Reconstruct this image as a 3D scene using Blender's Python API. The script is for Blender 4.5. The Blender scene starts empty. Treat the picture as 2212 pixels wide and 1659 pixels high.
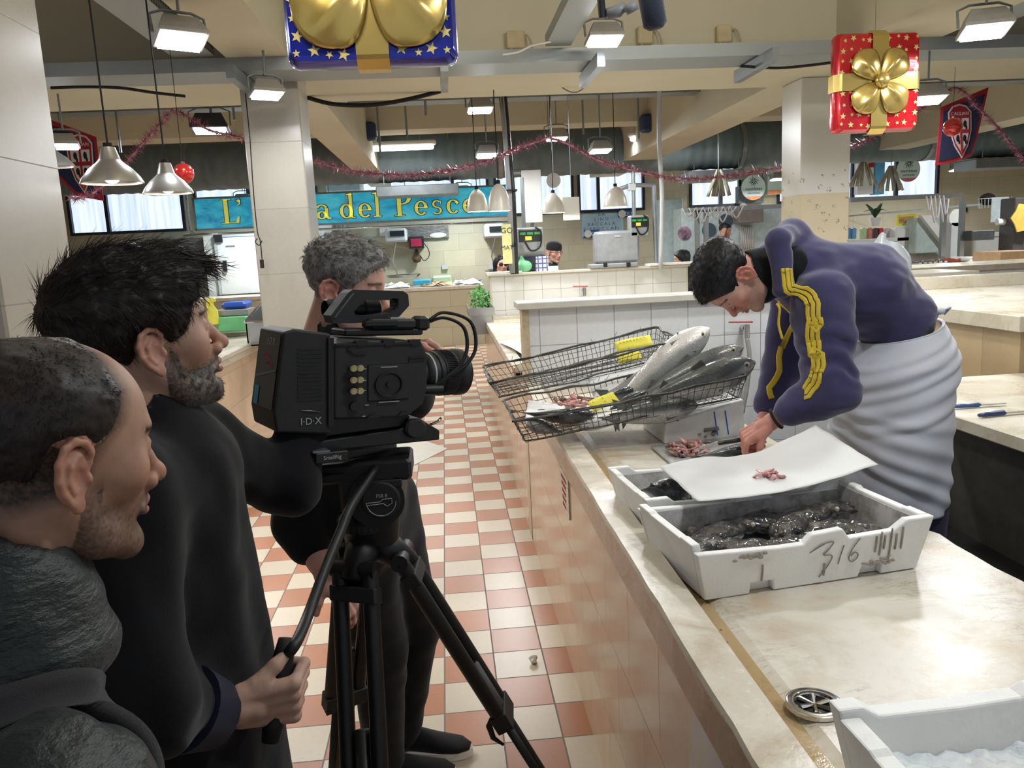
import bpy, math, random
import numpy as np
from mathutils import Vector, Matrix, noise as mnoise
S = bpy.context.scene
COL = S.collection
PI = math.pi
rnd = random.Random(7)
# ---------------------------------------------------------------- camera
F_PX, CX, CY, EYE = 1725.0, 1106.0, 829.5, 1.68
def _u(v):
    v = np.array(v, float); return v / np.linalg.norm(v)
_up = -_u((1600 - CX, -(11000 - CY), -F_PX))
_fw = np.array((958 - CX, -(537 - CY), -F_PX)); _fw = _u(_fw - _up * _fw.dot(_up))
_rt = np.cross(_fw, _up)
RW = np.array([_rt, _fw, _up])            # camera axes -> world axes
def at(x, y, X=None, Y=None, Z=None):
    """world point on the sight line of pixel (x, y) at a known X, Y or Z"""
    d = RW @ np.array((x - CX, -(y - CY), -F_PX))
    t = X / d[0] if X is not None else (Y / d[1] if Y is not None else (Z - EYE) / d[2])
    p = d * t
    return Vector((p[0], p[1], p[2] + EYE))
cd = bpy.data.cameras.new('camera'); cam = bpy.data.objects.new('camera', cd); COL.objects.link(cam)
cd.sensor_width = 36.0; cd.sensor_fit = 'HORIZONTAL'; cd.lens = 36.0 * F_PX / 2212.0; cd.clip_start = 0.02; cd.clip_end = 200
m = Matrix([[RW[i][j] for j in range(3)] for i in range(3)]).to_4x4(); m.translation = (0, 0, EYE)
cam.matrix_world = m
S.camera = cam
# ---------------------------------------------------------------- world, view
W = bpy.data.worlds.new('world'); S.world = W; W.use_nodes = True
bg = W.node_tree.nodes['Background']; bg.inputs[0].default_value = (0.80, 0.88, 1.0, 1); bg.inputs[1].default_value = 0.45
S.view_settings.view_transform = 'Standard'; S.view_settings.look = 'None'
S.view_settings.exposure = -0.04; S.view_settings.gamma = 1.0; S.view_settings.use_curve_mapping = False
try:
    S.cycles.max_bounces = 6; S.cycles.diffuse_bounces = 3; S.cycles.glossy_bounces = 3; S.cycles.transmission_bounces = 4
    S.cycles.transparent_max_bounces = 8
    S.cycles.sample_clamp_indirect = 3.0; S.cycles.caustics_reflective = False; S.cycles.caustics_refractive = False
    S.cycles.use_denoising = True; S.cycles.use_light_tree = True
except Exception:
    pass
# ---------------------------------------------------------------- materials
def lin(c):
    """sRGB 0-255 -> linear"""
    return tuple(((x / 255) / 12.92 if x / 255 <= 0.04045 else (((x / 255) + 0.055) / 1.055) ** 2.4) for x in c)
MATS = {}
class NT:
    def __init__(s, name):
        s.m = bpy.data.materials.new(name); s.m.use_nodes = True; s.t = s.m.node_tree
        s.b = s.t.nodes['Principled BSDF']; s.out = s.t.nodes['Material Output']
        MATS[name] = s.m
    def n(s, ty, **kw):
        nd = s.t.nodes.new('ShaderNode' + ty)
        for k, v in kw.items():
            setattr(nd, k, v)
        return nd
    def l(s, a, b): s.t.links.new(a, b)
    def co(s, scale=(1, 1, 1), kind='Object', rot=(0, 0, 0)):
        tc = s.n('TexCoord'); mp = s.n('Mapping'); mp.inputs['Scale'].default_value = scale; mp.inputs['Rotation'].default_value = rot
        s.l(tc.outputs[kind], mp.inputs[0]); return mp.outputs[0]
    def math(s, op, a, b=None, c=None):
        nd = s.n('Math', operation=op)
        for i, v in enumerate((a, b, c)):
            if v is None: continue
            if isinstance(v, (int, float)): nd.inputs[i].default_value = v
            else: s.l(v, nd.inputs[i])
        return nd.outputs[0]
    def mix(s, fac, a, b, mode='MIX'):
        nd = s.n('Mix', data_type='RGBA', blend_type=mode)
        for sock, v in ((nd.inputs[0], fac), (nd.inputs[6], a), (nd.inputs[7], b)):
            if isinstance(v, (int, float)): sock.default_value = v
            elif isinstance(v, tuple): sock.default_value = v + (1,) if len(v) == 3 else v
            else: s.l(v, sock)
        return nd.outputs[2]
    def ramp(s, fac, stops):
        nd = s.n('ValToRGB'); cr = nd.color_ramp
        while len(cr.elements) < len(stops): cr.elements.new(0.5)
        for e, (p, c) in zip(cr.elements, stops):
            e.position = p; e.color = (c + (1,)) if isinstance(c, tuple) else (c, c, c, 1)
        s.l(fac, nd.inputs[0]); return nd.outputs[0]
    def noise(s, vec, scale, detail=3, rough=0.55, dist=0):
        nd = s.n('TexNoise'); nd.inputs['Scale'].default_value = scale; nd.inputs['Detail'].default_value = detail
        nd.inputs['Roughness'].default_value = rough; nd.inputs['Distortion'].default_value = dist
        if vec is not None: s.l(vec, nd.inputs['Vector'])
        return nd.outputs[0]
    def bump(s, h, strength=0.3, dist=0.01):
        nd = s.n('Bump'); nd.inputs['Strength'].default_value = strength; nd.inputs['Distance'].default_value = dist
        s.l(h, nd.inputs['Height']); s.l(nd.outputs[0], s.b.inputs['Normal']); return nd
    def setc(s, c):
        if isinstance(c, tuple): s.b.inputs['Base Color'].default_value = c + (1,)
        else: s.l(c, s.b.inputs['Base Color'])
    def set(s, rough=None, metal=None, spec=None, coat=None, sub=None, trans=None, alpha=None, sheen=None):
        I = s.b.inputs
        for k, v in (('Roughness', rough), ('Metallic', metal), ('Specular IOR Level', spec), ('Coat Weight', coat),
                     ('Transmission Weight', trans), ('Alpha', alpha), ('Sheen Weight', sheen)):
            if v is None: continue
            if isinstance(v, (int, float)): I[k].default_value = v
            else: s.l(v, I[k])
        if sub: I['Subsurface Weight'].default_value = sub; I['Subsurface Radius'].default_value = (0.012, 0.005, 0.003); I['Subsurface Scale'].default_value = 1
def simple(name, rgb, rough=0.6, metal=0.0, var=0.12, scale=12, bump=0.0, bscale=60, spec=0.5, stretch=(1, 1, 1), coat=0, sheen=0, sub=0):
    """colour with soft procedural variation and optional grain"""
    if name in MATS: return MATS[name]
    t = NT(name); c = lin(rgb); v = t.co(stretch)
    nz = t.noise(v, scale, 4)
    dark = tuple(x * (1 - var) for x in c); lite = tuple(min(1, x * (1 + var)) for x in c)
    t.setc(t.ramp(nz, [(0.3, dark), (0.7, lite)]))
    t.set(rough=rough, metal=metal, spec=spec, coat=coat, sheen=sheen, sub=sub)
    if bump: t.bump(t.noise(v, bscale, 4), bump, 0.004)
    return t.m
def emit(name, rgb, strength):
    if name in MATS: return MATS[name]
    t = NT(name); t.setc((0.8, 0.8, 0.8)); t.b.inputs['Emission Color'].default_value = lin(rgb) + (1,); t.b.inputs['Emission Strength'].default_value = strength
    return t.m
# ---------------------------------------------------------------- objects
def wloc(o):
    v = Vector((0, 0, 0))
    while o is not None: v = v + o.location; o = o.parent
    return v
def tag(o, label=None, cat=None, group=None, kind=None):
    for k, v in (('label', label), ('category', cat), ('group', group), ('kind', kind)):
        if v: o[k] = v
    return o
def thing(name, label, cat, loc=(0, 0, 0), group=None):
    o = bpy.data.objects.new(name, None); COL.objects.link(o); o.location = loc; o.empty_display_size = 0.05
    return tag(o, label, cat, group)
def link(name, me, mat, parent=None, smooth=False):
    o = bpy.data.objects.new(name, me); COL.objects.link(o)
    if parent is not None:
        off = wloc(parent); o.parent = parent
        if off.length > 0: me.transform(Matrix.Translation(-off))
    for mm in (mat if isinstance(mat, (list, tuple)) else [mat]): me.materials.append(mm)
    if smooth: me.polygons.foreach_set('use_smooth', [True] * len(me.polygons))
    me.update(); return o
def kids(o): return [c for c in COL.objects if c.parent == o]
def copy_tree(o, parent=None, label=None, loc=None, rot=None):
    c = o.copy(); COL.objects.link(c); c.parent = parent
    if label: c['label'] = label
    if loc is not None: c.location = loc
    if rot is not None: c.rotation_euler = rot
    for ch in kids(o): copy_tree(ch, c)
    return c
V = Vector
class M:
    """collects shapes that become ONE mesh object"""
    def __init__(s): s.v = []; s.f = []; s.mi = []; s.cur = 0
    def add(s, vs, fs):
        b = len(s.v); s.v += [tuple(p) for p in vs]; s.f += [tuple(b + i for i in f) for f in fs]; s.mi += [s.cur] * len(fs); return s
    def box(s, a, b, bev=0.0):
        (x0, y0, z0), (x1, y1, z1) = [min(p, q) for p, q in zip(a, b)], [max(p, q) for p, q in zip(a, b)]
        if bev <= 0:
            return s.add([(x0, y0, z0), (x1, y0, z0), (x1, y1, z0), (x0, y1, z0), (x0, y0, z1), (x1, y0, z1), (x1, y1, z1), (x0, y1, z1)],
                         [(3, 2, 1, 0), (4, 5, 6, 7), (0, 1, 5, 4), (1, 2, 6, 5), (2, 3, 7, 6), (3, 0, 4, 7)])
        bev = min(bev, (x1 - x0) * .49, (y1 - y0) * .49, (z1 - z0) * .49)
        vs = []; 
        def ring(z, i): return [(x0 + i + bev, y0 + i, z), (x1 - i - bev, y0 + i, z), (x1 - i, y0 + i + bev, z), (x1 - i, y1 - i - bev, z),
                                (x1 - i - bev, y1 - i, z), (x0 + i + bev, y1 - i, z), (x0 + i, y1 - i - bev, z), (x0 + i, y0 + i + bev, z)]
        return s.rings([ring(z0, bev * .8), ring(z0 + bev, 0), ring(z1 - bev, 0), ring(z1, bev * .8)])
    def rings(s, rs, cap=True, closed=True):
        n = len(rs[0]); vs = [p for r in rs for p in r]; fs = []
        for i in range(len(rs) - 1):
            for j in range(n if closed else n - 1):
                k = (j + 1) % n; fs.append((i * n + j, i * n + k, (i + 1) * n + k, (i + 1) * n + j))
        if cap: fs.append(tuple(range(n - 1, -1, -1))); fs.append(tuple((len(rs) - 1) * n + j for j in range(n)))
        return s.add(vs, fs)
    def tube(s, pts, r, n=8, cap=True, flat=1.0, upv=None):
        """round (or flattened) tube along points; r a number or one per point"""
        pts = [V(p) for p in pts]; R = r if isinstance(r, (list, tuple)) else [r] * len(pts)
        rs = []; prev = None
        for i, p in enumerate(pts):
            d = (pts[min(i + 1, len(pts) - 1)] - pts[max(i - 1, 0)])
            d = d.normalized() if d.length > 1e-9 else V((0, 0, 1))
            if prev is None:
                a = V(upv) if upv is not None else (V((0, 0, 1)) if abs(d.z) < .9 else V((0, 1, 0)))
                u = d.cross(a).normalized()
            else:
                u = prev - d * prev.dot(d); u = u.normalized() if u.length > 1e-6 else d.orthogonal().normalized()
            prev = u; w = d.cross(u)
            rs.append([p + u * (R[i] * math.cos(2 * PI * k / n)) + w * (R[i] * flat * math.sin(2 * PI * k / n)) for k in range(n)])
        return s.rings(rs, cap)
    def cyl(s, a, b, r, r2=None, n=16, cap=True): return s.tube([a, b], [r, r if r2 is None else r2], n, cap)
    def lathe(s, prof, c=(0, 0, 0), n=24, axis='z', cap=False):
        rs = []
        for (r, h) in prof:
            ring = []
            for k in range(n):
                a = 2 * PI * k / n; x, y = r * math.cos(a), r * math.sin(a)
                p = (x, y, h) if axis == 'z' else ((h, x, y) if axis == 'x' else (x, h, y))
                ring.append((c[0] + p[0], c[1] + p[1], c[2] + p[2]))
            rs.append(ring)
        return s.rings(rs, cap)
    def prism(s, poly, a, b, plane='xz', off=(0, 0, 0)):
        """extrude 2-D polygon between two coordinates of the third axis"""
        def p3(p, t):
            q = (p[0], t, p[1]) if plane == 'xz' else ((t, p[0], p[1]) if plane == 'yz' else (p[0], p[1], t))
            return (q[0] + off[0], q[1] + off[1], q[2] + off[2])
        n = len(poly); vs = [p3(p, a) for p in poly] + [p3(p, b) for p in poly]
        fs = [tuple(range(n)), tuple(range(2 * n - 1, n - 1, -1))] + [(i, n + i, n + (i + 1) % n, (i + 1) % n) for i in range(n)]
        return s.add(vs, fs)
    def grid(s, fn, nu, nv, thick=0.0, closed_u=False):
        """surface fn(u,v) in 0..1; thick>0 gives it a back"""
        P = [[V(fn(i / nu, j / nv)) for j in range(nv + 1)] for i in range(nu + 1)]
        fs = []; W_ = nv + 1
        for i in range(nu):
            for j in range(nv): fs.append((i * W_ + j, (i + 1) * W_ + j, (i + 1) * W_ + j + 1, i * W_ + j + 1))
        vs = [p for r in P for p in r]
        if thick:
            N = []
            for i in range(nu + 1):
                for j in range(nv + 1):
                    a = P[min(i + 1, nu)][j] - P[max(i - 1, 0)][j]; b = P[i][min(j + 1, nv)] - P[i][max(j - 1, 0)]
                    c = a.cross(b); N.append(c.normalized() if c.length > 1e-12 else V((0, 0, 1)))
            n = len(vs); vs = vs + [p - q * thick for p, q in zip(vs, N)]
            fs = fs + [tuple(n + k for k in reversed(f)) for f in fs]
            bd = [i * W_ for i in range(nu + 1)] + [nu * W_ + j for j in range(1, nv + 1)] + [i * W_ + nv for i in range(nu - 1, -1, -1)] + [j for j in range(nv - 1, 0, -1)]
            for k in range(len(bd)):
                a, b = bd[k], bd[(k + 1) % len(bd)]; fs.append((b, a, n + a, n + b))
        return s.add(vs, fs)
    def ball(s, c, r, nu=12, nv=8):
        r = r if isinstance(r, (tuple, list)) else (r, r, r)
        return s.rings([[(c[0] + r[0] * math.sin(t) * math.cos(2 * PI * k / nu), c[1] + r[1] * math.sin(t) * math.sin(2 * PI * k / nu), c[2] - r[2] * math.cos(t))
                         for k in range(nu)] for t in [0.04 + (PI - 0.08) * j / nv for j in range(nv + 1)]])
    def xf(s, mat):
        s.v = [tuple(mat @ V(p)) for p in s.v]; return s
    def o(s, name, mat, parent=None, smooth=False, bevel=0, angle=None):
        me = bpy.data.meshes.new(name); me.from_pydata(s.v, [], s.f)
        ob = link(name, me, mat, parent, smooth)
        if isinstance(mat, (list, tuple)): me.polygons.foreach_set('material_index', s.mi)
        me.validate(clean_customdata=False)
        if smooth and angle:
            try: me.set_sharp_from_angle(angle=math.radians(angle))
            except Exception: pass
        if bevel:
            b = ob.modifiers.new('bevel', 'BEVEL'); b.width = bevel; b.segments = 2; b.limit_method = 'ANGLE'
        return ob
def struct(name, mm, mat, smooth=False, label=None, **k):
    return tag(mm.o(name, mat, None, smooth, **k), label=label, kind='structure')
def B(a, b, bev=0): return M().box(a, b, bev)
def bez(p0, p1, p2, n=12):
    p0, p1, p2 = V(p0), V(p1), V(p2)
    return [p0 * (1 - t) ** 2 + p1 * 2 * t * (1 - t) + p2 * t * t for t in [i / n for i in range(n + 1)]]
def smoothpath(pts, n=6):
    """Catmull-Rom"""
    P = [V(p) for p in pts]; P = [P[0] * 2 - P[1]] + P + [P[-1] * 2 - P[-2]]; out = []
    for i in range(1, len(P) - 2):
        for k in range(n):
            t = k / n; a, b, c, d = P[i - 1], P[i], P[i + 1], P[i + 2]
            out.append(((b * 2) + (c - a) * t + (a * 2 - b * 5 + c * 4 - d) * t * t + (b * 3 - a - c * 3 + d) * t ** 3) * 0.5)
    out.append(P[-2]); return out
def txt(s, size, mat, name, parent, origin, xdir, ydir, depth=0.0006, align='CENTER', shear=0.0):
    """lettering as real thin geometry lying in the plane of xdir, ydir"""
    cu = bpy.data.curves.new(name, 'FONT'); cu.body = s; cu.size = size; cu.align_x = align; cu.align_y = 'CENTER'; cu.extrude = depth; cu.shear = shear; cu.resolution_u = 3
    tmp = bpy.data.objects.new('tmp', cu); COL.objects.link(tmp)
    me = bpy.data.meshes.new_from_object(tmp.evaluated_get(bpy.context.evaluated_depsgraph_get()))
    bpy.data.objects.remove(tmp); me.name = name
    x, y = V(xdir).normalized(), V(ydir).normalized(); z = x.cross(y)
    mt = Matrix((x, y, z)).transposed().to_4x4(); mt.translation = V(origin)
    me.transform(mt); me.materials.clear()
    return link(name, me, mat, parent)
def stroke(m, pts, w, o, xd, yd, dep=0.0008):
    """pen strokes: flat ribbon following 2-D points in plane (o, xd, yd)"""
    o, xd, yd = V(o), V(xd), V(yd); z = xd.cross(yd).normalized()
    P = [o + xd * a + yd * b + z * dep for a, b in pts]
    m.tube(P, w, 5, True, 1.0); return m
# ---------------------------------------------------------------- implicit surfaces
def smin(a, b, k):
    h = np.clip(0.5 + 0.5 * (b - a) / k, 0, 1); return b + (a - b) * h - k * h * (1 - h)
def smax(a, b, k): return -smin(-a, -b, k)
def sd_ball(P, c, r): return np.linalg.norm(P - np.array(c), axis=1) - r
def sd_ell(P, c, r, rot=None):
    q = P - np.array(c)
    if rot is not None: q = q @ rot
    r = np.array(r); k0 = np.linalg.norm(q / r, axis=1); k1 = np.linalg.norm(q / (r * r), axis=1)
    return k0 * (k0 - 1) / np.maximum(k1, 1e-9)
def sd_cone(P, a, b, ra, rb, flat=None):
    """tapered capsule; flat=(direction, factor) squeezes it along a direction"""
    a = np.array(a, float); b = np.array(b, float)
    if flat is not None:
        n = _u(flat[0]); f = flat[1]
        S_ = np.eye(3) + (1 / f - 1) * np.outer(n, n); P = P @ S_.T; a = S_ @ a; b = S_ @ b
    ab = b - a; t = np.clip(((P - a) @ ab) / max(ab @ ab, 1e-12), 0, 1)
    d = np.linalg.norm(P - a - t[:, None] * ab, axis=1) - (ra + (rb - ra) * t)
    return d * (min(1, flat[1]) if flat is not None else 1)
def sd_box(P, c, h, r, rot=None):
    q = P - np.array(c)
    if rot is not None: q = q @ rot
    q = np.abs(q) - (np.array(h) - r)
    return np.linalg.norm(np.maximum(q, 0), axis=1) + np.minimum(q.max(axis=1), 0) - r
def sd_path(P, pts, rs, k=0.01):
    d = None
    for i in range(len(pts) - 1):
        e = sd_cone(P, pts[i], pts[i + 1], rs[i], rs[i + 1]); d = e if d is None else smin(d, e, k)
    return d
_rs = np.random.RandomState(3); _perm = _rs.rand(64, 64, 64)
def vnoise(P, s, seed=0):
    """smooth value noise -1..1"""
    Q = P * s + seed * 7.31; i = np.floor(Q).astype(int); f = Q - i; f = f * f * (3 - 2 * f); i &= 63; j = (i + 1) & 63
    g = lambda a, b, c: _perm[a, b, c]
    x0, y0, z0, x1, y1, z1 = i[:, 0], i[:, 1], i[:, 2], j[:, 0], j[:, 1], j[:, 2]
    a = g(x0, y0, z0) * (1 - f[:, 0]) + g(x1, y0, z0) * f[:, 0]; b = g(x0, y1, z0) * (1 - f[:, 0]) + g(x1, y1, z0) * f[:, 0]
    c = g(x0, y0, z1) * (1 - f[:, 0]) + g(x1, y0, z1) * f[:, 0]; d = g(x0, y1, z1) * (1 - f[:, 0]) + g(x1, y1, z1) * f[:, 0]
    return ((a * (1 - f[:, 1]) + b * f[:, 1]) * (1 - f[:, 2]) + (c * (1 - f[:, 1]) + d * f[:, 1]) * f[:, 2]) * 2 - 1
def polygonise(f, lo, hi, h, slack=1.35):
    """sparse surface nets -> verts, quads"""
    NB = 8; lo = np.array(lo, float); hi = np.array(hi, float); Bs = NB * h
    nb = np.ceil((hi - lo) / Bs).astype(int)
    I = np.stack(np.meshgrid(*[np.arange(k) for k in nb], indexing='ij'), -1).reshape(-1, 3)
    keep = []
    for s in range(0, len(I), 200000):
        c = lo + (I[s:s + 200000] + .5) * Bs; keep.append(np.abs(f(c)) < Bs * .87 * slack)
    I = I[np.concatenate(keep)]
    g = np.stack(np.meshgrid(*[np.arange(NB + 1)] * 3, indexing='ij'), -1).reshape(-1, 3)
    cells = []; vals = []; off = np.array([[0, 0, 0], [1, 0, 0], [0, 1, 0], [1, 1, 0], [0, 0, 1], [1, 0, 1], [0, 1, 1], [1, 1, 1]])
    for s in range(0, len(I), 400):
        blk = I[s:s + 400]; G = (blk[:, None, :] * NB + g[None]); d = f((lo + G.reshape(-1, 3) * h)).reshape(-1, NB + 1, NB + 1, NB + 1)
        st = np.stack([d[:, o[0]:o[0] + NB, o[1]:o[1] + NB, o[2]:o[2] + NB] for o in off], -1)
        neg = st < 0; act = neg.any(-1) & ~neg.all(-1)
        b, i, j, k = np.nonzero(act)
        cells.append(blk[b] * NB + np.stack([i, j, k], -1)); vals.append(st[b, i, j, k])
    C = np.concatenate(cells).astype(np.int64); D = np.concatenate(vals)
    ed = [(0, 1), (2, 3), (4, 5), (6, 7), (0, 2), (1, 3), (4, 6), (5, 7), (0, 4), (1, 5), (2, 6), (3, 7)]
    acc = np.zeros((len(C), 3)); cnt = np.zeros(len(C))
    for a, b in ed:
        va, vb = D[:, a], D[:, b]; cr = (va < 0) != (vb < 0); t = np.where(cr, va / np.where(cr, va - vb, 1), 0)
        acc += np.where(cr[:, None], off[a] + t[:, None] * (off[b] - off[a]), 0); cnt += cr
    Vt = lo + (C + acc / cnt[:, None]) * h
    N = int(C.max()) + 3; key = (C[:, 0] * N + C[:, 1]) * N + C[:, 2]; order = np.argsort(key); ks = key[order]
    def find(Q):
        q = (Q[:, 0] * N + Q[:, 1]) * N + Q[:, 2]; p = np.clip(np.searchsorted(ks, q), 0, len(ks) - 1); r = order[p]; r[ks[p] != q] = -1; return r
    fs = []
    for ax, vb in ((0, 1), (1, 2), (2, 4)):
        cr = (D[:, 0] < 0) != (D[:, vb] < 0); Q = C[cr]; neg = D[cr, 0] < 0
        u = [0, 0, 0]; w = [0, 0, 0]; u[(ax + 1) % 3] = 1; w[(ax + 2) % 3] = 1; u = np.array(u); w = np.array(w)
        q = np.stack([find(Q), find(Q - u), find(Q - u - w), find(Q - w)], -1)
        q = np.where(neg[:, None], q, q[:, ::-1]); fs.append(q[(q >= 0).all(1)])
    return Vt, np.concatenate(fs)
def surf(name, f, lo, hi, h, mat, parent=None, smooth_it=2, cols=None, xf=None, slack=1.35):
    v, q = polygonise(f, lo, hi, h, slack)
    if smooth_it:
        e = np.concatenate([q[:, [0, 1]], q[:, [1, 2]], q[:, [2, 3]], q[:, [3, 0]]])
        deg = np.bincount(e.ravel(), minlength=len(v))[:, None].clip(1)
        for _ in range(smooth_it):
            a = np.stack([np.bincount(e[:, 0], v[e[:, 1], k], len(v)) + np.bincount(e[:, 1], v[e[:, 0], k], len(v)) for k in range(3)], -1)
            v = v * .5 + .5 * a / deg
    raw = v
    if xf is not None: v = xf(v)
    me = bpy.data.meshes.new(name)
    me.vertices.add(len(v)); me.vertices.foreach_set('co', v.astype(np.float32).ravel())
    me.loops.add(4 * len(q)); me.loops.foreach_set('vertex_index', q.astype(np.int32).ravel())
    me.polygons.add(len(q)); me.polygons.foreach_set('loop_start', (np.arange(len(q)) * 4).astype(np.int32))
    me.update(calc_edges=True); me.validate()
    o = link(name, me, mat, parent, True)
    if cols is not None:
        for nm, fn in cols.items():
            c = fn(raw); at_ = me.color_attributes.new(nm, 'FLOAT_COLOR', 'POINT')
            buf = np.ones((len(v), 4), np.float32); buf[:, :3] = c[:, :3]; at_.data.foreach_set('color', buf.ravel())
    return o
# ================================================================ lamps out of the picture that light the hall (same floods as seen)
def rad(p): return lin(p)
def stone(name, plane, size, off, base, mort, var=0.10, rough=0.35, mw=0.012, veins=0.25, stagger=0.0, scale=1.0, spec=0.5, check=None):
    """tiles or cladding blocks laid in a plane of the world: one material for one kind of stone"""
    if name in MATS: return MATS[name]
    t = NT(name); v = t.co((1, 1, 1)); sp = t.n('SeparateXYZ'); t.l(v, sp.inputs[0]); ax = {'x': 0, 'y': 1, 'z': 2}
    a, b = sp.outputs[ax[plane[0]]], sp.outputs[ax[plane[1]]]
    u = t.math('DIVIDE', t.math('SUBTRACT', a, off[0]), size[0]); w = t.math('DIVIDE', t.math('SUBTRACT', b, off[1]), size[1])
    iw = t.math('FLOOR', w)
    if stagger: u = t.math('ADD', u, t.math('MULTIPLY', t.math('MODULO', iw, 2.0), stagger))
    iu = t.math('FLOOR', u); fu = t.math('SUBTRACT', u, iu); fw = t.math('SUBTRACT', w, iw)
    eu = t.math('MINIMUM', fu, t.math('SUBTRACT', 1.0, fu)); ew = t.math('MINIMUM', fw, t.math('SUBTRACT', 1.0, fw))
    g = t.math('MINIMUM', t.math('MULTIPLY', eu, size[0]), t.math('MULTIPLY', ew, size[1]))
    mask = t.math('LESS_THAN', g, mw / 2)
    cb = t.n('CombineXYZ'); t.l(iu, cb.inputs[0]); t.l(iw, cb.inputs[1]); wn = t.n('TexWhiteNoise', noise_dimensions='3D'); t.l(cb.outputs[0], wn.inputs[0])
    bc = lin(base)
    if check:
        par = t.math('ABSOLUTE', t.math('MODULO', t.math('ADD', iu, iw), 2.0)); c0 = t.mix(par, bc, lin(check))
    else: c0 = t.mix(0.0, bc, bc)
    k = t.math('ADD', 1.0 - var, t.math('MULTIPLY', wn.outputs[0], 2 * var))
    nz = t.noise(v, 3.0 * scale, 6, .6, .6); k = t.math('MULTIPLY', k, t.math('ADD', 1 - veins * .5, t.math('MULTIPLY', nz, veins)))
    fine = t.noise(v, 45 * scale, 3); k = t.math('MULTIPLY', k, t.math('ADD', .94, t.math('MULTIPLY', fine, .12)))
    kc = t.n('CombineColor'); [t.l(k, kc.inputs[i]) for i in range(3)]
    c1 = t.mix(1.0, c0, kc.outputs[0], 'MULTIPLY'); t.setc(t.mix(mask, c1, lin(mort)))
    t.set(rough=t.math('ADD', rough, t.math('MULTIPLY', mask, .4)), spec=spec)
    t.bump(t.math('SUBTRACT', 1.0, mask), .25, .002); return t.m
m_floor = stone('floor_tile', 'xy', (0.205, 0.2097), (-0.10, 2.512), (168, 114, 84), (116, 102, 92), .06, .30, .006, .10, check=(196, 184, 164))
m_white_tile = stone('white_wall_tile', 'xz', (0.212, 0.212), (0.30, 0.075), (208, 211, 214), (150, 153, 156), .015, .22, .005, .03)
m_white_tile_far = stone('white_booth_tile', 'xz', (0.212, 0.212), (0.37, 0.15), (212, 211, 206), (160, 152, 140), .02, .25, .005, .05)
m_wall_stone = stone('wall_cladding', 'xz', (0.62, 0.32), (0, 0.1), (196, 186, 160), (168, 158, 132), .07, .5, .006, .25, .5)
m_pillar = stone('pillar_marble', 'xz', (3.0, 0.46), (-2, 0.2), (166, 161, 150), (142, 136, 124), .05, .28, .004, .22)
m_front = stone('counter_front_marble', 'yz', (0.30, 0.28), (0.1, -0.02), (200, 172, 140), (166, 138, 108), .10, .16, .003, .35, .5)
m_front_x = stone('counter_end_marble', 'xz', (0.42, 0.30), (0.1, -0.02), (200, 180, 148), (165, 142, 112), .09, .3, .004, .3, .5)
m_back_front = stone('back_counter_stone', 'xz', (0.72, 0.36), (0.1, -0.02), (178, 168, 140), (140, 130, 104), .05, .4, .006, .2, .5)
def marble(name, rgb, dark, rough=.3, sc=1.0, st=(1, 1, 1), vein=.0, stain=None):
    t = NT(name); v = t.co(st); c = lin(rgb); d = lin(dark)
    a = t.noise(v, 2.2 * sc, 8, .62, 1.2); b = t.noise(v, 26 * sc, 4, .7)
    col = t.ramp(t.math('ADD', t.math('MULTIPLY', a, .75), t.math('MULTIPLY', b, .25)), [(.30, d), (.52, c), (.75, tuple(min(1, x * 1.08) for x in c))])
    if stain: col = t.mix(t.ramp(t.noise(v, 3.5 * sc, 5, .6, .4), [(.50, 0.0), (.68, .75)]), col, lin(stain))
    if vein:
        wv = t.noise(t.co((1.2, 5.5, 1)), 2.2, 8, .7, 2.2); ln = t.ramp(wv, [(.485, 0.0), (.5, 1.0), (.515, 0.0)])
        col = t.mix(t.math('MULTIPLY', t.math('MULTIPLY', ln, t.ramp(t.noise(v, 5), [(.45, 0.), (.6, 1.)])), vein), col, lin((120, 105, 82)))
    t.setc(col); t.set(rough=t.ramp(a, [(.3, rough * .7), (.7, rough * 1.4)])); t.bump(b, .12, .003); return t.m
m_slab = marble('worktop_marble', (212, 205, 190), (182, 168, 144), .30, 1.6, vein=.75, stain=(196, 172, 138))
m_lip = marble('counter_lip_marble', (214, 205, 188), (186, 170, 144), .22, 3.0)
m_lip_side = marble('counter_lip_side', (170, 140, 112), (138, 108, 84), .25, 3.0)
m_wet = marble('wet_gutter_marble', (176, 152, 112), (140, 112, 76), .12, 3.0)
m_beige_top = marble('beige_worktop', (202, 194, 176), (180, 166, 140), .3, 1.2)
m_cap = simple('grey_cap_stone', (192, 190, 182), .35, var=.08, scale=9)
m_plaster = simple('cream_plaster', (198, 190, 166), .9, var=.07, scale=1.3, bump=.05)
m_beam = simple('cream_beam_paint', (196, 190, 168), .9, var=.06, scale=1.0)
m_galv = simple('galvanised_steel', (138, 144, 147), .42, .65, var=.14, scale=5, stretch=(1, 1, 1))
m_dark = simple('black_plastic', (24, 25, 27), .42, var=.1)
m_rubber = simple('black_rubber', (16, 16, 17), .7, var=.1)
m_white = simple('white_paint', (226, 226, 222), .4, var=.03)
m_paper = simple('white_paper', (228, 228, 226), .75, var=.04, scale=5)
m_steel = simple('stainless_steel', (172, 174, 174), .25, .85, var=.08, scale=7)
m_chrome = simple('chrome', (205, 206, 208), .12, 1.0, var=.03)
m_blueframe = simple('dark_window_frame', (26, 32, 50), .5, var=.1)
m_red = simple('red_plastic', (176, 34, 40), .4, var=.05)
m_yellow = simple('yellow_paper', (226, 216, 84), .8, var=.05)
m_ink = simple('dark_ink', (62, 60, 58), .8, var=.2)
m_black = simple('matt_black', (18, 18, 20), .8, var=.1)
m_green = simple('green_plastic', (110, 190, 130), .45, var=.1)
m_bluep = simple('blue_plastic', (40, 90, 190), .4, var=.08)
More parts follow.
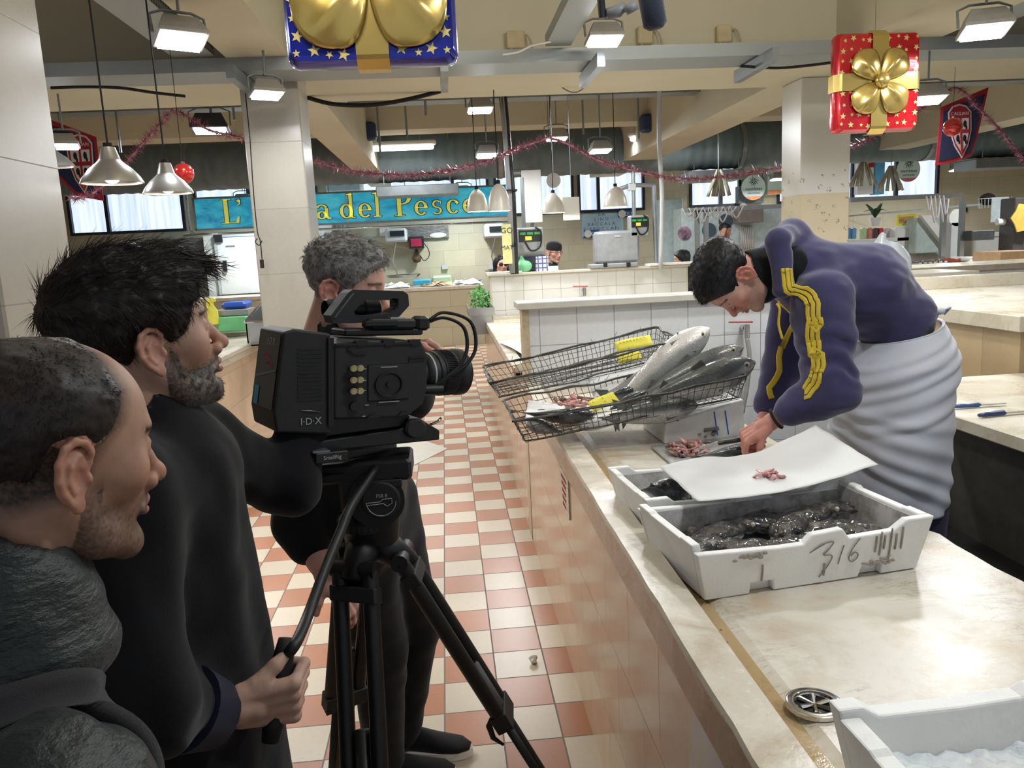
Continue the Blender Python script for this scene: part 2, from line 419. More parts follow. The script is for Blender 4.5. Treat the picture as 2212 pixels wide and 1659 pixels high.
# pillar drawings: faint scribbles on the right hand pillar
t = NT('scribbled_pillar_marble'); v = t.co((1, 1, 1)); vo = t.n('TexVoronoi', feature='F1'); vo.inputs['Scale'].default_value = 11; t.l(v, vo.inputs['Vector'])
bl = t.math('LESS_THAN', vo.outputs['Distance'], .26); nz = t.math('GREATER_THAN', t.noise(v, 60, 2), .56)
sp = t.n('SeparateXYZ'); t.l(v, sp.inputs[0]); low = t.math('LESS_THAN', sp.outputs[2], 2.22); lowest = t.math('LESS_THAN', sp.outputs[2], 2.02)
cc = t.mix(lowest, lin((206, 203, 194)), lin((196, 182, 154)))
t.setc(t.mix(t.math('MULTIPLY', t.math('MULTIPLY', bl, nz), t.math('MULTIPLY', low, .65)), cc, lin((60, 74, 84)))); t.set(rough=.3)
m_scrib = t.m
# corrugated duct
t = NT('corrugated_duct'); v = t.co((1, 1, 1)); w = t.n('TexWave', wave_type='BANDS', bands_direction='X'); w.inputs['Scale'].default_value = 1.9; w.inputs['Distortion'].default_value = .2
t.l(v, w.inputs[0]); t.setc(t.ramp(t.noise(v, 2.5, 4), [(.3, lin((92, 108, 112))), (.7, lin((120, 134, 137)))])); t.set(rough=.6, metal=.1); t.bump(w.outputs[1], .25, .03); m_duct = t.m
# perforated tray
t = NT('perforated_tray'); v = t.co((1, 1, 1)); vo = t.n('TexVoronoi', feature='F1'); vo.inputs['Scale'].default_value = 26; vo.inputs['Randomness'].default_value = 0; t.l(v, vo.inputs['Vector'])
t.setc(t.mix(t.math('LESS_THAN', vo.outputs['Distance'], .26), lin((150, 157, 158)), lin((62, 66, 68)))); t.set(rough=.45, metal=.5); m_tray = t.m
# daylight behind curtained panes
t = NT('daylit_pane'); v = t.co((9, 1, .3)); t.setc((.5, .5, .5)); nz = t.noise(v, 1.6, 3)
t.l(t.ramp(nz, [(.3, lin((186, 206, 232))), (.6, lin((228, 240, 250)))]), t.b.inputs['Emission Color']); t.b.inputs['Emission Strength'].default_value = 1.15; t.set(rough=.2); m_pane = t.m
m_lamp = emit('led_glow', (246, 246, 255), 26.0); m_tube = emit('tube_glow', (240, 250, 255), 9.0); m_bulb = emit('bulb_glow', (255, 250, 240), 5.0)
# ================================================================ shell
struct('floor', B((-9, -3.2, -0.10), (12.5, 16.2, 0)), m_floor)
struct('ceiling', B((-9, -3.2, 3.95), (12.5, 16.2, 4.05)), m_plaster)
wb = M(); wz0, wz1 = 2.31, 3.30
WIN = [(-6.98, -4.86, [-6.28]), (-4.66, -3.62, []), (-3.55, -2.35, []), (-2.10, .95, [-1.0, 0.25]), (1.05, 2.62, []), (2.70, 4.04, [3.11]), (4.95, 6.0, [5.59]), (6.75, 10.15, [8.33, 9.25])]
xs = [-9] + [q for a, b, _ in WIN for q in (a, b)] + [12.5]
wb.box((-9, 16.0, 0), (12.5, 16.2, wz0)); wb.box((-9, 16.0, wz1), (12.5, 16.2, 3.95))
for i in range(0, len(xs), 2): wb.box((xs[i], 16.0, wz0), (xs[i + 1], 16.2, wz1))
struct('wall_back', wb, m_wall_stone)
struct('wall_left', B((-9.2, -3.2, 0), (-9, 16.2, 3.95)), m_plaster); struct('wall_right', B((12.5, -3.2, 0), (12.7, 16.2, 3.95)), m_plaster)
for i, (a, b, mu) in enumerate(WIN):
    f = M(); e = .05
    f.box((a, 15.95, wz0), (b, 16.03, wz0 + e)); f.box((a, 15.95, wz1 - e), (b, 16.03, wz1)); f.box((a, 15.95, wz0 + e), (a + e, 16.03, wz1 - e)); f.box((b - e, 15.95, wz0 + e), (b, 16.03, wz1 - e))
    for x in mu: f.box((x - .03, 15.95, wz0 + e), (x + .03, 16.03, wz1 - e))
    fr = struct('window_%d' % (i + 1), f, m_blueframe)
    B((a + .01, 16.035, wz0 + .01), (b - .01, 16.05, wz1 - .01)).o('window_pane', m_pane, fr)
# pillars, beams
def pillar(x0, x1, y0, y1, mt, lab): return struct('pillar', B((x0, y0, 0), (x1, y1, 2.98), .008), mt, label=lab)
pillar(-1.345, -.945, 5.95, 6.35, m_pillar, 'marble clad pillar rising behind the grey haired man')
pillar(3.08, 3.52, 6.80, 7.20, m_scrib, 'pale marble pillar with small drawings behind the bending fishmonger')
pillar(-1.95, -1.365, 2.6, 3.1, m_pillar, 'broad marble pillar at the left edge of the picture')
b = M(); b.box((-9, 5.95, 2.98), (12.5, 7.2, 3.95)); struct('trim_1', b, m_beam, label='deep cream beam across the hall')
for k, (x0, x1) in enumerate(((-1.32, -.93), (2.95, 3.52), (-5.4, -5.0), (7.2, 7.7))): struct('trim_%d' % (k + 2), B((x0, -3.0, 2.98), (x1, 5.95, 3.95)), m_beam); struct('trim_%d' % (k + 6), B((x0, 7.2, 2.98), (x1, 16, 3.95)), m_beam)
struct('trim_10', B((-9, 11.4, 3.35), (12.5, 11.9, 3.95)), m_beam)
# white diamond inlay in the floor
d = M(); cx, cy = -.78, 6.75
for i in range(2):
    for j in range(2):
        ox, oy = cx + (i - j) * .36, cy + (i + j - 1) * .62; s_ = .35; q = .61
        d.add([(ox - s_, oy, .0025), (ox, oy - q, .0025), (ox + s_, oy, .0025), (ox, oy + q, .0025)], [(0, 1, 2, 3)])
struct('trim_11', d, simple('white_floor_inlay', (200, 194, 182), .3, var=.04))
# ================================================================ overhead metalwork
def tray(a, b, w, h, lab, mt=None, n='cable_tray', grp=None):
    """open channel: bottom and two flanges, along x or y"""
    a, b = V(a), V(b); mm = M(); t_ = .012
    if abs(b.x - a.x) > abs(b.y - a.y):
        mm.box((a.x, a.y - w / 2, a.z), (b.x, a.y + w / 2, a.z + t_)); mm.box((a.x, a.y - w / 2, a.z + t_), (b.x, a.y - w / 2 + t_, a.z + h)); mm.box((a.x, a.y + w / 2 - t_, a.z + t_), (b.x, a.y + w / 2, a.z + h))
    else:
        mm.box((a.x - w / 2, a.y, a.z), (a.x + w / 2, b.y, a.z + t_)); mm.box((a.x - w / 2, a.y, a.z + t_), (a.x - w / 2 + t_, b.y, a.z + h)); mm.box((a.x + w / 2 - t_, a.y, a.z + t_), (a.x + w / 2, b.y, a.z + h))
    return tag(mm.o(n, mt or m_tray), lab, 'cable tray', grp)
tray((-8.9, 5.74, 2.895), (12.4, 5.74, 2.895), .36, .085, 'long perforated cable tray crossing the hall below the cream beam')
tray((.84, -2.5, 2.99), (.84, 5.55, 2.99), .17, .07, 'perforated cable tray running away overhead beside the microphone')
tray((-1.52, -2.5, 2.99), (-1.52, 5.55, 2.99), .26, .10, 'wide dusty cable tray overhead at left beside the cream beam')
tray((3.75, -2.5, 3.02), (3.75, 5.55, 3.02), .25, .10, 'grey cable tray overhead behind the red gift decoration')
for y, z, lab in ((8.2, 3.28, 'upper grey cable tray behind the marble pillars'), (9.2, 3.30, 'lower thin grey cable tray nearer the back wall')):
    tray((-8.9, y, z), (12.4, y, z), .26, .07, lab, m_galv)
def hose(m, pts, r, n=6): return m.tube(smoothpath(pts, 6), r, n)
# duct
prof = []
x = -8.9
while x < 12.3: prof += [(.362, x), (.372, x + .09), (.362, x + .18)]; x += .2
o = M().lathe(prof, (0, 13.3, 3.18), 32, 'x').o('ventilation_duct', m_duct, smooth=True); tag(o, 'fat corrugated ventilation duct hanging above the back windows', 'duct')
for x in (-7, -3.9, .95, 4.9, 8.1): M().lathe([(.374, x), (.378, x), (.378, x + .07), (.374, x + .07)], (0, 13.3, 3.18), 32, 'x').o('strap', m_galv, o)
for x in (-5.2, -2.0, 1.9, 5.9, 9.1): M().cyl((x, 13.3, 3.5), (x, 13.3, 3.95), .02, n=8).o('hanger', m_galv, o)
for x0, x1, z0, z1, lab in ((-1.0, .3, 2.58, 2.76, 'grey air grille box under the duct above the blue sign'), (4.02, 4.95, 2.62, 2.80, 'grey air grille box under the duct above the hanging dried fish'), (8.9, 10.1, 2.62, 2.80, 'flat grey air grille under the duct beside the pennant at right')):
    mm = B((x0, 13.0, z0), (x1, 13.6, z1 - .02), .01); o = tag(mm.o('air_grille', m_galv), lab, 'vent'); [M().cyl((x0 + q * (x1 - x0), 13.02, z1), (x0 + q * (x1 - x0), 13.02, 3.95), .008, n=5).o('hanger', m_galv, o) for q in (.1, .9)]
# thin hanger rods
k = 0; RODN = ['leftmost, left of the tinsel peak', 'above the dark double flood lamp', 'right of the left loudspeaker', 'above the right end of the left tube lamp', 'at the red emergency lamp, right of it', 'just left of the red emergency lamp', 'above the tinsel peak in the middle', 'left of the right loudspeaker, upper row', 'rightmost of the upper row', 'beside the flood lamp nearest the tinsel peak', 'left of the right loudspeaker, lower row', 'left of the marble pillar above the dark lamp']
for (px, py0, py1, Y) in ((250, 240, 330, 9), (455, 240, 290, 9), (813, 215, 340, 11), (875, 225, 300, 11), (915, 165, 250, 8.3), (840, 165, 205, 8.3), (1265, 100, 200, 8.3), (1375, 150, 200, 8.3), (1480, 145, 200, 8.3), (1258, 215, 290, 11), (1378, 210, 300, 11), (500, 200, 260, 8.3)):
    a, b_ = at(px, py0, Y=Y), at(px, py1, Y=Y); ob = M().cyl((a.x, Y, 3.94 if py0 > 0 else a.z), (a.x, Y, b_.z), .014, n=6).o('hanger_rod', m_galv)
    tag(ob, 'thin steel rod hanging from the ceiling, ' + RODN[k], 'rod', 'steel hanger rods'); k += 1
for sx, sl in zip((-1.27, .05, 1.05, 2.2, 3.1), ('beside the marble pillar', 'under the blue gift', 'below the sloping tray', 'left of the right pillar', 'behind the red gift')):
    ob = B((sx, 5.3, 2.80), (sx + .05, 6.0, 2.885)).o('tray_bracket', m_galv); tag(ob, 'short steel bracket under the long cable tray, ' + sl, 'bracket', 'steel brackets under the tray')
# junction boxes on the beam
for (px, py, w) in ((1113, 88, .13), (1392, 78, .11), (1562, 75, .11)):
    p = at(px, py, Y=5.93); o = B((p.x - w / 2, 5.89, p.z - .06), (p.x + w / 2, 5.95, p.z + .06), .008).o('junction_box', simple('beige_box', (190, 176, 140), .6)); tag(o, {1113: 'beige junction box on the beam left of the sloping tray', 1392: 'beige junction box on the beam below the furry microphone', 1562: 'beige junction box on the beam, rightmost with looping wire'}[px], 'junction box')
    mm = M(); hose(mm, [(p.x - .03, 5.90, p.z - .06), (p.x - .02, 5.88, p.z - .13), (p.x + .04, 5.86, p.z - .17), (p.x + .11, 5.88, p.z - .10), (p.x + .09, 5.9, p.z + .02), (p.x + .05, 5.91, p.z + .03)], .006); mm.o('wire', simple('beige_wire', (176, 160, 124), .6), o)
# ================================================================ lamps
def light(parent, loc, size, power, rot=(0, 0, 0), col=(1, .97, .93), spread=None, sy=None):
    ld = bpy.data.lights.new('lamp_light', 'AREA'); ld.energy = power; ld.size = size; ld.color = col
    if sy: ld.shape = 'RECTANGLE'; ld.size_y = sy
    o = bpy.data.objects.new('lamp_light', ld); COL.objects.link(o); o.parent = parent; o.location = loc; o.rotation_euler = rot
    if spread: ld.spread = spread
    return o
m_house = simple('lamp_housing', (158, 156, 150), .45, .3, var=.08)
def flood(loc, s, tilt, rz, lab, power, dark=False, grp=None):
    o = thing('flood_lamp', lab, 'lamp', (0, 0, 0), grp); w, d_, h = s, s * .72, s * .42
    mh = simple('dark_housing', (44, 50, 62), .5) if dark else m_house
    R_l = Matrix.Rotation(-abs(tilt) * .5 - .10 if loc[1] > 3.7 else 0, 4, 'X'); R_l = Matrix.Rotation(rz, 4, 'Z') @ R_l
    M().rings([[(-w * .34, -d_ * .34, h), (w * .34, -d_ * .34, h), (w * .34, d_ * .34, h), (-w * .34, d_ * .34, h)], [(-w * .42, -d_ * .44, h * .55), (w * .42, -d_ * .44, h * .55), (w * .42, d_ * .44, h * .55), (-w * .42, d_ * .44, h * .55)],
               [(-w * .5, -d_ * .5, .02), (w * .5, -d_ * .5, .02), (w * .5, d_ * .5, .02), (-w * .5, d_ * .5, .02)], [(-w * .5, -d_ * .5, 0), (w * .5, -d_ * .5, 0), (w * .5, d_ * .5, 0), (-w * .5, d_ * .5, 0)]]).xf(R_l).o('housing', mh, o, bevel=.004)
    B((-w * .42, -d_ * .42, -.012), (w * .42, d_ * .42, -.001)).xf(R_l).o('glass', m_lamp, o)
    mm = M(); mm.tube([(-w * .54, 0, h * .3), (-w * .54, 0, h * 1.25), (-w * .3, 0, h * 1.5), (w * .3, 0, h * 1.5), (w * .54, 0, h * 1.25), (w * .54, 0, h * .3)], .008, 6); mm.xf(R_l).o('bracket', m_galv, o)
    light(o, (0, 0, -.02), s * .7, power, R_l.to_euler(), col=(.93, .97, 1))
    top = (2.90 if 5.5 < loc[1] < 5.95 else (2.99 if 5.95 <= loc[1] <= 7.2 else 3.96)) - loc[2]; M().cyl((0, 0, h * 1.40), (0, 0, max(h * 1.5, top)), .008, n=6).o('stem', m_galv, o)
    o.location = loc; return o
PW = 26
flood(at(392, 88, Y=4.3), .24, .38, .55, 'flood lamp glowing at upper left under the wide cable tray', PW * .5)
flood(at(577, 205, Y=5.4), .20, .15, .5, 'small flood lamp glowing in front of the pillar behind the grey haired man', PW * .55)
flood(at(455, 282, Y=9.0), .38, .05, .15, 'dark double flood lamp above the two brushed pendant lamps', PW * .8, True)
flood(at(1306, 88, Y=5.1), .22, .2, .05, 'flood lamp glowing beside the furry microphone', PW)
flood(at(1037, 238, Y=8.0), .25, .12, .05, 'flood lamp under the tray left of the black pole, upper of two', PW * .8)
flood(at(1052, 336, Y=9.0), .24, .2, .05, 'flood lamp above the two white pendant lamps, lower of two', PW * .8)
flood(at(1297, 326, Y=8.5), .23, .1, .15, 'flood lamp hanging against the corrugated duct in front of the tinsel', PW * .8)
flood(at(2004, 216, Y=5.6), .23, .2, -.2, 'flood lamp glowing just right of the red gift decoration', PW)
flood(at(2128, 68, Y=4.6), .26, .3, -.3, 'flood lamp glowing at the upper right corner', PW)
flood(at(140, 316, Y=6.5), .20, .1, .3, 'flood lamp half hidden by the left pillar above the pennant', PW)
for (x, y, z, pw) in ((1.2, 1.2, 3.0, 17), (1.9, 3.4, 3.0, 24), (3.6, .5, 3.0, 11), (-2.6, 4.6, 3.0, 12), (4.6, 8.2, 2.98, 48), (8.2, 9.5, 3.1, 95), (-5, 10.5, 3.1, 90), (-1.8, 9.8, 3.1, 60), (1.6, 11.0, 3.1, 80), (6.2, 14.6, 2.7, 70), (9.4, 14.2, 2.7, 60), (-3.4, 14.5, 2.7, 60), (.4, 14.7, 2.7, 70)):
    flood((x, y, z), .3, 0, 0, 'flood lamp overhead outside the picture', pw, grp='flood lamps outside the picture')
def tube_lamp(px0, px1, py, Y, lab):
    a, b = at(px0, py + 2, Y=Y), at(px1, py - 2, Y=Y); L = b.x - a.x; o = thing('tube_lamp', lab, 'lamp', ((a.x + b.x) / 2, Y, a.z))
    B((-L / 2, -.06, .03), (L / 2, .06, .10), .02).xf(Matrix.Translation(o.location)).o('housing', m_white, o)
    B((-L / 2 + .04, -.05, -.03), (L / 2 - .04, .05, .03), .02).xf(Matrix.Translation(o.location)).o('diffuser', m_tube, o)
    for s_ in (-1, 1): M().cyl((s_ * L * .3, 0, .09), (s_ * L * .3, 0, .7), .008, n=6).xf(Matrix.Translation(o.location)).o('stem', m_galv, o)
    light(o, (0, 0, -.05), L, 45, col=(.93, .98, 1), sy=.1); return o
tube_lamp(766, 943, 322, 12.2, 'long tube lamp glowing above the blue fish sign')
tube_lamp(1356, 1528, 299, 12.2, 'long tube lamp glowing right of the centre before the duct')
m_brushed = simple('brushed_aluminium', (188, 188, 186), .28, .75, var=.05, scale=3, stretch=(1, 1, 30)); m_cream_metal = simple('white_enamel', (216, 212, 202), .35, .1, var=.03)
for (x, y) in ((-.6, 1.6), (1.9, 1.8)):  # added lamps out of view, aimed forward to brighten the cream beam face
    o = tube_lamp_at(x, y) if False else thing('tube_lamp', 'added unseen tube lamp overhead, brightening the cream beam', 'lamp', (x, y, 3.3), 'added unseen tube lamps'); T = Matrix.Translation((x, y, 3.3)); B((-.6, -.06, .03), (.6, .06, .1), .02).xf(T).o('housing', m_white, o); B((-.56, -.05, -.03), (.56, .05, .03), .02).xf(T).o('diffuser', m_tube, o); M().cyl((0, 0, .1), (0, 0, .64), .01, n=6).xf(T).o('stem', m_galv, o); light(o, (0, .12, .0), 1.1, 34, (math.radians(100), 0, 0), (1, .93, .82), sy=.12)
def pendant(px, pyt, pyb, Y, wpx, mt, lab, power=3, cone=True):
    a, b = at(px, pyt, Y=Y), at(px, pyb, Y=Y); h = a.z - b.z; r = wpx / 2 / F_PX * Y * .985; o = thing('pendant_lamp', lab, 'lamp', (b.x, Y, b.z))
    if cone: prof = [(r, 0), (r * .985, h * .03), (r * .90, h * .16), (r * .68, h * .40), (r * .42, h * .58), (r * .36, h * .64), (r * .34, h * .66), (r * .22, h * 1.0), (.008, h * 1.01)]
    else: prof = [(r, 0), (r * 1.0, h * .05), (r * .96, h * .2), (r * .88, h * .45), (r * .68, h * .72), (r * .4, h * .9), (r * .2, h * .97), (.008, h)]
    inner = [(max(.004, q[0] - .006), q[1] - .004 if i else q[1]) for i, q in enumerate(prof)]
    T = Matrix.Translation((b.x, Y, b.z))
    M().lathe(prof[::-1] + inner, n=40).xf(T).o('lamp_shade', mt, o, True, angle=50)
    M().ball((0, 0, h * .22), r * .28).xf(T).o('bulb', m_bulb, o, True)
    M().cyl((0, 0, h), (0, 0, 3.94 - b.z), .004, n=6).xf(T).o('cord', m_black, o)
    M().cyl((0, 0, h * .98), (0, 0, h * 1.12), .018, n=10).xf(T).o('cap', m_black, o)
    light(o, (0, 0, .01), r * 1.2, power, col=(1, .96, .9)); return o
pendant(243, 318, 396, 3.5, 122, m_brushed, 'larger brushed metal pendant lamp at left above the dark haired man', 10)
pendant(364, 352, 418, 4.1, 100, m_brushed, 'smaller brushed metal pendant lamp in front of the red bauble', 10)
pendant(110, 308, 360, 4.6, 90, m_brushed, 'brushed pendant lamp partly hidden by the left pillar', 6)
pendant(1032, 408, 457, 7.6, 47, m_cream_metal, 'white pendant lamp before the end of the blue sign, left of the pair', 5, False)
pendant(1079, 396, 456, 6.9, 50, m_cream_metal, 'white pendant lamp touching the black pole, right of the pair', 5, False)
pendant(1196, 416, 460, 7.8, 52, m_cream_metal, 'white pendant lamp beside the hanging paper sheet', 6, False)
pendant(1330, 402, 447, 7.8, 52, m_cream_metal, 'white pendant lamp above the grey scale case', 6, False)
# ================================================================ near fish counter
R_ = lambda a, b: rnd.uniform(a, b)
c = thing('fish_counter', 'long marble fish counter at right with a raised lip, under the fish boxes', 'counter', (.42, -.6, 0))
B((.415, -.8, 0), (.47, 4.41, .835)).o('front_panel', m_front, c)
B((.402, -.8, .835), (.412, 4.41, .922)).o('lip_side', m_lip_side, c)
mm = M()                                  # lip with slightly chipped edge
N = 60; rs = []
for i in range(N + 1):
    y = -.8 + 5.21 * i / N; e = R_(-.002, .002); rs.append([(.400 + e, y, .926), (.404 + e, y, .934), (.483, y, .934), (.486, y, .885), (.410, y, .885)])
mm.rings(rs); mm.o('lip', m_lip, c)
B((.486, -.8, .86), (.535, 4.41, .892)).o('gutter', m_wet, c)
mm = M(); n = 70; e0 = []
for i in range(n + 1):
    y = -.8 + 5.21 * i / n; e0.append((1.235 + (R_(-.008, .006) if y < 2.4 else 0) - (.03 if 1.9 < y < 2.0 else 0), y))
mm.rings([[(.535, y, .86), (x - .01, y, .86), (x, y, .872), (x - .004, y, .898), (.555, y, .900), (.535, y, .892)] for x, y in e0]); mm.o('worktop', m_slab, c)
mm = M(); mm.box((.9, -.8, 0), (.98, 4.4, .86)); mm.box((.47, -.8, 0), (.9, -.72, .86)); mm.o('support_wall', simple('dark_masonry', (70, 66, 60), .8, var=.2), c)
dr = thing('drain', 'round steel sink drain set in the gutter of the marble worktop', 'drain', (.572, 1.185, .8998))
T = Matrix.Translation(dr.location)
M().lathe([(.0475, .002), (.0465, .008), (.043, .0095), (.034, .009), (.031, .006), (.030, .001)], n=40).xf(T).o('drain_rim', m_chrome, dr, True, angle=40)
mm = M(); mm.lathe([(.0, .0022), (.0295, .0020), (.030, .0006)], n=28); mm.xf(T).o('strainer', simple('dark_drain', (46, 44, 42), .3, .7), dr, True)
for k in range(6):
    a = k * PI / 3 + .2; mm = M(); mm.tube([(0, 0, .003), (.027 * math.cos(a), .027 * math.sin(a), .0055)], [.003, .0045], 6); mm.xf(T).o('spoke', m_chrome, dr)
mm = M()
for i in range(9): mm.ball((R_(.497, .522), 1.45 + R_(-.12, .28), .8925), (R_(.002, .005),) * 2 + (.002,), 8, 5)
tag(mm.o('water_drops', simple('water', (150, 138, 116), .03, coat=1), smooth=True), 'water drops lying in the gutter beside the drain', 'water', kind='stuff')
# wall plates on the counter front
def poster(name, y0, y1, z0, z1, mt, lab, cat): return tag(B((.4095, y0, z0), (.4145, y1, z1)).o(name, mt), lab, cat)
o = poster('notice', 2.86, 3.08, .66, .815, m_beige_top, 'small pale notice with red lettering stuck on the counter front', 'notice')
for i in range(5): txt('PESCE FRESCO'[:12 - i], .021, m_red, 'lettering', o, (.4088, 2.97, .79 - .027 * i), (0, -1, 0), (0, 0, 1), .0004)
t = NT('streaked_plastic'); v = t.co((1, 1, 1)); t.setc(t.mix(t.ramp(t.noise(t.co((1, 14, 3)), 1.6, 4), [(.55, 0.), (.68, 1.)]), lin((206, 200, 196)), lin((206, 196, 96)))); t.set(rough=.2)
poster('plastic_sheet', .8, 1.36, .05, .833, t.m, 'white plastic sheet with yellow streaks hung on the counter front at the bottom', 'sheet')
# ---------------------------------------------------------------- tiled walls
o = thing('tiled_partition', 'nearer low white tiled wall with a grey stone cap behind the wire baskets', 'partition', (.42, 4.47, 0))
B((.45, 4.43, 0), (2.35, 4.56, 1.345)).o('tiled_wall', m_white_tile, o)
B((.412, 4.42, 0), (.45, 4.57, 1.345)).o('end_post', marble('stone_post', (186, 172, 146), (150, 134, 106), .4, 4), o)
B((.385, 4.37, 1.345), (2.38, 4.62, 1.382), .004).o('cap', m_cap, o)
o = thing('booth_wall', 'farther white tiled wall holding the scale case and plastic bags', 'partition', (.5, 9.05, 0))
B((.515, 9.005, 0), (2.74, 9.12, 1.385)).o('tiled_wall', m_white_tile_far, o); B((.49, 8.99, .86), (.515, 9.13, 1.385)).o('end_post', m_beige_top, o)
B((.46, 8.96, 1.385), (2.78, 9.17, 1.412), .004).o('cap', m_beige_top, o); B((2.74, 9.0, 0), (2.76, 9.12, 1.385)).o('side_trim', m_beige_top, o)
c = thing('booth_counter', 'empty marble counter with a raised lip behind the near tiled wall', 'counter', (.42, 5, 0))
B((.415, 4.58, 0), (.46, 8.98, .845)).o('front_panel', m_front, c); B((.402, 5.05, .845), (.412, 8.98, .925)).o('lip_side', m_lip_side, c)
B((.396, 5.15, .875), (.485, 8.98, .932), .004).o('lip', m_lip, c); B((.486, 4.58, .85), (2.7, 8.98, .90), .004).o('worktop', m_beige_top, c)
B((.5, 8.9, .90), (2.7, 8.98, .935)).o('back_upstand', m_beige_top, c)
mm = M().grid(lambda u, w: (.40 + .17 * u + .12 * w, 6.35 - .95 * w + .2 * u, .94 - .05 * u * w + .012 * math.sin(5 * u + 3 * w)), 10, 10, .002); tag(mm.o('paper_sheet', m_paper, smooth=True), 'white sheet of paper sagging over the empty counter edge beside the near tiled wall', 'paper')
# planter
o = thing('planter_trough', 'steel trough hung at the end of the empty counter holding leafy parsley', 'planter', (.36, 8.7, .95)); T = Matrix.Translation((.36, 8.7, .93))
mm = M(); mm.box((-.14, -.4, .08), (.14, .4, .09)); mm.box((-.14, -.4, .08), (-.13, .4, .16)); mm.box((.12, -.4, .08), (.13, .4, .16)); mm.box((-.14, -.41, .08), (.13, -.40, .16)); mm.box((-.11, -.38, -.12), (.10, .38, .08)); mm.xf(T).o('trough', m_steel, o)
mm = M()
for i in range(420):
    a, r, h = R_(0, 6.28), R_(0, .13), R_(.06, .30); x, y, z = r * math.cos(a) * .9, r * math.sin(a) * 2, h * (1 - r * 2.2); d = V((R_(-1, 1), R_(-1, 1), R_(-.3, 1))).normalized() * R_(.02, .035); s_ = d.orthogonal().normalized() * .014
    p = V((x, y, z + .08)); mm.add([p, p + d * .5 + s_, p + d, p + d * .5 - s_], [(0, 1, 2, 3)])
tag(mm.xf(T).o('parsley', simple('leaf_green', (70, 130, 52), .6, var=.5, scale=40)), 'bushy green parsley leaves growing in the steel trough', 'plant', kind='stuff')
# tap on the near wall with hose
def tap(p, s, lab, hs):
    o = thing('water_tap', lab, 'tap', p); T = Matrix.Translation(p) @ Matrix.Scale(s, 4)
    mm = M(); mm.cyl((0, .1, 0), (0, -.02, 0), .012); mm.cyl((0, -.01, .02), (0, -.01, -.05), .015); mm.cyl((0, .0, 0), (0, .03, 0), .02, n=6); mm.xf(T).o('valve', m_chrome, o, True, angle=40)
    M().tube([(.03, -.01, .03), (-.01, -.01, .032), (-.10, -.012, .036)], [.009, .008, .007], 8, flat=.5).xf(T).o('lever', m_red, o, True)
    if hs: hose(M(), [(0, -.01, -.05), (.01, -.02, -.15), (.0, -.02, -.3), (-.03, -.02, -.46)], .013, 8).xf(T).o('hose', simple('grey_hose', (150, 150, 148), .4), o, True)
tap(at(1612, 708, Y=4.36), 1.05, 'water tap with red lever and grey hose on the near tiled wall', True)
tap(at(1262, 626, Y=8.95), 1.3, 'small water tap with red lever on the farther tiled wall', False)
# ================================================================ foam boxes
t = NT('polystyrene'); v = t.co(); vo = t.n('TexVoronoi'); vo.inputs['Scale'].default_value = 190; t.l(v, vo.inputs[0])
t.setc(t.mix(t.ramp(t.noise(v, 9, 5, .65), [(.52, 0.), (.78, .45)]), lin((246, 246, 243)), lin((208, 203, 194)))); t.set(rough=.55); t.bump(vo.outputs[0], .12, .002); m_foam = t.m
t = NT('stained_polystyrene'); v = t.co(); t.setc(t.mix(t.ramp(t.noise(v, 14, 6, .7), [(.42, 0.), (.62, .8)]), lin((206, 204, 202)), lin((128, 122, 118)))); t.set(rough=.35); m_foam_in = t.m
def foam_box(lab, w, d, h, wt, profile, loc, rz, grime=True, tilt=(0, 0)):
    o = thing('foam_box', lab, 'box', (0, 0, 0)); fl = .08
    def out(y0, y1, name, mt, top=profile, notch=True):
        pl = [(-w / 2, 0)]
        if notch:
            for a in (-.24, .27): pl += [(a * w - .035, 0), (a * w - .03, .026), (a * w + .028, .026), (a * w + .03, 0)]
        pl += [(w / 2, 0)] + [(x * w - w / 2, z * h) for x, z in top[::-1]]
        return M().prism(pl, y0, y1).o(name, mt, o, bevel=.004)
    out(-d / 2, -d / 2 + wt, 'front_wall', m_foam); out(d / 2 - wt, d / 2, 'back_wall', m_foam)
    side = [(-d / 2 + wt, 0), (d / 2 - wt, 0), (d / 2 - wt, h), (d / 4, h), (d / 4 - .01, h * .97), (-d / 4, h * .97), (-d / 4 - .01, h), (-d / 2 + wt, h)]
    for s_ in (-1, 1): M().prism(side, s_ * w / 2, s_ * (w / 2 - wt), 'yz').o('side_wall', m_foam, o, bevel=.004)
    B((-w / 2 + wt, -d / 2 + wt, .0), (w / 2 - wt, d / 2 - wt, .02)).o('bottom', m_foam, o)
    e = .0012; k = M()
    k.box((-w / 2 + wt, d / 2 - wt - e, .02), (w / 2 - wt, d / 2 - wt, h * .80)); k.box((-w / 2 + wt, -d / 2 + wt, .02), (w / 2 - wt, -d / 2 + wt + e, h * .78)); k.box((w / 2 - wt - e, -d / 2 + wt, .02), (w / 2 - wt, d / 2 - wt, h * .9)); k.box((-w / 2 + wt, -d / 2 + wt, .02), (-w / 2 + wt + e, d / 2 - wt, h * .9))
    if grime: k.o('stained_lining', m_foam_in, o)
    for ch in kids(o):
        for vv in ch.data.vertices:
            k_ = .90 + .10 * min(1, vv.co.z / h); vv.co.x *= k_; vv.co.y *= k_
    o.location = loc; o.rotation_euler = (tilt[0], tilt[1], rz); return o
PR = [(0, 1.0), (.115, 1.0), (.145, .86), (.42, .82), (.46, .99), (.60, 1.0), (.635, .83), (.84, .82), (.885, 1.0), (1, 1.0)]
PF = [(0, .88), (.34, .80), (.44, .80), (.475, .96), (.60, .99), (.635, .80), (.83, .82), (.88, 1.0), (1, 1.0)]
box1 = foam_box('white foam fish box marked 316 full of dark fish, nearest the fishmonger', .595, .345, .130, .022, PF, (.765, 1.797, .9005), .145)
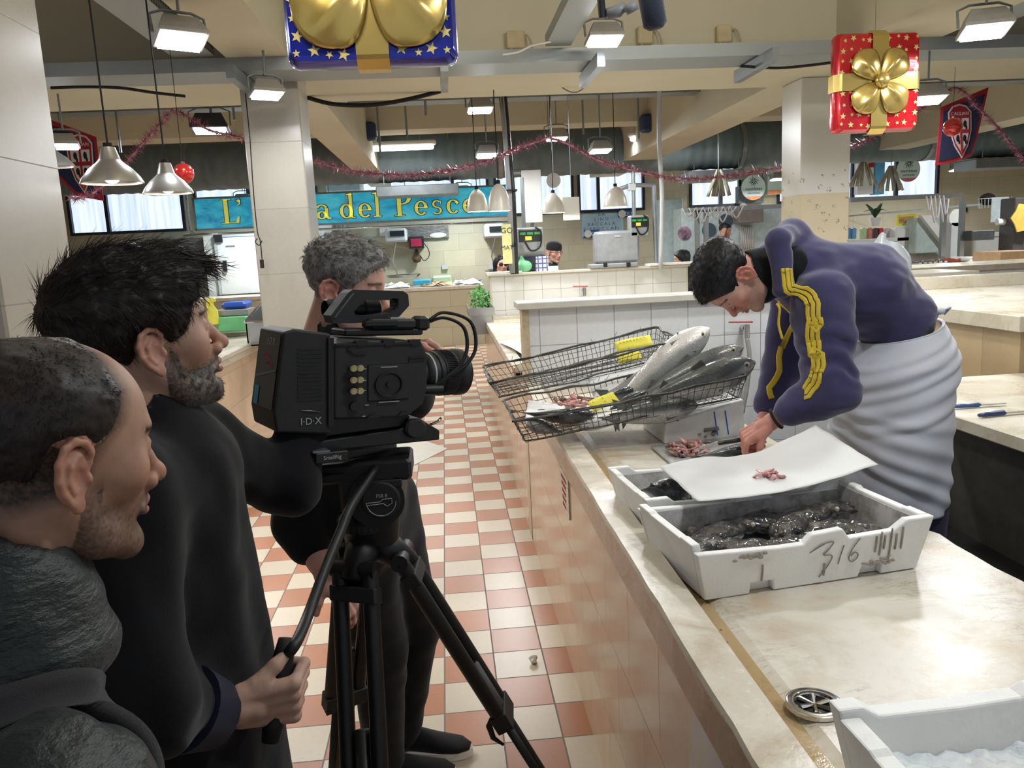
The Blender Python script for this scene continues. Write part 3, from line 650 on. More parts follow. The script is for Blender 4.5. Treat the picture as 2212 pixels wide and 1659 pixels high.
# 316 written on the front and drip marks
bx = Matrix.Rotation(.145, 4, 'Z'); O = V((.765, 1.797, .90)); X_ = bx @ V((1, 0, 0)); Fp = O + bx @ V((0, -.158, 0)); Z_ = bx @ V((0, -.13, 1)).normalized()
mm = M(); m_pen = simple('grey_pencil', (134, 128, 120), .8, var=.3, scale=60)
for pts in ([(-.012, .089), (.010, .100), (.036, .103), (.026, .085), (.014, .073), (.033, .070), (.036, .062), (.028, .045), (.014, .026), (.008, .018)], [(.064, .090), (.058, .066), (.054, .044)], [(.104, .102), (.088, .080), (.080, .058), (.086, .046), (.098, .050), (.103, .062), (.094, .068), (.084, .060)], [(-.022, .083), (.0, .094), (.014, .100)]):
    stroke(mm, [tuple(q)[:2] for q in [(p.x, p.y) for p in smoothpath([(a, b, 0) for a, b in pts], 5)]], .0013, Fp, X_, Z_)
r_ = box1
LB = Matrix.Translation(box1.location) @ (Matrix.Translation(O) @ bx).inverted()
nm = mm.xf(LB).o('number_316', m_pen, r_)
mm = M()
for a, b0, b1 in ((.148, .10, .06), (.160, .11, .05), (.170, .10, .065), (.186, .115, .04), (.20, .10, .06), (.215, .115, .06), (-.135, .07, .03), (.02, .05, .02)):
    stroke(mm, [(a, b0), (a + .001, (b0 + b1) / 2), (a, b1)], .0022, Fp, X_, Z_, .0)
for i in range(26): mm.ball(Fp + X_ * (.165 + rnd.gauss(0, .022)) + Z_ * (.026 + abs(rnd.gauss(0, .008))), (.005, .0012, .003), 8, 4)
for i in range(22): mm.ball(Fp + X_ * (-.155 + rnd.gauss(0, .016)) + Z_ * (.096 + rnd.gauss(0, .004)), (.006, .0012, .003), 8, 4)
tag(mm.xf(LB).o('grime', simple('pale_grime', (168, 158, 146), .8, var=.25, scale=50), r_), kind='stuff')
box2 = foam_box('white foam box behind the 316 box, mostly hidden by the white paper', .56, .34, .118, .022, PR, (.745, 2.16, .9005), .10)
box3 = foam_box('white foam box of ice cut by the bottom right corner', .60, .40, .138, .03, [(0, 1.08), (.06, 1.08), (.1, .97), (.3, .96), (.45, .98), (.48, 1.04), (.58, 1.05), (.61, 1.0), (1, 1.05)], (.795, .785, .9005), .04, False)
mm = M().grid(lambda u, w: (.53 + .53 * u, .62 + .33 * w, .975 + .012 * mnoise.noise((u * 7, w * 5, 0)) + .009 * mnoise.noise((u * 24, w * 18, 3)) + .004 * mnoise.noise((u * 70, w * 50, 9))), 110, 80, .06)
t = NT('crushed_ice'); v = t.co(); t.setc((.90, .91, .92)); t.set(rough=.18); t.b.inputs['Subsurface Weight'].default_value = .2; t.bump(t.noise(v, 120, 4, .7), .5, .004)
tag(mm.o('crushed_ice', t.m, smooth=True), 'white crushed ice filling the foam box at the bottom right', 'ice', kind='stuff')
fb = thing('foam_box', 'upturned foam box with two blue pen lines propping the fish basket', 'box', (.97, 3.12, .90)); T = Matrix.Translation((.965, 3.13, .90)) @ Matrix.Rotation(.04, 4, 'Z')
M().rings([[(-.16, -.15, 0), (.17, -.15, 0), (.17, .15, 0), (-.16, .15, 0)], [(-.155, -.145, .08), (.165, -.145, .155), (.165, .15, .155), (-.155, .15, .08)]]).xf(T).o('foam_block', m_foam, fb, bevel=.006)
mm = M()
for x in (.055, .10): mm.tube([(x, -.151, .02), (x - .012, -.1475, .115)], .0022, 5)
mm.xf(T).o('blue_lines', m_bluep, fb)
# ================================================================ paper on the counter
def quadgrid(c00, c10, c11, c01, fz, nu=28, nv=18):
    c = [V(q) for q in (c00, c10, c11, c01)]
    return lambda u, w: (c[0] * (1 - u) * (1 - w) + c[1] * u * (1 - w) + c[2] * u * w + c[3] * (1 - u) * w) + V((0, 0, fz(u, w)))
mm = M().grid(quadgrid(at(1507, 1082, Z=1.045), at(1897, 1003, Z=1.075), at(1762, 925, Z=1.10), at(1425, 1012, Z=1.055), lambda u, w: -.020 * math.sin(PI * u) * (1 - .3 * w) + .012 * math.sin(2.2 * PI * u + .5) * w + .004 * mnoise.noise((u * 6, w * 5, 1))), 40, 24, .0015)
tag(mm.o('paper_sheet', m_paper, smooth=True), 'large white wrapping paper sheet draped over the foam boxes', 'paper')
gm = M().grid(quadgrid(at(1458, 1012, Z=.904), at(1660, 985, Z=.906), at(1610, 930, Z=.906), at(1405, 966, Z=.904), lambda u, w: .003 + .003 * mnoise.noise((u * 5, w * 5, 2))), 20, 14, .0015)
tag(gm.o('paper_sheet', simple('wet_paper', (176, 176, 174), .35, var=.12, scale=22), smooth=True), 'wet grey paper under the scraps and the cutting hands', 'paper')
# ================================================================ wire baskets
def wire_basket(lab, L, Wd, H, loc, rot, mt, dense=.028, wob=.006, n=0):
    o = thing('wire_basket', lab, 'basket', (0, 0, 0)); rb = M(); wr = M(); r2 = random.Random(n)
    def wb_(p): return (p[0] + r2.uniform(-wob, wob), p[1] + r2.uniform(-wob, wob), p[2] + r2.uniform(-wob, wob))
    corners = [(0, 0), (L, 0), (L, Wd), (0, Wd)]
    def side(z, ins=0):
        out = []
        for i in range(4):
            a, b = corners[i], corners[(i + 1) % 4]
            for k in range(9):
                t = k / 9; x, y = a[0] + (b[0] - a[0]) * t, a[1] + (b[1] - a[1]) * t
                x = L / 2 + (x - L / 2) * (1 - ins / L * 2); y = Wd / 2 + (y - Wd / 2) * (1 - ins / Wd * 2); out.append(wb_((x, y, z + .004 * math.sin(x * 9 + n))))
        return out + [out[0]]
    rb.tube(smoothpath(side(H), 2), .0048, 6, cap=False); rb.tube(smoothpath(side(H * .99, .003), 2), .003, 5, cap=False)
    rb.tube(side(0, .03), .0032, 5, cap=False)
    for k in range(2): wr.tube(side(H * (.33 + .33 * k), .02 - .01 * k), .0013, 4, cap=False)
    nx, ny = int(L / dense), int(Wd / dense)
    f = .03
    for i in range(nx + 1):
        x = L * i / nx; xi = L / 2 + (x - L / 2) * (1 - 2 * f / L)
        wr.tube([wb_((x, 0, H)), wb_((xi, f, 0)), wb_((xi, Wd * .5, -.004)), wb_((xi, Wd - f, 0)), wb_((x, Wd, H))], .0013, 4)
    for j in range(ny + 1):
        y = Wd * j / ny; yi = Wd / 2 + (y - Wd / 2) * (1 - 2 * f / Wd)
        wr.tube([wb_((0, y, H)), wb_((f, yi, 0)), wb_((L * .33, yi, -.003)), wb_((L * .66, yi, -.003)), wb_((L - f, yi, 0)), wb_((L, y, H))], .0013, 4)
    for i in range(14): x, y = r2.uniform(0, L), r2.choice([0, Wd]); wr.tube([(x, y, H), (x + r2.uniform(-.02, .02), y, H + r2.uniform(.01, .025))], .001, 4)
    rb.o('rim', mt, o, True); wr.o('wire_mesh', mt, o); o.location = loc; o.rotation_euler = rot; return o
m_wire = simple('old_wire', (84, 84, 80), .5, .5, var=.35, scale=60)
bk1 = wire_basket('lower wire basket full of whole fish, tilted up to the right', .90, .46, .085, (.235, 2.90, .955), (0, -.135, .015), m_wire, n=1)
bk2 = wire_basket('upper wire basket, empty but for two yellow tags, resting on the fish basket', .80, .36, .07, (.165, 3.19, 1.075), (.05, -.165, .0), m_wire, .022, n=2)
tagm = lambda p, w, d, rz, name, lab, line: None
def card(p, w, h, rot, lab, lines):
    o = tag(M().grid(lambda u, q: ((u - .5) * w, (q - .5) * h, .004 * math.sin(u * 5)), 8, 3, .0008).o('price_tag', m_yellow, smooth=True), lab, 'tag'); mm = M()
    for i, ln in enumerate(lines):
        k = len(ln)
        for j in range(k): mm.tube([(w * (-.38 + .76 * j / k), h * (.2 - .35 * i), .006), (w * (-.36 + .76 * j / k), h * (.32 - .35 * i), .006), (w * (-.33 + .76 * j / k), h * (.17 - .35 * i), .006)], .0009, 4)
    mm.o('handwriting', m_ink, o); o.location = p; o.rotation_euler = rot
card((.775, 3.30, 1.262), .155, .05, (.9, -.17, -.02), 'longer yellow tag with handwriting on the empty basket', ['MERLUZZI'])
card((.74, 3.235, 1.215), .10, .045, (.9, -.17, .05), 'shorter blank yellow tag under the handwritten one', [])
card((.585, 3.02, 1.075), .115, .055, (.7, -.3, .25), 'yellow paper tag lying among the fish in the lower basket', ['VA', 'LE'])
mm = M().grid(lambda u, w: (.27 + .60 * u + .05 * w, 2.96 + .36 * w, .992 + .076 * u + .05 * (1 - u) ** 6 + .012 * mnoise.noise((u * 6, w * 5, 0))), 24, 12, .001); tag(mm.o('paper_lining', m_paper, smooth=True), 'white paper lining the lower wire basket under the fish', 'paper')
mm = M().grid(lambda u, w: (.60 + .42 * u, 3.28 + .16 * w, 1.02 + .105 * u + .06 * w + .008 * math.sin(u * 9)), 18, 8, .001); tag(mm.o('paper_sheet', m_paper, smooth=True), 'white paper showing between the two wire baskets', 'paper')
# ================================================================ fish
def fish_mat(name, back, belly, scale=240, split=.1, wet=.12, head=0):
    t = NT(name); v = t.co(); sp = t.n('SeparateXYZ'); t.l(v, sp.inputs[0])
    z = t.math('ADD', t.math('MULTIPLY', sp.outputs[2], 16.0), t.math('MULTIPLY', t.noise(v, 12, 3), .35)); f = t.ramp(z, [(.12 + split, lin(belly)), (.42 + split, lin(back))])
    vo = t.n('TexVoronoi'); vo.inputs['Scale'].default_value = scale; t.l(t.co((.8, 1, 1)), vo.inputs[0]); k = t.ramp(vo.outputs[0], [(.1, 1.2), (.55, .68)]); f2 = t.mix(1.0, f, k, 'MULTIPLY')
    if head:
        hm = t.ramp(t.math('ADD', sp.outputs[0], t.math('MULTIPLY', t.noise(v, 22, 3), .03)), [(head, 0.), (head + .03, .85)]); f2 = t.mix(hm, f2, lin((84, 88, 90)))
    t.setc(t.mix(.7, f, f2)); t.set(rough=wet * 2.2, coat=.6, metal=.12); t.b.inputs['Coat Roughness'].default_value = .08; t.bump(vo.outputs[0], .35, .002); return t.m
m_bass = fish_mat('silver_fish_skin', (104, 110, 110), (206, 208, 206), 130, head=.125); m_darkfish = fish_mat('dark_fish_skin', (46, 52, 58), (150, 154, 152), 300); m_pale = fish_mat('pale_fish_skin', (172, 174, 172), (232, 230, 226), 240)
m_pinkfish = fish_mat('pink_fish_skin', (196, 140, 118), (226, 196, 176), 200); m_eye_w = simple('fish_eye', (190, 186, 160), .1, coat=1); m_eye_b = simple('pupil', (12, 12, 14), .08, coat=1); m_flesh = simple('raw_flesh', (200, 142, 138), .3, var=.3, scale=50, coat=.6); m_flesh_br = simple('brown_offal', (132, 100, 88), .25, var=.35, scale=60, coat=.6)
m_fin = simple('fish_fin', (98, 100, 98), .35, var=.3, scale=60)
FP = [(0, .12, .30), (.05, .17, .34), (.12, .26, .46), (.25, .52, .66), (.42, .82, .88), (.58, .98, 1), (.70, 1.0, 1.0), (.80, .92, .98), (.88, .74, .86), (.94, .52, .66), (.985, .27, .38), (1, .05, .08)]
def fish(lab, tail, head, H, Wf, mt, roll=0, bend=0, bendz=0, grp=None, tailfin=True, name='whole_fish', cat='fish', finm=None):
    tail, head = V(tail), V(head); L = (head - tail).length; o = thing(name, lab, cat, (0, 0, 0), grp)
    def cen(t): return V((L * (t - .5), bend * (1 - (2 * t - 1) ** 2), bendz * (1 - (2 * t - 1) ** 2)))
    rs = []; nn = 20
    for i in range(33):
        t = i / 32; t = t if t < .75 else .75 + (t - .75); hh = np.interp(t, [p[0] for p in FP], [p[1] for p in FP]) * H / 2; ww = np.interp(t, [p[0] for p in FP], [p[2] * p[1] for p in FP]) * Wf / 2; c_ = cen(t)
        rs.append([(c_.x, c_.y + ww * math.cos(a) * (1 - .12 * math.sin(a)), c_.z + hh * math.sin(a)) for a in [2 * PI * k / nn for k in range(nn)]])
    M().rings(rs).o('body', mt, o, True)
    fm = finm or m_fin
    def fin(pts, name, th=.0012):
        M().prism(pts, -th, th, 'xz').o(name, fm, o)
    c0 = cen(0); bt = cen(.04)
    if tailfin: M().prism([(c0.x + .03 * L, .014 * 1), (c0.x - .10 * L, H * .52), (c0.x - .075 * L, 0), (c0.x - .10 * L, -H * .52), (c0.x + .03 * L, -.014)], -.0012, .0012, 'xz', (0, c0.y, c0.z)).o('tail', fm, o)
    cm = cen(.55); fin([(cm.x - .02 * L, cm.z + H * .46), (cm.x + .10 * L, cm.z + H * .48), (cm.x + .07 * L, cm.z + H * .68), (cm.x - .02 * L, cm.z + H * .54)], 'dorsal_fin')
    cm = cen(.28); fin([(cm.x - .03 * L, cm.z + H * .26), (cm.x + .06 * L, cm.z + H * .36), (cm.x + .03 * L, cm.z + H * .5)], 'dorsal_fin'); 
    for s_ in (-1, 1):
        ch = cen(.92); wy = np.interp(.92, [p[0] for p in FP], [p[1] * p[2] for p in FP]) * Wf / 2
        M().ball((ch.x, ch.y + s_ * wy * .86, ch.z + H * .09), (H * .095, H * .035, H * .095), 12, 8).o('eye', m_eye_w, o, True); M().ball((ch.x, ch.y + s_ * (wy * .86 + H * .016), ch.z + H * .09), (H * .055, H * .025, H * .055), 10, 6).o('pupil', m_eye_b, o, True)
        cg = cen(.80); wg = np.interp(.8, [p[0] for p in FP], [p[1] * p[2] for p in FP]) * Wf / 2
        M().tube([(cg.x + .05 * L * math.cos(a) - .01 * L, cg.y + s_ * wg * (1.0 - .30 * abs(math.sin(a * .5)) ** 2) * math.cos((a - PI) * .62), cg.z - H * .04 + H * .42 * math.sin(a)) for a in [PI * .55 + PI * .9 * k / 10 for k in range(11)]], H * .026, 6).o('gill_cover', simple('gill_edge', (74, 72, 72), .3, coat=.5), o, True)
        M().grid(lambda u, w: (cg.x - .02 * L - u * .12 * L, cg.y + s_ * (wg * (.97 + .1 * u)), cg.z - H * .12 + (w - .5) * H * (.10 + .22 * u)), 5, 4, .001).o('pectoral_fin', fm, o, True)
    if 'gill' in lab: cg = cen(.83); wg = np.interp(.83, [p[0] for p in FP], [p[1] * p[2] for p in FP]) * Wf / 2; M().ball((cg.x - .01, cg.y - wg * .92, cg.z - H * .08), (L * .035, .006, H * .16), 12, 8).o('red_gill', simple('blood_red', (168, 50, 58), .2, var=.3, scale=60, coat=.8), o, True)
    e = cen(1); M().tube([(e.x - .002, e.y - Wf * .03, e.z - H * .01), (e.x - .05 * L, e.y - Wf * .30, e.z - H * .07)], H * .012, 5).o('mouth', m_eye_b, o)
    x = (head - tail).normalized(); y = V((0, 0, 1)).cross(x).normalized(); z = x.cross(y); Rm = Matrix((x, y, z)).transposed() @ Matrix.Rotation(roll, 3, 'X')
    o.location = (head + tail) / 2; o.rotation_euler = Rm.to_euler(); return o
a_ = lambda x, y, Y: at(x, y, Y=Y)
fish('large silver grey fish in front in the basket, dark head at right', a_(1360, 885, 3.02), a_(1632, 782, 2.97), .135, .105, m_bass, .2, -.01)
fish('large fish with open pink gill behind the front silver one', a_(1340, 890, 3.12), a_(1606, 750, 3.08), .12, .09, m_bass, -.1, .0)
fish('large pale bellied fish whose head rises highest', a_(1330, 868, 3.20), a_(1532, 708, 3.17), .135, .10, m_pale, 2.6, 0)
fish('pale fish with blood red gill lying left of the highest one', a_(1310, 850, 3.26), a_(1490, 768, 3.22), .085, .065, m_pale, .4, 0)
fish('thick grey fish lying along the front wire of the basket', a_(1290, 910, 2.98), a_(1508, 874, 2.965), .10, .08, m_bass, .2, 0, tailfin=False)
fish('dark slender fish at the left end of the basket', a_(1118, 889, 2.99), a_(1290, 893, 2.96), .07, .06, m_darkfish, 1.2, -.02, .035)
fish('dark slender fish tucked under the yellow tag', a_(1290, 905, 3.06), a_(1400, 845, 3.10), .055, .05, m_darkfish, 1.0, 0, .01)
fish('small dark fish lying behind the yellow tag', a_(1300, 868, 3.2), a_(1378, 842, 3.2), .05, .045, m_darkfish, .7, 0, .01)
fish('orange pink fish lying at the lower left of the basket', a_(1195, 922, 2.965), a_(1262, 892, 2.97), .055, .06, m_pinkfish, 1.4, 0, .01)
fish('small silver fish with a big eye beside the orange pink one', a_(1330, 916, 2.96), a_(1238, 915, 2.955), .055, .035, m_pale, .2)
fish('grey fish lying in the front left corner behind the wires', a_(1215, 934, 2.97), a_(1135, 914, 2.975), .06, .05, m_darkfish, .9, tailfin=False)
def scraps(name, lab, c_, r, n, mts, cat, sz=.016, hz=.02):
    n = int(n * .75); sz = sz * .9
    mm = M()
    for i in range(n):
        mm.cur = i % len(mts); a, q = R_(0, 6.28), r * math.sqrt(R_(0, 1)); p = V((c_[0] + q * math.cos(a), c_[1] + q * math.sin(a), c_[2] + R_(.002, hz) * (1 - q / r * .8)))
        pts = [p + V((R_(-1, 1), R_(-1, 1), R_(-.3, .5))) * sz * k * .8 for k in range(4)]; mm.tube(smoothpath(pts, 3), [sz * R_(.28, .50) for _ in range(len(smoothpath(pts, 3)))], 6, flat=.6)
    return tag(mm.o(name, mts, smooth=True), lab, cat, kind='stuff')
scraps('fish_scraps', 'heap of pink and brown fish guts on the wet grey paper', at(1487, 975, Z=.91), .075, 80, [m_flesh, m_flesh_br, m_flesh, simple('grey_skin_scraps', (120, 116, 112), .3, var=.3, scale=50)], 'guts', .02, .035)
scraps('fish_skins', 'crumpled pile of grey fish skins beside the propping foam box', at(1530, 935, Z=.92), .04, 60, [simple('grey_skin', (158, 154, 150), .3, var=.35, scale=70), simple('grey_skin_scraps', (120, 116, 112), .3)], 'skins', .022, .05)
scraps('fish_scraps', 'few pink scraps on the white wrapping paper', at(1662, 1030, Z=1.045), .022, 22, [m_flesh, simple('pink_fat', (232, 180, 180), .3, var=.2, scale=50)], 'guts', .014, .012)
scraps('fish_roe', 'reddish flesh pieces lying on the paper in the lower basket', at(1240, 873, Y=3.1), .06, 26, [m_flesh, m_flesh_br], 'guts', .026, .02)
fish('small skinned fish lying on the wet paper under the hands', at(1500, 985, Z=.925), at(1655, 965, Z=.935), .045, .05, m_darkfish, 1.3, 0, .005)
# ---------------------------------------------------------------- dark catch inside the 316 box
t = NT('wet_dark_skin'); v = t.co(); t.setc(t.ramp(t.noise(v, 26, 6, .7, .5), [(.42, lin((20, 20, 22))), (.58, lin((54, 51, 52))), (.74, lin((150, 144, 140)))])); t.set(rough=.12, coat=1); t.b.inputs['Coat Roughness'].default_value = .04; t.bump(t.noise(v, 55, 5, .7), .9, .008); m_cuttle = t.m
def cuttle(seed, p, L, rz, lab, rx=0):
    o = thing('cuttlefish', lab, 'cuttlefish', (0, 0, 0), 'dark cuttlefish in the 316 box')
    def f(P):
        d = sd_ell(P, (-.02 * L / .2, 0, 0), (L * .42, L * .24, L * .14)); d = smin(d, sd_ell(P, (L * .36, 0, 0), (L * .14, L * .12, L * .10)), .01)
        for k in range(5): a = -.6 + .3 * k; d = smin(d, sd_cone(P, (L * .42, .01 * (k - 2), 0), (L * .70, L * .10 * (k - 2), -.006 * abs(k - 2)), .009, .004), .006)
        return d + .005 * vnoise(P, 38, seed) + .0025 * vnoise(P, 90, seed)
    surf('mantle', f, (-L * .75, -L * .45, -L * .3), (L * .95, L * .45, L * .3), .0036, m_cuttle, o, 0)
    M().ball((L * .36, -L * .115, L * .03), L * .035, 10, 8).o('eye', m_eye_w, o, True); o.location = p; o.rotation_euler = (rx, 0, rz); return o
bx4 = Matrix.Translation((.765, 1.797, .90)) @ Matrix.Rotation(.145, 4, 'Z'); protos = [cuttle(k, (0, 0, -5 - k), .19, 0, 'x') for k in range(3)]
spots = [(-.125, -.06, .062, 2.9, 'with its tentacles towards the left front corner'), (-.10, .07, .060, .3, 'at the back left of the box'), (-.03, -.09, .066, 3.3, 'against the front wall left of the raised tab'), (.05, .02, .072, .9, 'in the middle with the shiniest hump'), (.14, .08, .070, .2, 'at the back right'), (.16, -.04, .064, 2.9, 'at the right front behind the raised tab'), (-.17, .03, .05, 1.75, 'lying low by the left side'), (.07, -.10, .050, .1, 'low behind the front tab'), (.02, .11, .055, 3.4, 'by the back wall tab')]
for k, (x, y, z, r, l) in enumerate(spots):
    p = bx4 @ V((x, y, z)); lab = 'shiny dark cuttlefish in the 316 box, ' + l
    if k < 3: protos[k].location = p; protos[k].rotation_euler = (R_(-.3, .3), R_(-.12, .12), r); protos[k]['label'] = lab
    else: copy_tree(protos[k % 3], None, lab, p, (R_(-.3, .3), R_(-.12, .12), r))
fish('dark fish lying in the half hidden foam box behind', at(1385, 1060, Z=.985), at(1490, 1072, Z=.985), .09, .08, m_darkfish, .8, 0, .015, tailfin=False)
fish('second dark fish under the paper in the half hidden foam box', at(1388, 1076, Z=.955), at(1500, 1082, Z=.955), .07, .07, m_darkfish, 1.1, tailfin=False)
# ================================================================ low marble counter at right with knives
c = thing('marble_counter', 'low marble counter at the right edge holding two knives', 'counter', (2.5, 2.4, 0))
B((2.09, .6, .845), (3.02, 3.95, .90), .004).o('worktop', m_beige_top, c); B((2.55, .6, 0), (2.65, 3.95, .845)).o('support_wall', simple('dark_masonry', (70, 66, 60), .8), c); B((2.86, 1.0, .90), (2.99, 3.45, .965), .003).o('upstand', m_beige_top, c)
c = thing('marble_counter', 'high marble counter with brown block front behind the low one at right', 'counter', (3.0, 4.9, 0))
B((3.02, 3.98, 0), (4.6, 6.1, 1.12)).o('front_panel', stone('brown_blocks', 'yz', (.62, .34), (0, .1), (186, 160, 122), (150, 124, 90), .10, .35, .003, .3, .5), c); B((2.97, 3.93, 1.12), (4.65, 6.15, 1.205), .004).o('worktop', m_beige_top, c); B((3.05, 6.02, 1.205), (4.6, 6.14, 1.30), .003).o('upstand', m_beige_top, c)
struct('trim_12', B((1.26, -.8, .0), (4.8, 6.6, .14)), simple('dark_wet_floor', (52, 52, 52), .35, var=.25, scale=6))
mm = M(); hose(mm, [(2.0, 2.9, .17), (2.15, 2.75, .17), (2.25, 2.6, .40), (2.45, 2.75, .62), (2.58, 3.0, .66)], .022, 8); tag(mm.o('rubber_hose', m_rubber, smooth=True), 'black hose curving down under the low marble counter', 'hose')
def knife(p, ang, L, hcol, lab, bl=.13):
    o = thing('knife', lab, 'knife', (0, 0, 0)); hm = simple('handle_' + hcol[0], hcol[1], .4, var=.1)
    M().tube([(0, 0, .011), (.03, 0, .013), (.07, 0, .011), (.115, 0, .012), (.125, 0, .011)], [.009, .013, .011, .013, .008], 10, flat=.75).o('handle', hm, o, True)
    M().prism([(.12, -.010), (.12 + bl * .9, -.012), (.12 + bl, .004), (.12, .012)], .009, .011, 'xy').o('blade', m_steel, o); o.location = p; o.rotation_euler = (0, 0, ang); return o
p = at(2059, 884, Z=.9); knife(p, .02, .2, ('blue', (52, 78, 128)), 'dark blue handled knife lying on the low marble counter, left of the two')
p = at(2114, 903, Z=.9); knife(p, .10, .2, ('navy', (40, 54, 96)), 'blue and steel handled knife lying nearer the counter edge')
mm = M(); p = at(2120, 897, Z=.905); mm.tube([p, p + V((.06, .02, .01)), p + V((.12, .035, .006))], [.006, .014, .01], 8, flat=.6); tag(mm.o('cloth_strip', m_white, smooth=True), 'white rolled cloth strip lying on the knives', 'cloth')
# ================================================================ people
def skin_mat(name='skin'):
    if name in MATS: return MATS[name]
    t = NT(name); a = t.n('Attribute'); a.attribute_name = 'pig'; v = t.co()
    k = t.ramp(t.noise(v, 28, 5, .65), [(.3, .86), (.7, 1.10)]); t.setc(t.mix(1.0, a.outputs[0], k, 'MULTIPLY')); t.set(rough=.52, spec=.35, sub=.10); t.bump(t.noise(v, 420, 3), .10, .002); return t.m
def cloth_mat(name, rgb, rough=.85, var=.15, weave=420, sheen=.1, bump=.2, scale=14):
    if name in MATS: return MATS[name]
    t = NT(name); v = t.co(); c = lin(rgb); t.setc(t.ramp(t.noise(v, scale, 4), [(.3, tuple(x * (1 - var) for x in c)), (.7, tuple(x * (1 + var) for x in c))])); t.set(rough=rough, sheen=sheen, spec=.25); t.bump(t.noise(v, weave, 2), bump, .002); return t.m
def hair_mat(name, rgb, rgb2=None):
    if name in MATS: return MATS[name]
    t = NT(name); v = t.co((1, 1, 1)); t.setc(t.ramp(t.noise(v, 60, 4, .7), [(.35, lin(rgb)), (.65, lin(rgb2 or tuple(min(255, x * 1.5 + 6) for x in rgb)))])); t.set(rough=.5, spec=.35); return t.m
m_eyew = simple('eye_white', (206, 200, 192), .15, coat=.5, var=.03); m_iris = simple('dark_iris', (44, 28, 20), .1, coat=1)
def frame(fwd, up):
    f = _u(fwd); u = np.array(up, float); u = _u(u - f * u.dot(f)); l = np.cross(u, f); return np.stack([f, l, u], 1)     # columns: forward, left, up
def ypr(yaw, pitch=0, roll=0):
    """yaw about z, pitch>0 looks down, roll>0 leans to its right"""
    cy, sy, cp, sp_ = math.cos(yaw), math.sin(yaw), math.cos(pitch), math.sin(pitch)
    f = np.array([cy * cp, sy * cp, -sp_]); u0 = np.array([cy * sp_, sy * sp_, cp]); l0 = np.cross(u0, f); u = u0 * math.cos(roll) - l0 * math.sin(roll); return frame(f, u)
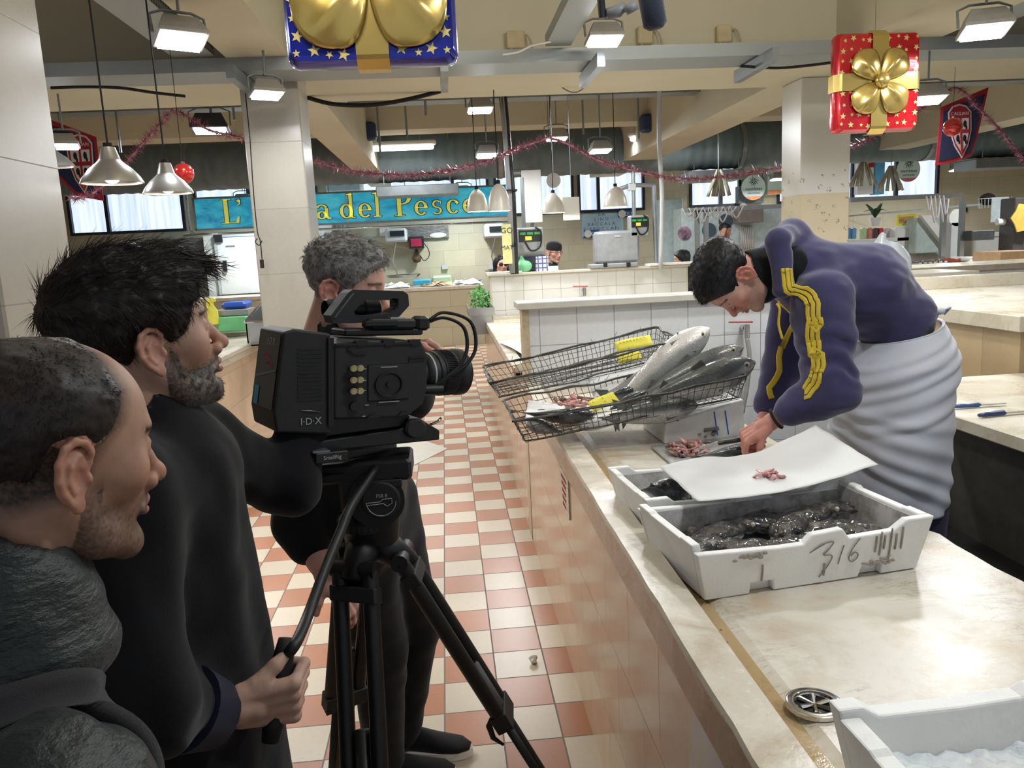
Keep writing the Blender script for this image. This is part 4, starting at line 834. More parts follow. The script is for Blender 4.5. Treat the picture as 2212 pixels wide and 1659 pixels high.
class Head:
    """head shape in its own frame: x forward, y left, z up, origin between the ear canals"""
    def __init__(s, loc, R, sc=1.0, **k): s.c = np.array(loc, float); s.R = R; s.s = sc; s.k = k
    def loc(s, P): return ((P - s.c) @ s.R) / s.s
    def w(s, p): return s.c + s.R @ (np.array(p, float) * s.s)
    def cran(s, q): return sd_ell(q, (-.006, 0, .052), (.101, .077, .079))
    def d(s, P, ears=True):
        q = s.loc(P); K = s.k; m_ = q.copy(); m_[:, 1] = np.abs(m_[:, 1])
        d = s.cran(q)
        d = smin(d, sd_ell(m_, (.034, 0, .006), (.062, .060, .078)), .025)
        d = smin(d, sd_ell(m_, (.036, 0, -.052), (.054, .046, .052)), .022)
        d = smin(d, sd_cone(m_, (-.006, .050, -.030), (.030, .042, -.074), .018, .015), .022)
        d = smin(d, sd_cone(m_, (.030, .042, -.074), (.078, .010, -.094), .015, .014), .02)
        d = smin(d, sd_ball(m_, (.079, 0, -.091), .0185), .015)
        d = smin(d, sd_ball(m_, (.060, .044, -.008), .020), .025)
        d = smin(d, sd_cone(m_, (.0885, 0, .036), (.080, .036, .038), .0095, .008), .014)
        d = smax(d, -sd_ell(m_, (.100, .033, .019), (.018, .018, .014)), .012)
        d = smin(d, sd_ball(m_, (.0785, .031, .018), .0142), .004)
        d = smax(d, -sd_ell(m_, (.0935, .032, .0175), (.0065, .012, .0026)), .0015)
        d = smin(d, sd_cone(q, (.091, 0, .026), (.112, 0, -.014), .0075, .0088), .009)
        nt = K.get('nose', (0, 0))
        d = smin(d, sd_ball(q, (.1155 + nt[0], 0, -.0195 + nt[1]), .0115), .007)
        d = smin(d, sd_ball(m_, (.1015, .0125, -.0265), .0095), .006)
        d = smax(d, -sd_ell(m_, (.109, .0065, -.0335), (.007, .0035, .004)), .002)
        d = smin(d, sd_ball(q, (.086, 0, -.045), .0165), .012)
        d = smin(d, sd_cone(m_, (.1035, 0, -.0475), (.088, .023, -.0545), .0055, .003), .006)
        d = smin(d, sd_cone(m_, (.1015, 0, -.0605), (.087, .021, -.0560), .0065, .003), .006)
        d = smax(d, -sd_ell(m_, (.108, 0, -.0545), (.014, .026, .0011)), .002)
        if ears:
            e = m_.copy(); e[:, 1] = m_[:, 1] - .0035 + .45 * np.clip(m_[:, 0] + .004, -.03, .02)      # flare the ear outwards to the back
            d = smin(d, sd_ell(e, (-.010, .0745, .000), (.0205, .0055, .0290)), .006)
            hx = [(.003, .000), (.009, .010), (.010, .022), (.003, .0315), (-.009, .0345), (-.021, .028), (-.0275, .014), (-.0265, -.002), (-.020, -.016), (-.011, -.027)]
            d = smin(d, sd_path(e, [(a, .0790 + (0 if i > 1 else -.003), b) for i, (a, b) in enumerate(hx)], [.002, .003, .0036, .004, .0042, .0044, .0044, .0042, .004, .004], .003), .002)
            d = smin(d, sd_ell(e, (-.004, .0775, -.0285), (.0085, .0045, .0095)), .004)
            d = smin(d, sd_path(e, [(-.004, .079, .020), (-.0145, .0805, .010), (-.0165, .0805, -.004), (-.010, .080, -.015)], [.0028, .0035, .0035, .003], .003), .0025)
            d = smax(d, -sd_ell(e, (-.003, .0830, -.002), (.0095, .0085, .0125)), .002)
            d = smin(d, sd_ell(e, (.0085, .0775, -.005), (.0040, .0045, .0060)), .003)
            d = smax(d, -sd_ell(e, (-.013, .0845, .022), (.0085, .0045, .0055)), .002)
        return d * s.s
    def pig(s, P, base, beard=None, beardcol=(70, 60, 55), mous=True, brow=(40, 32, 30), red=1.0, hair=None):
        """true pigments: skin, redder ears, nose, lips, beard shadow, brows"""
        q = s.loc(P); m_ = q.copy(); m_[:, 1] = np.abs(m_[:, 1]); n = len(P); c = np.tile(np.array(lin(base)), (n, 1))
        def blend(c, col, w): w = np.clip(w, 0, 1)[:, None]; return c * (1 - w) + np.array(lin(col)) * w
        rd = tuple(int(x) for x in (min(255, base[0] * 1.02), base[1] * .80, base[2] * .78))
        near = lambda p, r: np.clip(1 - np.linalg.norm(m_ - np.array(p), axis=1) / r, 0, 1)
        isear = (m_[:, 1] > .0725) & (np.abs(q[:, 0] + .008) < .032) & (np.abs(q[:, 2]) < .042)
        c = blend(c, rd, red * (.75 * isear + 1.2 * near((.115, 0, -.02), .028) + .9 * near((.075, .045, -.02), .045)))
        c = blend(c, (160, 106, 94), (near((.100, .008, -.0545), .022) * 1.2) * (np.abs(q[:, 2] + .0545) < .0125) * (q[:, 0] > .088))
        ns = .5 + .5 * vnoise(q, 420, 2)
        if beard:
            reg = np.clip((-.026 - q[:, 2]) / .016 + (q[:, 0] < .03) * np.clip((.012 - q[:, 2]) / .02, 0, 1) * 1.2, 0, 1) * (q[:, 0] > .004) * (np.linalg.norm(m_ - np.array((.104, 0, -.0545)), axis=1) > .015) * np.clip((m_[:, 1] + .10 * np.clip(-.02 - q[:, 2], 0, 1) * 10 - .012) / .02 + (q[:, 2] < -.035), 0, 1)
            reg = reg * (1 - near((.060, .040, -.022), .035)) * (~isear); reg *= np.clip((q[:, 2] + .125) / .015, 0, 1)
            c = blend(c, beardcol, beard * reg * (.55 + .6 * ns))
        # brows
        br = np.clip(1 - np.abs(q[:, 2] - .0385 + .12 * np.clip(m_[:, 1] - .03, 0, 1)) / .0055, 0, 1) * (m_[:, 1] > .009) * (m_[:, 1] < .050) * (q[:, 0] > .055); c = blend(c, brow, br * 1.3)
        if hair is not None: c = blend(c, hair[0], np.clip(hair[1](q), 0, 1) * (.7 + .4 * ns) * (~isear))
        return c
    def eyes(s, parent):
        for sg in (-1, 1):
            M().ball(s.w((.0775, sg * .031, .0178)), .0126 * s.s, 16, 12).o('eyeball', m_eyew, parent, True); M().ball(s.w((.0863, sg * .0315, .0170)), .0052 * s.s, 12, 8).o('iris', m_iris, parent, True)
    def lashes(s, parent, mt):
        mm = M()
        for sg in (-1, 1):
            mm.tube([s.w((.0895 - .25 * abs(y - .031), sg * y, .0215 - .9 * (y - .031) ** 2 * 60)) for y in (.021, .026, .031, .036, .041)], [.0006, .001, .0011, .001, .0006], 5)
        mm.o('eyelashes', mt, parent)
def hairgeo(head, parent, name, region, thick, mt, h=.003, noise=.004, nscale=60, strands=3000, length=.02, flow=(-1, 0, -.2), lift=.4, seed=1, wd=.0007, bbox=.17, stray=.25, lob=None, edge=.018):
    """hair: a clumpy cap grown on the skull plus tapered locks rooted on it"""
    def f(P):
        q = head.loc(P); m_ = q.copy(); m_[:, 1] = np.abs(m_[:, 1]); th = thick(q, m_)
        nz = vnoise(q * np.array([1, 1, 1.6]), nscale, seed); nz2 = vnoise(q, nscale * 2.6, seed + 3)
        base = head.cran(q) if lob is None else lob(q, m_)
        rg_ = region(q, m_); tp = np.clip(rg_ / edge, 0, 1); d = base - th * tp - (noise * nz + noise * .5 * nz2) * tp + .003 * (1 - tp)
        return smax(d, -rg_ , .006) * head.s
    lo = head.c - bbox * head.s; hi = head.c + bbox * head.s; cap = surf(name, f, lo, hi, h, mt, parent, 1)
    me = cap.data; n = len(me.vertices); co = np.empty(n * 3); me.vertices.foreach_get('co', co); co = co.reshape(-1, 3); off = np.array(wloc(parent)); co = co + off
    no = np.empty(n * 3); me.vertices.foreach_get('normal', no); no = no.reshape(-1, 3)
    rg = np.random.RandomState(seed); idx = rg.randint(0, n, strands); q = head.loc(co[idx]); keep = head.cran(q) > -.004 if lob is None else np.ones(len(idx), bool); idx = idx[keep]; q = q[keep]
    fl = (flow(q) if callable(flow) else np.tile(np.array(flow, float), (len(idx), 1))) @ head.R.T
    N_ = no[idx]; T_ = fl - N_ * (fl * N_).sum(1)[:, None]; T_ /= np.linalg.norm(T_, axis=1)[:, None] + 1e-9
    cl = np.stack([vnoise(q, 34, seed + k) for k in range(3)], 1); rn = rg.randn(len(idx), 3) * stray
    D = T_ + lift * N_ + .9 * cl @ head.R.T * stray * 2 + rn; D /= np.linalg.norm(D, axis=1)[:, None]
    L = (length(q) if callable(length) else length) * rg.uniform(.6, 1.25, len(idx)) * head.s
    p0 = co[idx] - N_ * .002; sd = np.cross(D, N_); sd /= np.linalg.norm(sd, axis=1)[:, None] + 1e-9
    p1 = p0 + D * (L * .45)[:, None]; D2 = D - N_ * .35 * lift + rn * .3 + np.array([0, 0, -.15]); p2 = p1 + D2 * (L * .55)[:, None]
    vs = []; w = wd * head.s
    for p, ww in ((p0, w), (p1, w * .8)):
        vs += [p - sd * ww, p + sd * ww, p + N_ * ww * 1.2]
    vs.append(p2); Vv = np.stack(vs, 1).reshape(-1, 3) - off; b = np.arange(len(idx)) * 7
    F = []
    for (a, c_) in ((0, 1), (1, 2), (2, 0)): F.append(np.stack([b + a, b + c_, b + 3 + c_, b + 3 + a], 1))
    quads = np.concatenate(F).tolist(); tr = np.concatenate([np.stack([b + 3 + a, b + 3 + c_, b + 6], 1) for a, c_ in ((0, 1), (1, 2), (2, 0))]).tolist()
    me2 = bpy.data.meshes.new(name + '_locks'); me2.from_pydata(Vv.tolist(), [], quads + tr); o = bpy.data.objects.new(name + '_locks', me2); COL.objects.link(o); o.parent = cap; me2.materials.append(mt)
    o['kind'] = 'stuff'; return cap
def hand_cones(wrist, dir_, palm, side, curls, thumb=(.5, .3), sc=1.0, spread=.0, tdir=(.55, .75, .35)):
    """palm plus five fingers of different lengths; side=+1 thumb towards dir x palm"""
    d = _u(dir_); n = np.array(palm, float); n = _u(n - d * n.dot(d)); l = np.cross(d, n) * side; w = np.array(wrist, float); out = []
    def pt(a, b, c): return w + (d * a + l * b + n * c) * sc
    for y in (.026, .009, -.009, -.025): out.append((pt(.012, y * .75, 0), pt(.086, y * 1.12, 0), .0135 * sc, .0115 * sc))
    out.append((pt(.0, .006, 0), pt(.03, .0, 0), .024 * sc, .020 * sc)); out.append((pt(.015, .022, .004), pt(.045, .034, .006), .016 * sc, .013 * sc))
    fl = [(.043, .026, .022), (.048, .030, .023), (.044, .028, .022), (.034, .021, .019)]; by = (.030, .010, -.010, -.029)
    tips = []
    for k in range(4):
        p = pt(.088, by[k], 0); a = 0; c = curls[k]; base = d * math.cos(spread * (1.5 - k)) + l * math.sin(spread * (1.5 - k)); r = .0094 - (.0012 if k == 3 else 0)
        for j in range(3):
            a += c[j]; q = p + (base * math.cos(a) + n * math.sin(a)) * fl[k][j] * sc; out.append((p, q, (r - .0007 * j) * sc, (r - .0007 * (j + 1)) * sc)); p = q
        tips.append(p)
    p = pt(.036, .034, .006); td = _u(d * tdir[0] + l * tdir[1] + n * tdir[2])
    q = p + td * .034 * sc; out.append((p, q, .0125 * sc, .0105 * sc)); td2 = _u(td + d * thumb[0] + n * thumb[1]); r_ = q + td2 * .028 * sc; out.append((q, r_, .0105 * sc, .0085 * sc)); tips.append(r_)
    return out
def cones_d(P, cs, k=.006):
    d = None
    for a, b, ra, rb in cs:
        e = sd_cone(P, a, b, ra, rb); d = e if d is None else smin(d, e, k)
    return d
def project(f, p, it=6):
    p = np.atleast_2d(np.array(p, float)).copy(); e = .002
    for _ in range(it):
        d = f(p); g = np.stack([f(p + np.eye(3)[k] * e) - d for k in range(3)], 1) / e; p -= (d / np.maximum((g * g).sum(1), .05))[:, None] * g
    return p, g / (np.linalg.norm(g, axis=1)[:, None] + 1e-9)
def ribbon(f, path, width, side, lift=.002, n=40, th=.0025):
    """strip of cloth lying on the surface f along a path"""
    pts = np.array([tuple(p) for p in smoothpath(path, 8)]); P0, N0 = project(f, pts); T0 = np.gradient(P0, axis=0); T0 /= np.linalg.norm(T0, axis=1)[:, None] + 1e-9
    S0 = np.cross(N0, T0); mm = M(); rs = []
    A = [project(f, P0 + S0 * w_, 3)[0] for w_ in (side - width / 2, side - width / 4, side, side + width / 4, side + width / 2)]
    for i in range(len(P0)): rs.append([tuple(a[i] + N0[i] * lift) for a in A] + [tuple(a[i] - N0[i] * th) for a in A[::-1]])
    return mm.rings(rs)
def hit(f, x, y, t0=.3, t1=4.0):
    """point of surface f met by a sight line"""
    d = RW @ np.array((x - CX, -(y - CY), -F_PX)); d /= np.linalg.norm(d); t = t0; o = np.array([0, 0, EYE])
    for _ in range(120):
        v = float(f((o + d * t)[None])[0])
        if v < .0008 or t > t1: break
        t += max(v * .7, .0008)
    return o + d * t
def arr(p): return np.array(tuple(p), float)
def bodyobj(name, parts, parent, extra_name='body'):
    pass
def join(objs, name):
    """merge several meshes into ONE body mesh"""
    base = objs[0]; import bmesh
    bm = bmesh.new()
    for o in objs: bm.from_mesh(o.data)
    me = bpy.data.meshes.new(name); mats = base.data.materials[:]; bm.to_mesh(me); bm.free()
    for m_ in mats: me.materials.append(m_)
    me.polygons.foreach_set('use_smooth', [True] * len(me.polygons)); old = base.data; base.data = me; base.name = name
    for o in objs[1:]: bpy.data.objects.remove(o)
    return base
sk = skin_mat()
m_hair_dark = hair_mat('dark_brown_hair', (24, 20, 19)); m_hair_grey = hair_mat('grey_hair', (92, 90, 88), (168, 166, 162)); m_hair_black = hair_mat('black_hair', (15, 15, 17), (30, 30, 34)); m_beard_a = hair_mat('greying_beard', (44, 36, 32), (132, 124, 116))
# ---------------------------------------------------------------- A: dark haired bearded man
def head_at(px, py, Y, yaw, pitch, sc, roll=0, sg=-1):
    """head whose nearer ear is seen at that pixel"""
    R = ypr(math.radians(yaw), math.radians(pitch), math.radians(roll)); return Head(arr(at(px, py, Y=Y)) - R @ np.array([-.008, sg * .080, 0]) * sc, R, sc)
hA = head_at(331, 762, 1.20, 33, -8, 1.0)
A = thing('person', 'dark haired man with greying beard in a black coat, holding the tripod handle', 'person', (-.47, 1.27, 0))
c0 = hA.c
neck = lambda hd, P, r0=.052, r1=.060, to=(-.045, 0, -.15): sd_cone(P, hd.w((-.028, 0, -.03)), hd.w(to), r0 * hd.s, r1 * hd.s)
def body_mesh(hd, parent, pigf, bodyf, bodybox, hands, name='body', hh=.0024, hb=.012, hands_h=.0022, handpig=None):
    """one body mesh: finely meshed head, coarser trunk inside the clothes, finely meshed hands"""
    f1 = lambda P: smin(hd.d(P), neck(hd, P), .018)
    R_b = .155 * hd.s
    clip = lambda P: np.maximum(f1(P), -((P - hd.c) @ hd.R[:, 2]) - .135 * hd.s)
    a = surf(name, clip, hd.c - R_b, hd.c + R_b, hh, sk, parent, 1, cols={'pig': pigf}); lst = [a]
    if bodyf is not None: lst.append(surf(name, bodyf, bodybox[0], bodybox[1], hb, sk, parent, 2, cols={'pig': lambda P: np.tile(np.array(lin(handpig or (190, 140, 115))), (len(P), 1))}))
    for cs, kk in hands:
        pts = np.array([q for c in cs for q in (c[0], c[1])]); lst.append(surf(name, lambda P, cs=cs, kk=kk: cones_d(P, cs, kk), pts.min(0) - .035, pts.max(0) + .035, hands_h, sk, parent, 1,
            cols={'pig': lambda P, pts=pts: np.array(lin(handpig or (190, 140, 115)))[None] * (1 + .12 * vnoise(P, 40, 4)[:, None]) * np.array([1.0, 1.0, 1.0])}))
    return join(lst, name)
# right hand round the pan bar grip
grip = (arr(at(612, 1420, Y=1.20)), arr(at(590, 1560, Y=1.17)))
gd = _u(grip[1] - grip[0])
wrA = arr(at(500, 1535, Y=1.15)); elA = arr(at(300, 1530, Y=1.02)) + np.array([0, 0, .02]); shA = arr(at(235, 1030, Y=1.08)) + np.array([-.02, 0, .0])
dirh = _u(arr(at(585, 1520, Y=1.165)) - wrA); palmA = _u(np.array([.25, 1.0, .15]))
hcA = hand_cones(wrA, dirh, palmA, 1, [(1.15, 1.45, .9), (1.2, 1.5, .95), (1.25, 1.5, 1.), (1.3, 1.5, 1.)], (.6, .9), 1.06, .02, (.75, .45, .35))
hcA.append((wrA - dirh * .05, wrA + dirh * .01, .028, .024))
tA = lambda P: smin(smin(sd_cone(P, (-.47, 1.27, .95), (-.47, 1.27, 1.30), .09, .09, ((1, 0, 0), .8)), sd_cone(P, (-.47, 1.10, 1.38), (-.46, 1.44, 1.38), .05, .05), .06), smin(sd_cone(P, hA.w((-.03, 0, -.06)), (-.47, 1.27, 1.33), .045, .045), smin(sd_cone(P, shA + np.array([.0, .04, 0]), elA, .04, .035), sd_cone(P, elA, wrA, .034, .026), .02), .04), .05)
bA = body_mesh(hA, A, lambda P: hA.pig(P, (184, 148, 128), .95, (62, 54, 50), red=.5), tA, ((-.8, .85, .5), (-.1, 1.65, 1.55)), [(hcA, .006)], handpig=(196, 160, 142))
hA.eyes(A); hA.lashes(A, m_hair_dark)
faceA = lambda q, m_: smin(sd_ell(q, (.125, 0, -.015), (.080, .12, .088)), sd_cone(m_, (.06, .06, -.055), (-.005, .085, -.055), .045, .030), .015)
def regA(q, m_):
    d = sd_ell(q, (.134, 0, .012), (.086, .12, .092)); d = smin(d, sd_ell(m_, (.045, .085, -.045), (.032, .06, .045)), .01)
    d = smin(d, sd_ell(m_, (-.008, .09, -.006), (.024, .045, .036)), .008); return smin(d, q[:, 2] + .055 + .35 * np.clip(q[:, 0] + .06, -.1, .2), .01)
hairgeo(hA, bA, 'hair', regA, lambda q, m_: .008 + .022 * np.clip((q[:, 2] - .0) / .08, 0, 1) + .008 * np.clip((q[:, 0] - .02) / .06, 0, 1) * (q[:, 2] > .06) + .0 * q[:, 0], m_hair_dark, .0028, .005, 46, 5200, lambda q: .016 + .03 * np.clip((q[:, 2] - .03) / .08, 0, 1), lambda q: np.stack([np.where(q[:, 2] > .06, .9, .25), .25 * np.sign(q[:, 1]), np.where(q[:, 2] > .09, -.05, -1.0)], 1), .28, 11, .0006, .19, .22)
# fringe falling over the forehead
mm = M(); r3 = random.Random(5)
for i in range(80):
    y = r3.uniform(-.06, .055); p0 = hA.w((.070 + r3.uniform(-.02, .012), y, .122 + r3.uniform(-.01, .012))); p1 = hA.w((.108 + r3.uniform(0, .02), y + r3.uniform(-.015, .015), .118 + r3.uniform(-.02, .012))); p2 = hA.w((.112 + r3.uniform(-.005, .042), y + r3.uniform(-.025, .025), .104 + r3.uniform(-.028, .018)))
    pp = bez(p0, p1, p2, 6); mm.tube(pp, [.0022 * (1 - k / 6.5) for k in range(7)], 4)
mm.o('fringe', m_hair_dark, bA)
def regBA(q, m_):
    keep = smax(sd_ell(q, (.045, 0, -.070), (.070, .070, .052)), -(q[:, 0] - .012), .006); keep = smin(keep, sd_cone(m_, (.016, .066, .010), (.030, .058, -.045), .010, .016), .01)
    keep = smax(keep, -sd_ell(q, (.108, 0, -.0545), (.016, .024, .008)), .003); return -keep
hairgeo(hA, bA, 'beard', regBA, lambda q, m_: .0025 + .003 * np.clip((-.06 - q[:, 2]) / .03, 0, 1), m_beard_a, .0026, .0012, 120, 8000, .009, (.45, 0, -1), .55, 5, .00042, .16, .35, lob=lambda q, m_: hA.d((q * hA.s) @ hA.R.T + hA.c, False) / hA.s)
# black coat
m_coat = cloth_mat('black_wool', (16, 17, 21), .95, .18, 300, .15, .25); m_navy = cloth_mat('navy_nylon', (24, 30, 52), .5, .2, 200, .1, .1); m_maroon = cloth_mat('maroon_knit', (96, 22, 34), .9)
cw = wrA - dirh * .035
def coatA(P):
    q = P.copy(); fold = .013 * vnoise(q * np.array([2.6, 2.6, .6]), 6, 4) + .004 * vnoise(q, 24, 5)
    d = sd_cone(P, (-.475, 1.27, .55), (-.470, 1.27, 1.28), .215, .165, ((1, 0, 0), .74)); d = smin(d, sd_cone(P, (-.475, 1.10, 1.365), (-.465, 1.44, 1.365), .075, .075), .07)
    d = smin(d, sd_cone(P, hA.w((-.050, 0, -.078)), (-.465, 1.27, 1.36), .066, .11), .035)
    d = smin(d, sd_cone(P, shA + np.array([.0, .03, -.02]), elA, .085, .070), .04); d = smin(d, sd_cone(P, elA, cw, .070, .050), .035)
    lsh = np.array([-.44, 1.43, 1.35]); lel = np.array([-.33, 1.52, 1.25]); lha = arr(at(650, 930, Y=1.58))
    d = smin(d, sd_cone(P, lsh, lel, .070, .056), .04); d = smin(d, sd_cone(P, lel, lha, .056, .046), .03)
    return np.maximum(d + fold, -(sd_cone(P, hA.w((-.03, 0, -.02)), hA.w((-.048, 0, -.095)), .056, .058)))
coat = surf('coat', coatA, (-.95, .72, .35), (.1, 1.85, 1.55), .0075, m_coat, A, 2)
mm = M(); mm.tube([tuple(hA.w((.045 * math.cos(a) * 1.25 - .035, .055 * math.sin(a) * 1.15, -.128 + .02 * math.cos(a)))) for a in [2 * PI * k / 24 for k in range(25)]], .006, 8, False); mm.o('jumper_neck', m_maroon, A, True)
mm = M(); u1 = V(_u(np.cross(dirh, (0, 0, 1)))); u2 = V(dirh).cross(u1)
mm.tube([V(cw) + V(dirh) * .012 + (u1 * math.cos(a) + u2 * math.sin(a)) * .036 for a in [2 * PI * k / 20 for k in range(21)]], .0045, 7, False); mm.o('cuff_edge', m_maroon, A, True)
B_ = M(); B_.cyl(V(elA) * .35 + V(cw) * .65, V(cw) + V(dirh) * .008, .062, .051, 24); B_.o('sleeve_cuff', m_navy, coat, True, angle=50)
# trousers and shoes below the coat
mm = M(); [mm.tube([(-.48, 1.27 + s_ * .10, .62), (-.47, 1.27 + s_ * .11, .35), (-.48, 1.27 + s_ * .11, .06)], [.095, .07, .065], 16) for s_ in (-1, 1)]; mm.o('trousers', m_coat, A, True)
mm = M(); [mm.ball((-.43, 1.27 + s_ * .11, .045), (.14, .05, .045), 16, 8) for s_ in (-1, 1)]; mm.o('shoes', m_black, A, True)
# ---------------------------------------------------------------- B: balding man in puffer jacket
hB = head_at(160, 1030, .775, 47, 8, 1.0)
Bp = thing('person', 'balding man with short beard in a dark green puffer jacket and grey backpack strap', 'person', (-.47, .86, 0))
nB = hB.w((-.045, 0, -.15)); rB = np.array([.70, -.71, 0]); chB = np.array([nB[0] - .02, nB[1] - .01, 0])
tB = lambda P: smin(sd_cone(P, chB + np.array([0, 0, .9]), chB + np.array([0, 0, 1.18]), .08, .08), sd_cone(P, hB.w((-.03, 0, -.09)), chB + np.array([0, 0, 1.2]), .05, .06), .04)
hairB = lambda q: np.clip((np.interp(q[:, 2], [-.03, .005, .025, .05, .08, .12], [.016, .022, .034, .056, .064, .048]) - q[:, 0]) / .022 , 0, 1) * np.clip((q[:, 2] + .045 - .3 * np.clip(q[:, 0] + .05, 0, 1)) / .02, 0, 1) * 1.0 * (1 - ((q[:, 0] > .03) & (q[:, 2] < .02)))
bB = body_mesh(hB, Bp, lambda P: hB.pig(P, (176, 138, 116), .8, (66, 54, 47), red=.5, hair=((40, 34, 32), hairB)), tB, ((-.8, .6, .7), (-.2, 1.15, 1.4)), [])
hB.eyes(Bp); hB.lashes(Bp, m_hair_dark)
m_hair_b = hair_mat('cropped_dark_hair', (30, 26, 24), (56, 48, 44))
def regB(q, m_):
    keep = q[:, 0] - np.interp(q[:, 2] + .004 * vnoise(q, 60, 5), [-.03, .005, .025, .05, .08, .12], [.008, .014, .024, .046, .054, .036]); keep = smax(keep, -sd_ell(m_, (-.006, .088, -.004), (.024, .040, .036)), .006)
    keep = smax(keep, -(q[:, 2] + .050 + .3 * np.clip(q[:, 0] + .05, -.1, .2)), .01); return -keep
hairgeo(hB, bB, 'hair', regB, lambda q, m_: .0035 - .002 * np.clip((q[:, 2] - .09) / .03, 0, 1) * np.clip((q[:, 0] + .06) / .04, 0, 1), m_hair_b, .0028, .0016, 90, 16000, .007, lambda q: np.stack([np.where(q[:, 2] > .06, .4, -.2), 0 * q[:, 0], -np.ones(len(q))], 1), .35, 21, .00045, .17, .25)
hairgeo(hB, bB, 'beard', lambda q, m_: -smax(smax(sd_ell(q, (.045, 0, -.068), (.066, .066, .048)), -(q[:, 0] - .018), .006), -sd_ell(q, (.108, 0, -.0545), (.018, .026, .010)), .003), lambda q, m_: -.0009 + 0 * q[:, 0], hair_mat('brown_beard', (52, 42, 36), (80, 66, 56)), .0026, .0006, 150, 5200, .005, (.45, 0, -1), .5, 7, .00035, .16, .35, lob=lambda q, m_: hB.d((q * hB.s) @ hB.R.T + hB.c, False) / hB.s)
t = NT('dark_green_puffer'); v = t.co(); t.setc(t.ramp(t.noise(v, 10, 4), [(.3, lin((27, 34, 34))), (.7, lin((37, 46, 45)))])); t.set(rough=.48, sheen=.1); t.bump(t.noise(t.co((1, 1, 2.5)), 45, 4, .6), .55, .01); m_puff = t.m
shz = arr(at(225, 1480, Y=.75)); shB = chB + rB * .165 + np.array([0, 0, 1.185]); elB = shB + np.array([.005, -.005, -.32])
def jackB0(P): return jackB(P, 0)
def jackB(P, sm=1):
    seam = .0065 * (np.abs(np.sin(P[:, 2] * PI / .075 + .9 * vnoise(P, 5, 3))) ** .55 - .6) + .004 * vnoise(P * np.array([1, 1, 1.8]), 26, 3) + .006 * vnoise(P, 11, 8)
    d = sd_cone(P, chB + np.array([0, 0, .82]), chB + np.array([0, 0, 1.12]), .19, .15, ((.71, .70, 0), .8)); d = smin(d, sd_cone(P, chB - rB * .15 + np.array([0, 0, 1.20]), chB + rB * .13 + np.array([0, 0, 1.20]), .072, .076), .06)
    d = smin(d, sd_cone(P, shB, elB, .088, .082), .045)
    c1 = hB.w((-.050, 0, -.085)); c2 = hB.w((-.040, 0, -.18)); col = sd_cone(P, c1, c2, .078, .100); fh = P @ hB.R[:, 0]
    col = np.maximum(col, (P - c1) @ hB.R[:, 2] - .030 + .28 * ((P - c1) @ hB.R[:, 0]))
    d = smin(d, col, .022) - seam * sm
    return np.maximum(d, -(sd_cone(P, hB.w((-.03, 0, -.02)), c1, .058, .060)))
jk = surf('puffer_jacket', jackB, (-1.0, .35, .72), (-.05, 1.2, 1.46), .006, m_puff, Bp, 2)
m_strap = cloth_mat('grey_webbing', (58, 57, 59), .9, .1, 500, .2, .3)
bz = lambda x, y, Y: arr(at(x, y, Y=Y))
ribbon(jackB0, [chB + rB * (.10 + .02 * math.cos(a)) + np.array([.70, .71, 0]) * .15 * math.cos(a) + np.array([0, 0, 1.13 + .16 * math.sin(a)]) for a in [math.radians(215 - 25 * k) for k in range(10)]], .050, 0, .013, th=.004).o('backpack_strap', m_strap, Bp, True)
mm = M(); [mm.tube([(-.56, .90 + s_ * .09, .88), (-.55, .90 + s_ * .09, .45), (-.56, .90 + s_ * .09, .06)], [.10, .075, .065], 14) for s_ in (-1, 1)]; mm.o('trousers', cloth_mat('dark_jeans', (30, 34, 44)), Bp, True)
mm = M(); [mm.ball((-.51, .90 + s_ * .09, .045), (.14, .05, .045), 14, 8) for s_ in (-1, 1)]; mm.o('shoes', m_black, Bp, True)
# ---------------------------------------------------------------- C: grey haired camera operator
hC = head_at(712, 634, 2.0, -16, 12, .98)
Cp = thing('person', 'grey haired man in black behind the video camera with a hand on its lens', 'person', (-.24, 2.2, 0))
m_blackcloth = cloth_mat('black_cotton', (19, 20, 22), .9, .15, 260, .1, .2)
hlc = arr(at(905, 765, Y=1.80)); lw = np.array([-.155, 1.90, 1.445])
hcC = hand_cones(lw, _u(np.array([.6, -.72, .28])), _u(np.array([.35, -.1, -1.0])), 1, [(.25, .5, .3), (.28, .5, .35), (.3, .55, .4), (.4, .6, .4)], (.3, .6), 1.0, .05, (.45, .6, .75))
rw = arr(at(700, 1228, Y=1.93)); hcR = hand_cones(rw, _u(np.array([.55, -.1, -.8])), _u(np.array([-.6, .6, -.4])), -1, [(.3, .5, .4)] * 4, (.4, .4), 1.0)
relb = arr(at(640, 1130, Y=2.02)); hcR.append((relb, rw, .042, .029)); hcC.append((lw - _u(np.array([.6, -.72, .28])) * .08, lw, .031, .026))
tC = lambda P: smin(smin(sd_cone(P, (-.29, 2.12, 1.0), (-.29, 2.08, 1.34), .08, .08), sd_cone(P, hC.w((-.03, 0, -.09)), (-.27, 2.07, 1.37), .05, .07), .05), smin(sd_cone(P, (-.335, 1.95, 1.33), relb, .04, .038), sd_cone(P, (-.2, 2.22, 1.36), (-.14, 2.12, 1.38), .045, .04), .03), .03)
bC = body_mesh(hC, Cp, lambda P: hC.pig(P, (204, 160, 142), .3, (150, 134, 124), red=.7, brow=(96, 84, 76), hair=((120, 116, 112), lambda q: np.clip((.055 - q[:, 0]) / .02, 0, 1) * (q[:, 2] > -.02) * (q[:, 0] < .02))), tC, ((-.6, 1.7, .85), (.1, 2.5, 1.6)), [(hcC, .006), (hcR, .008)], handpig=(200, 152, 138), hh=.003, hands_h=.003)
hC.eyes(Cp)
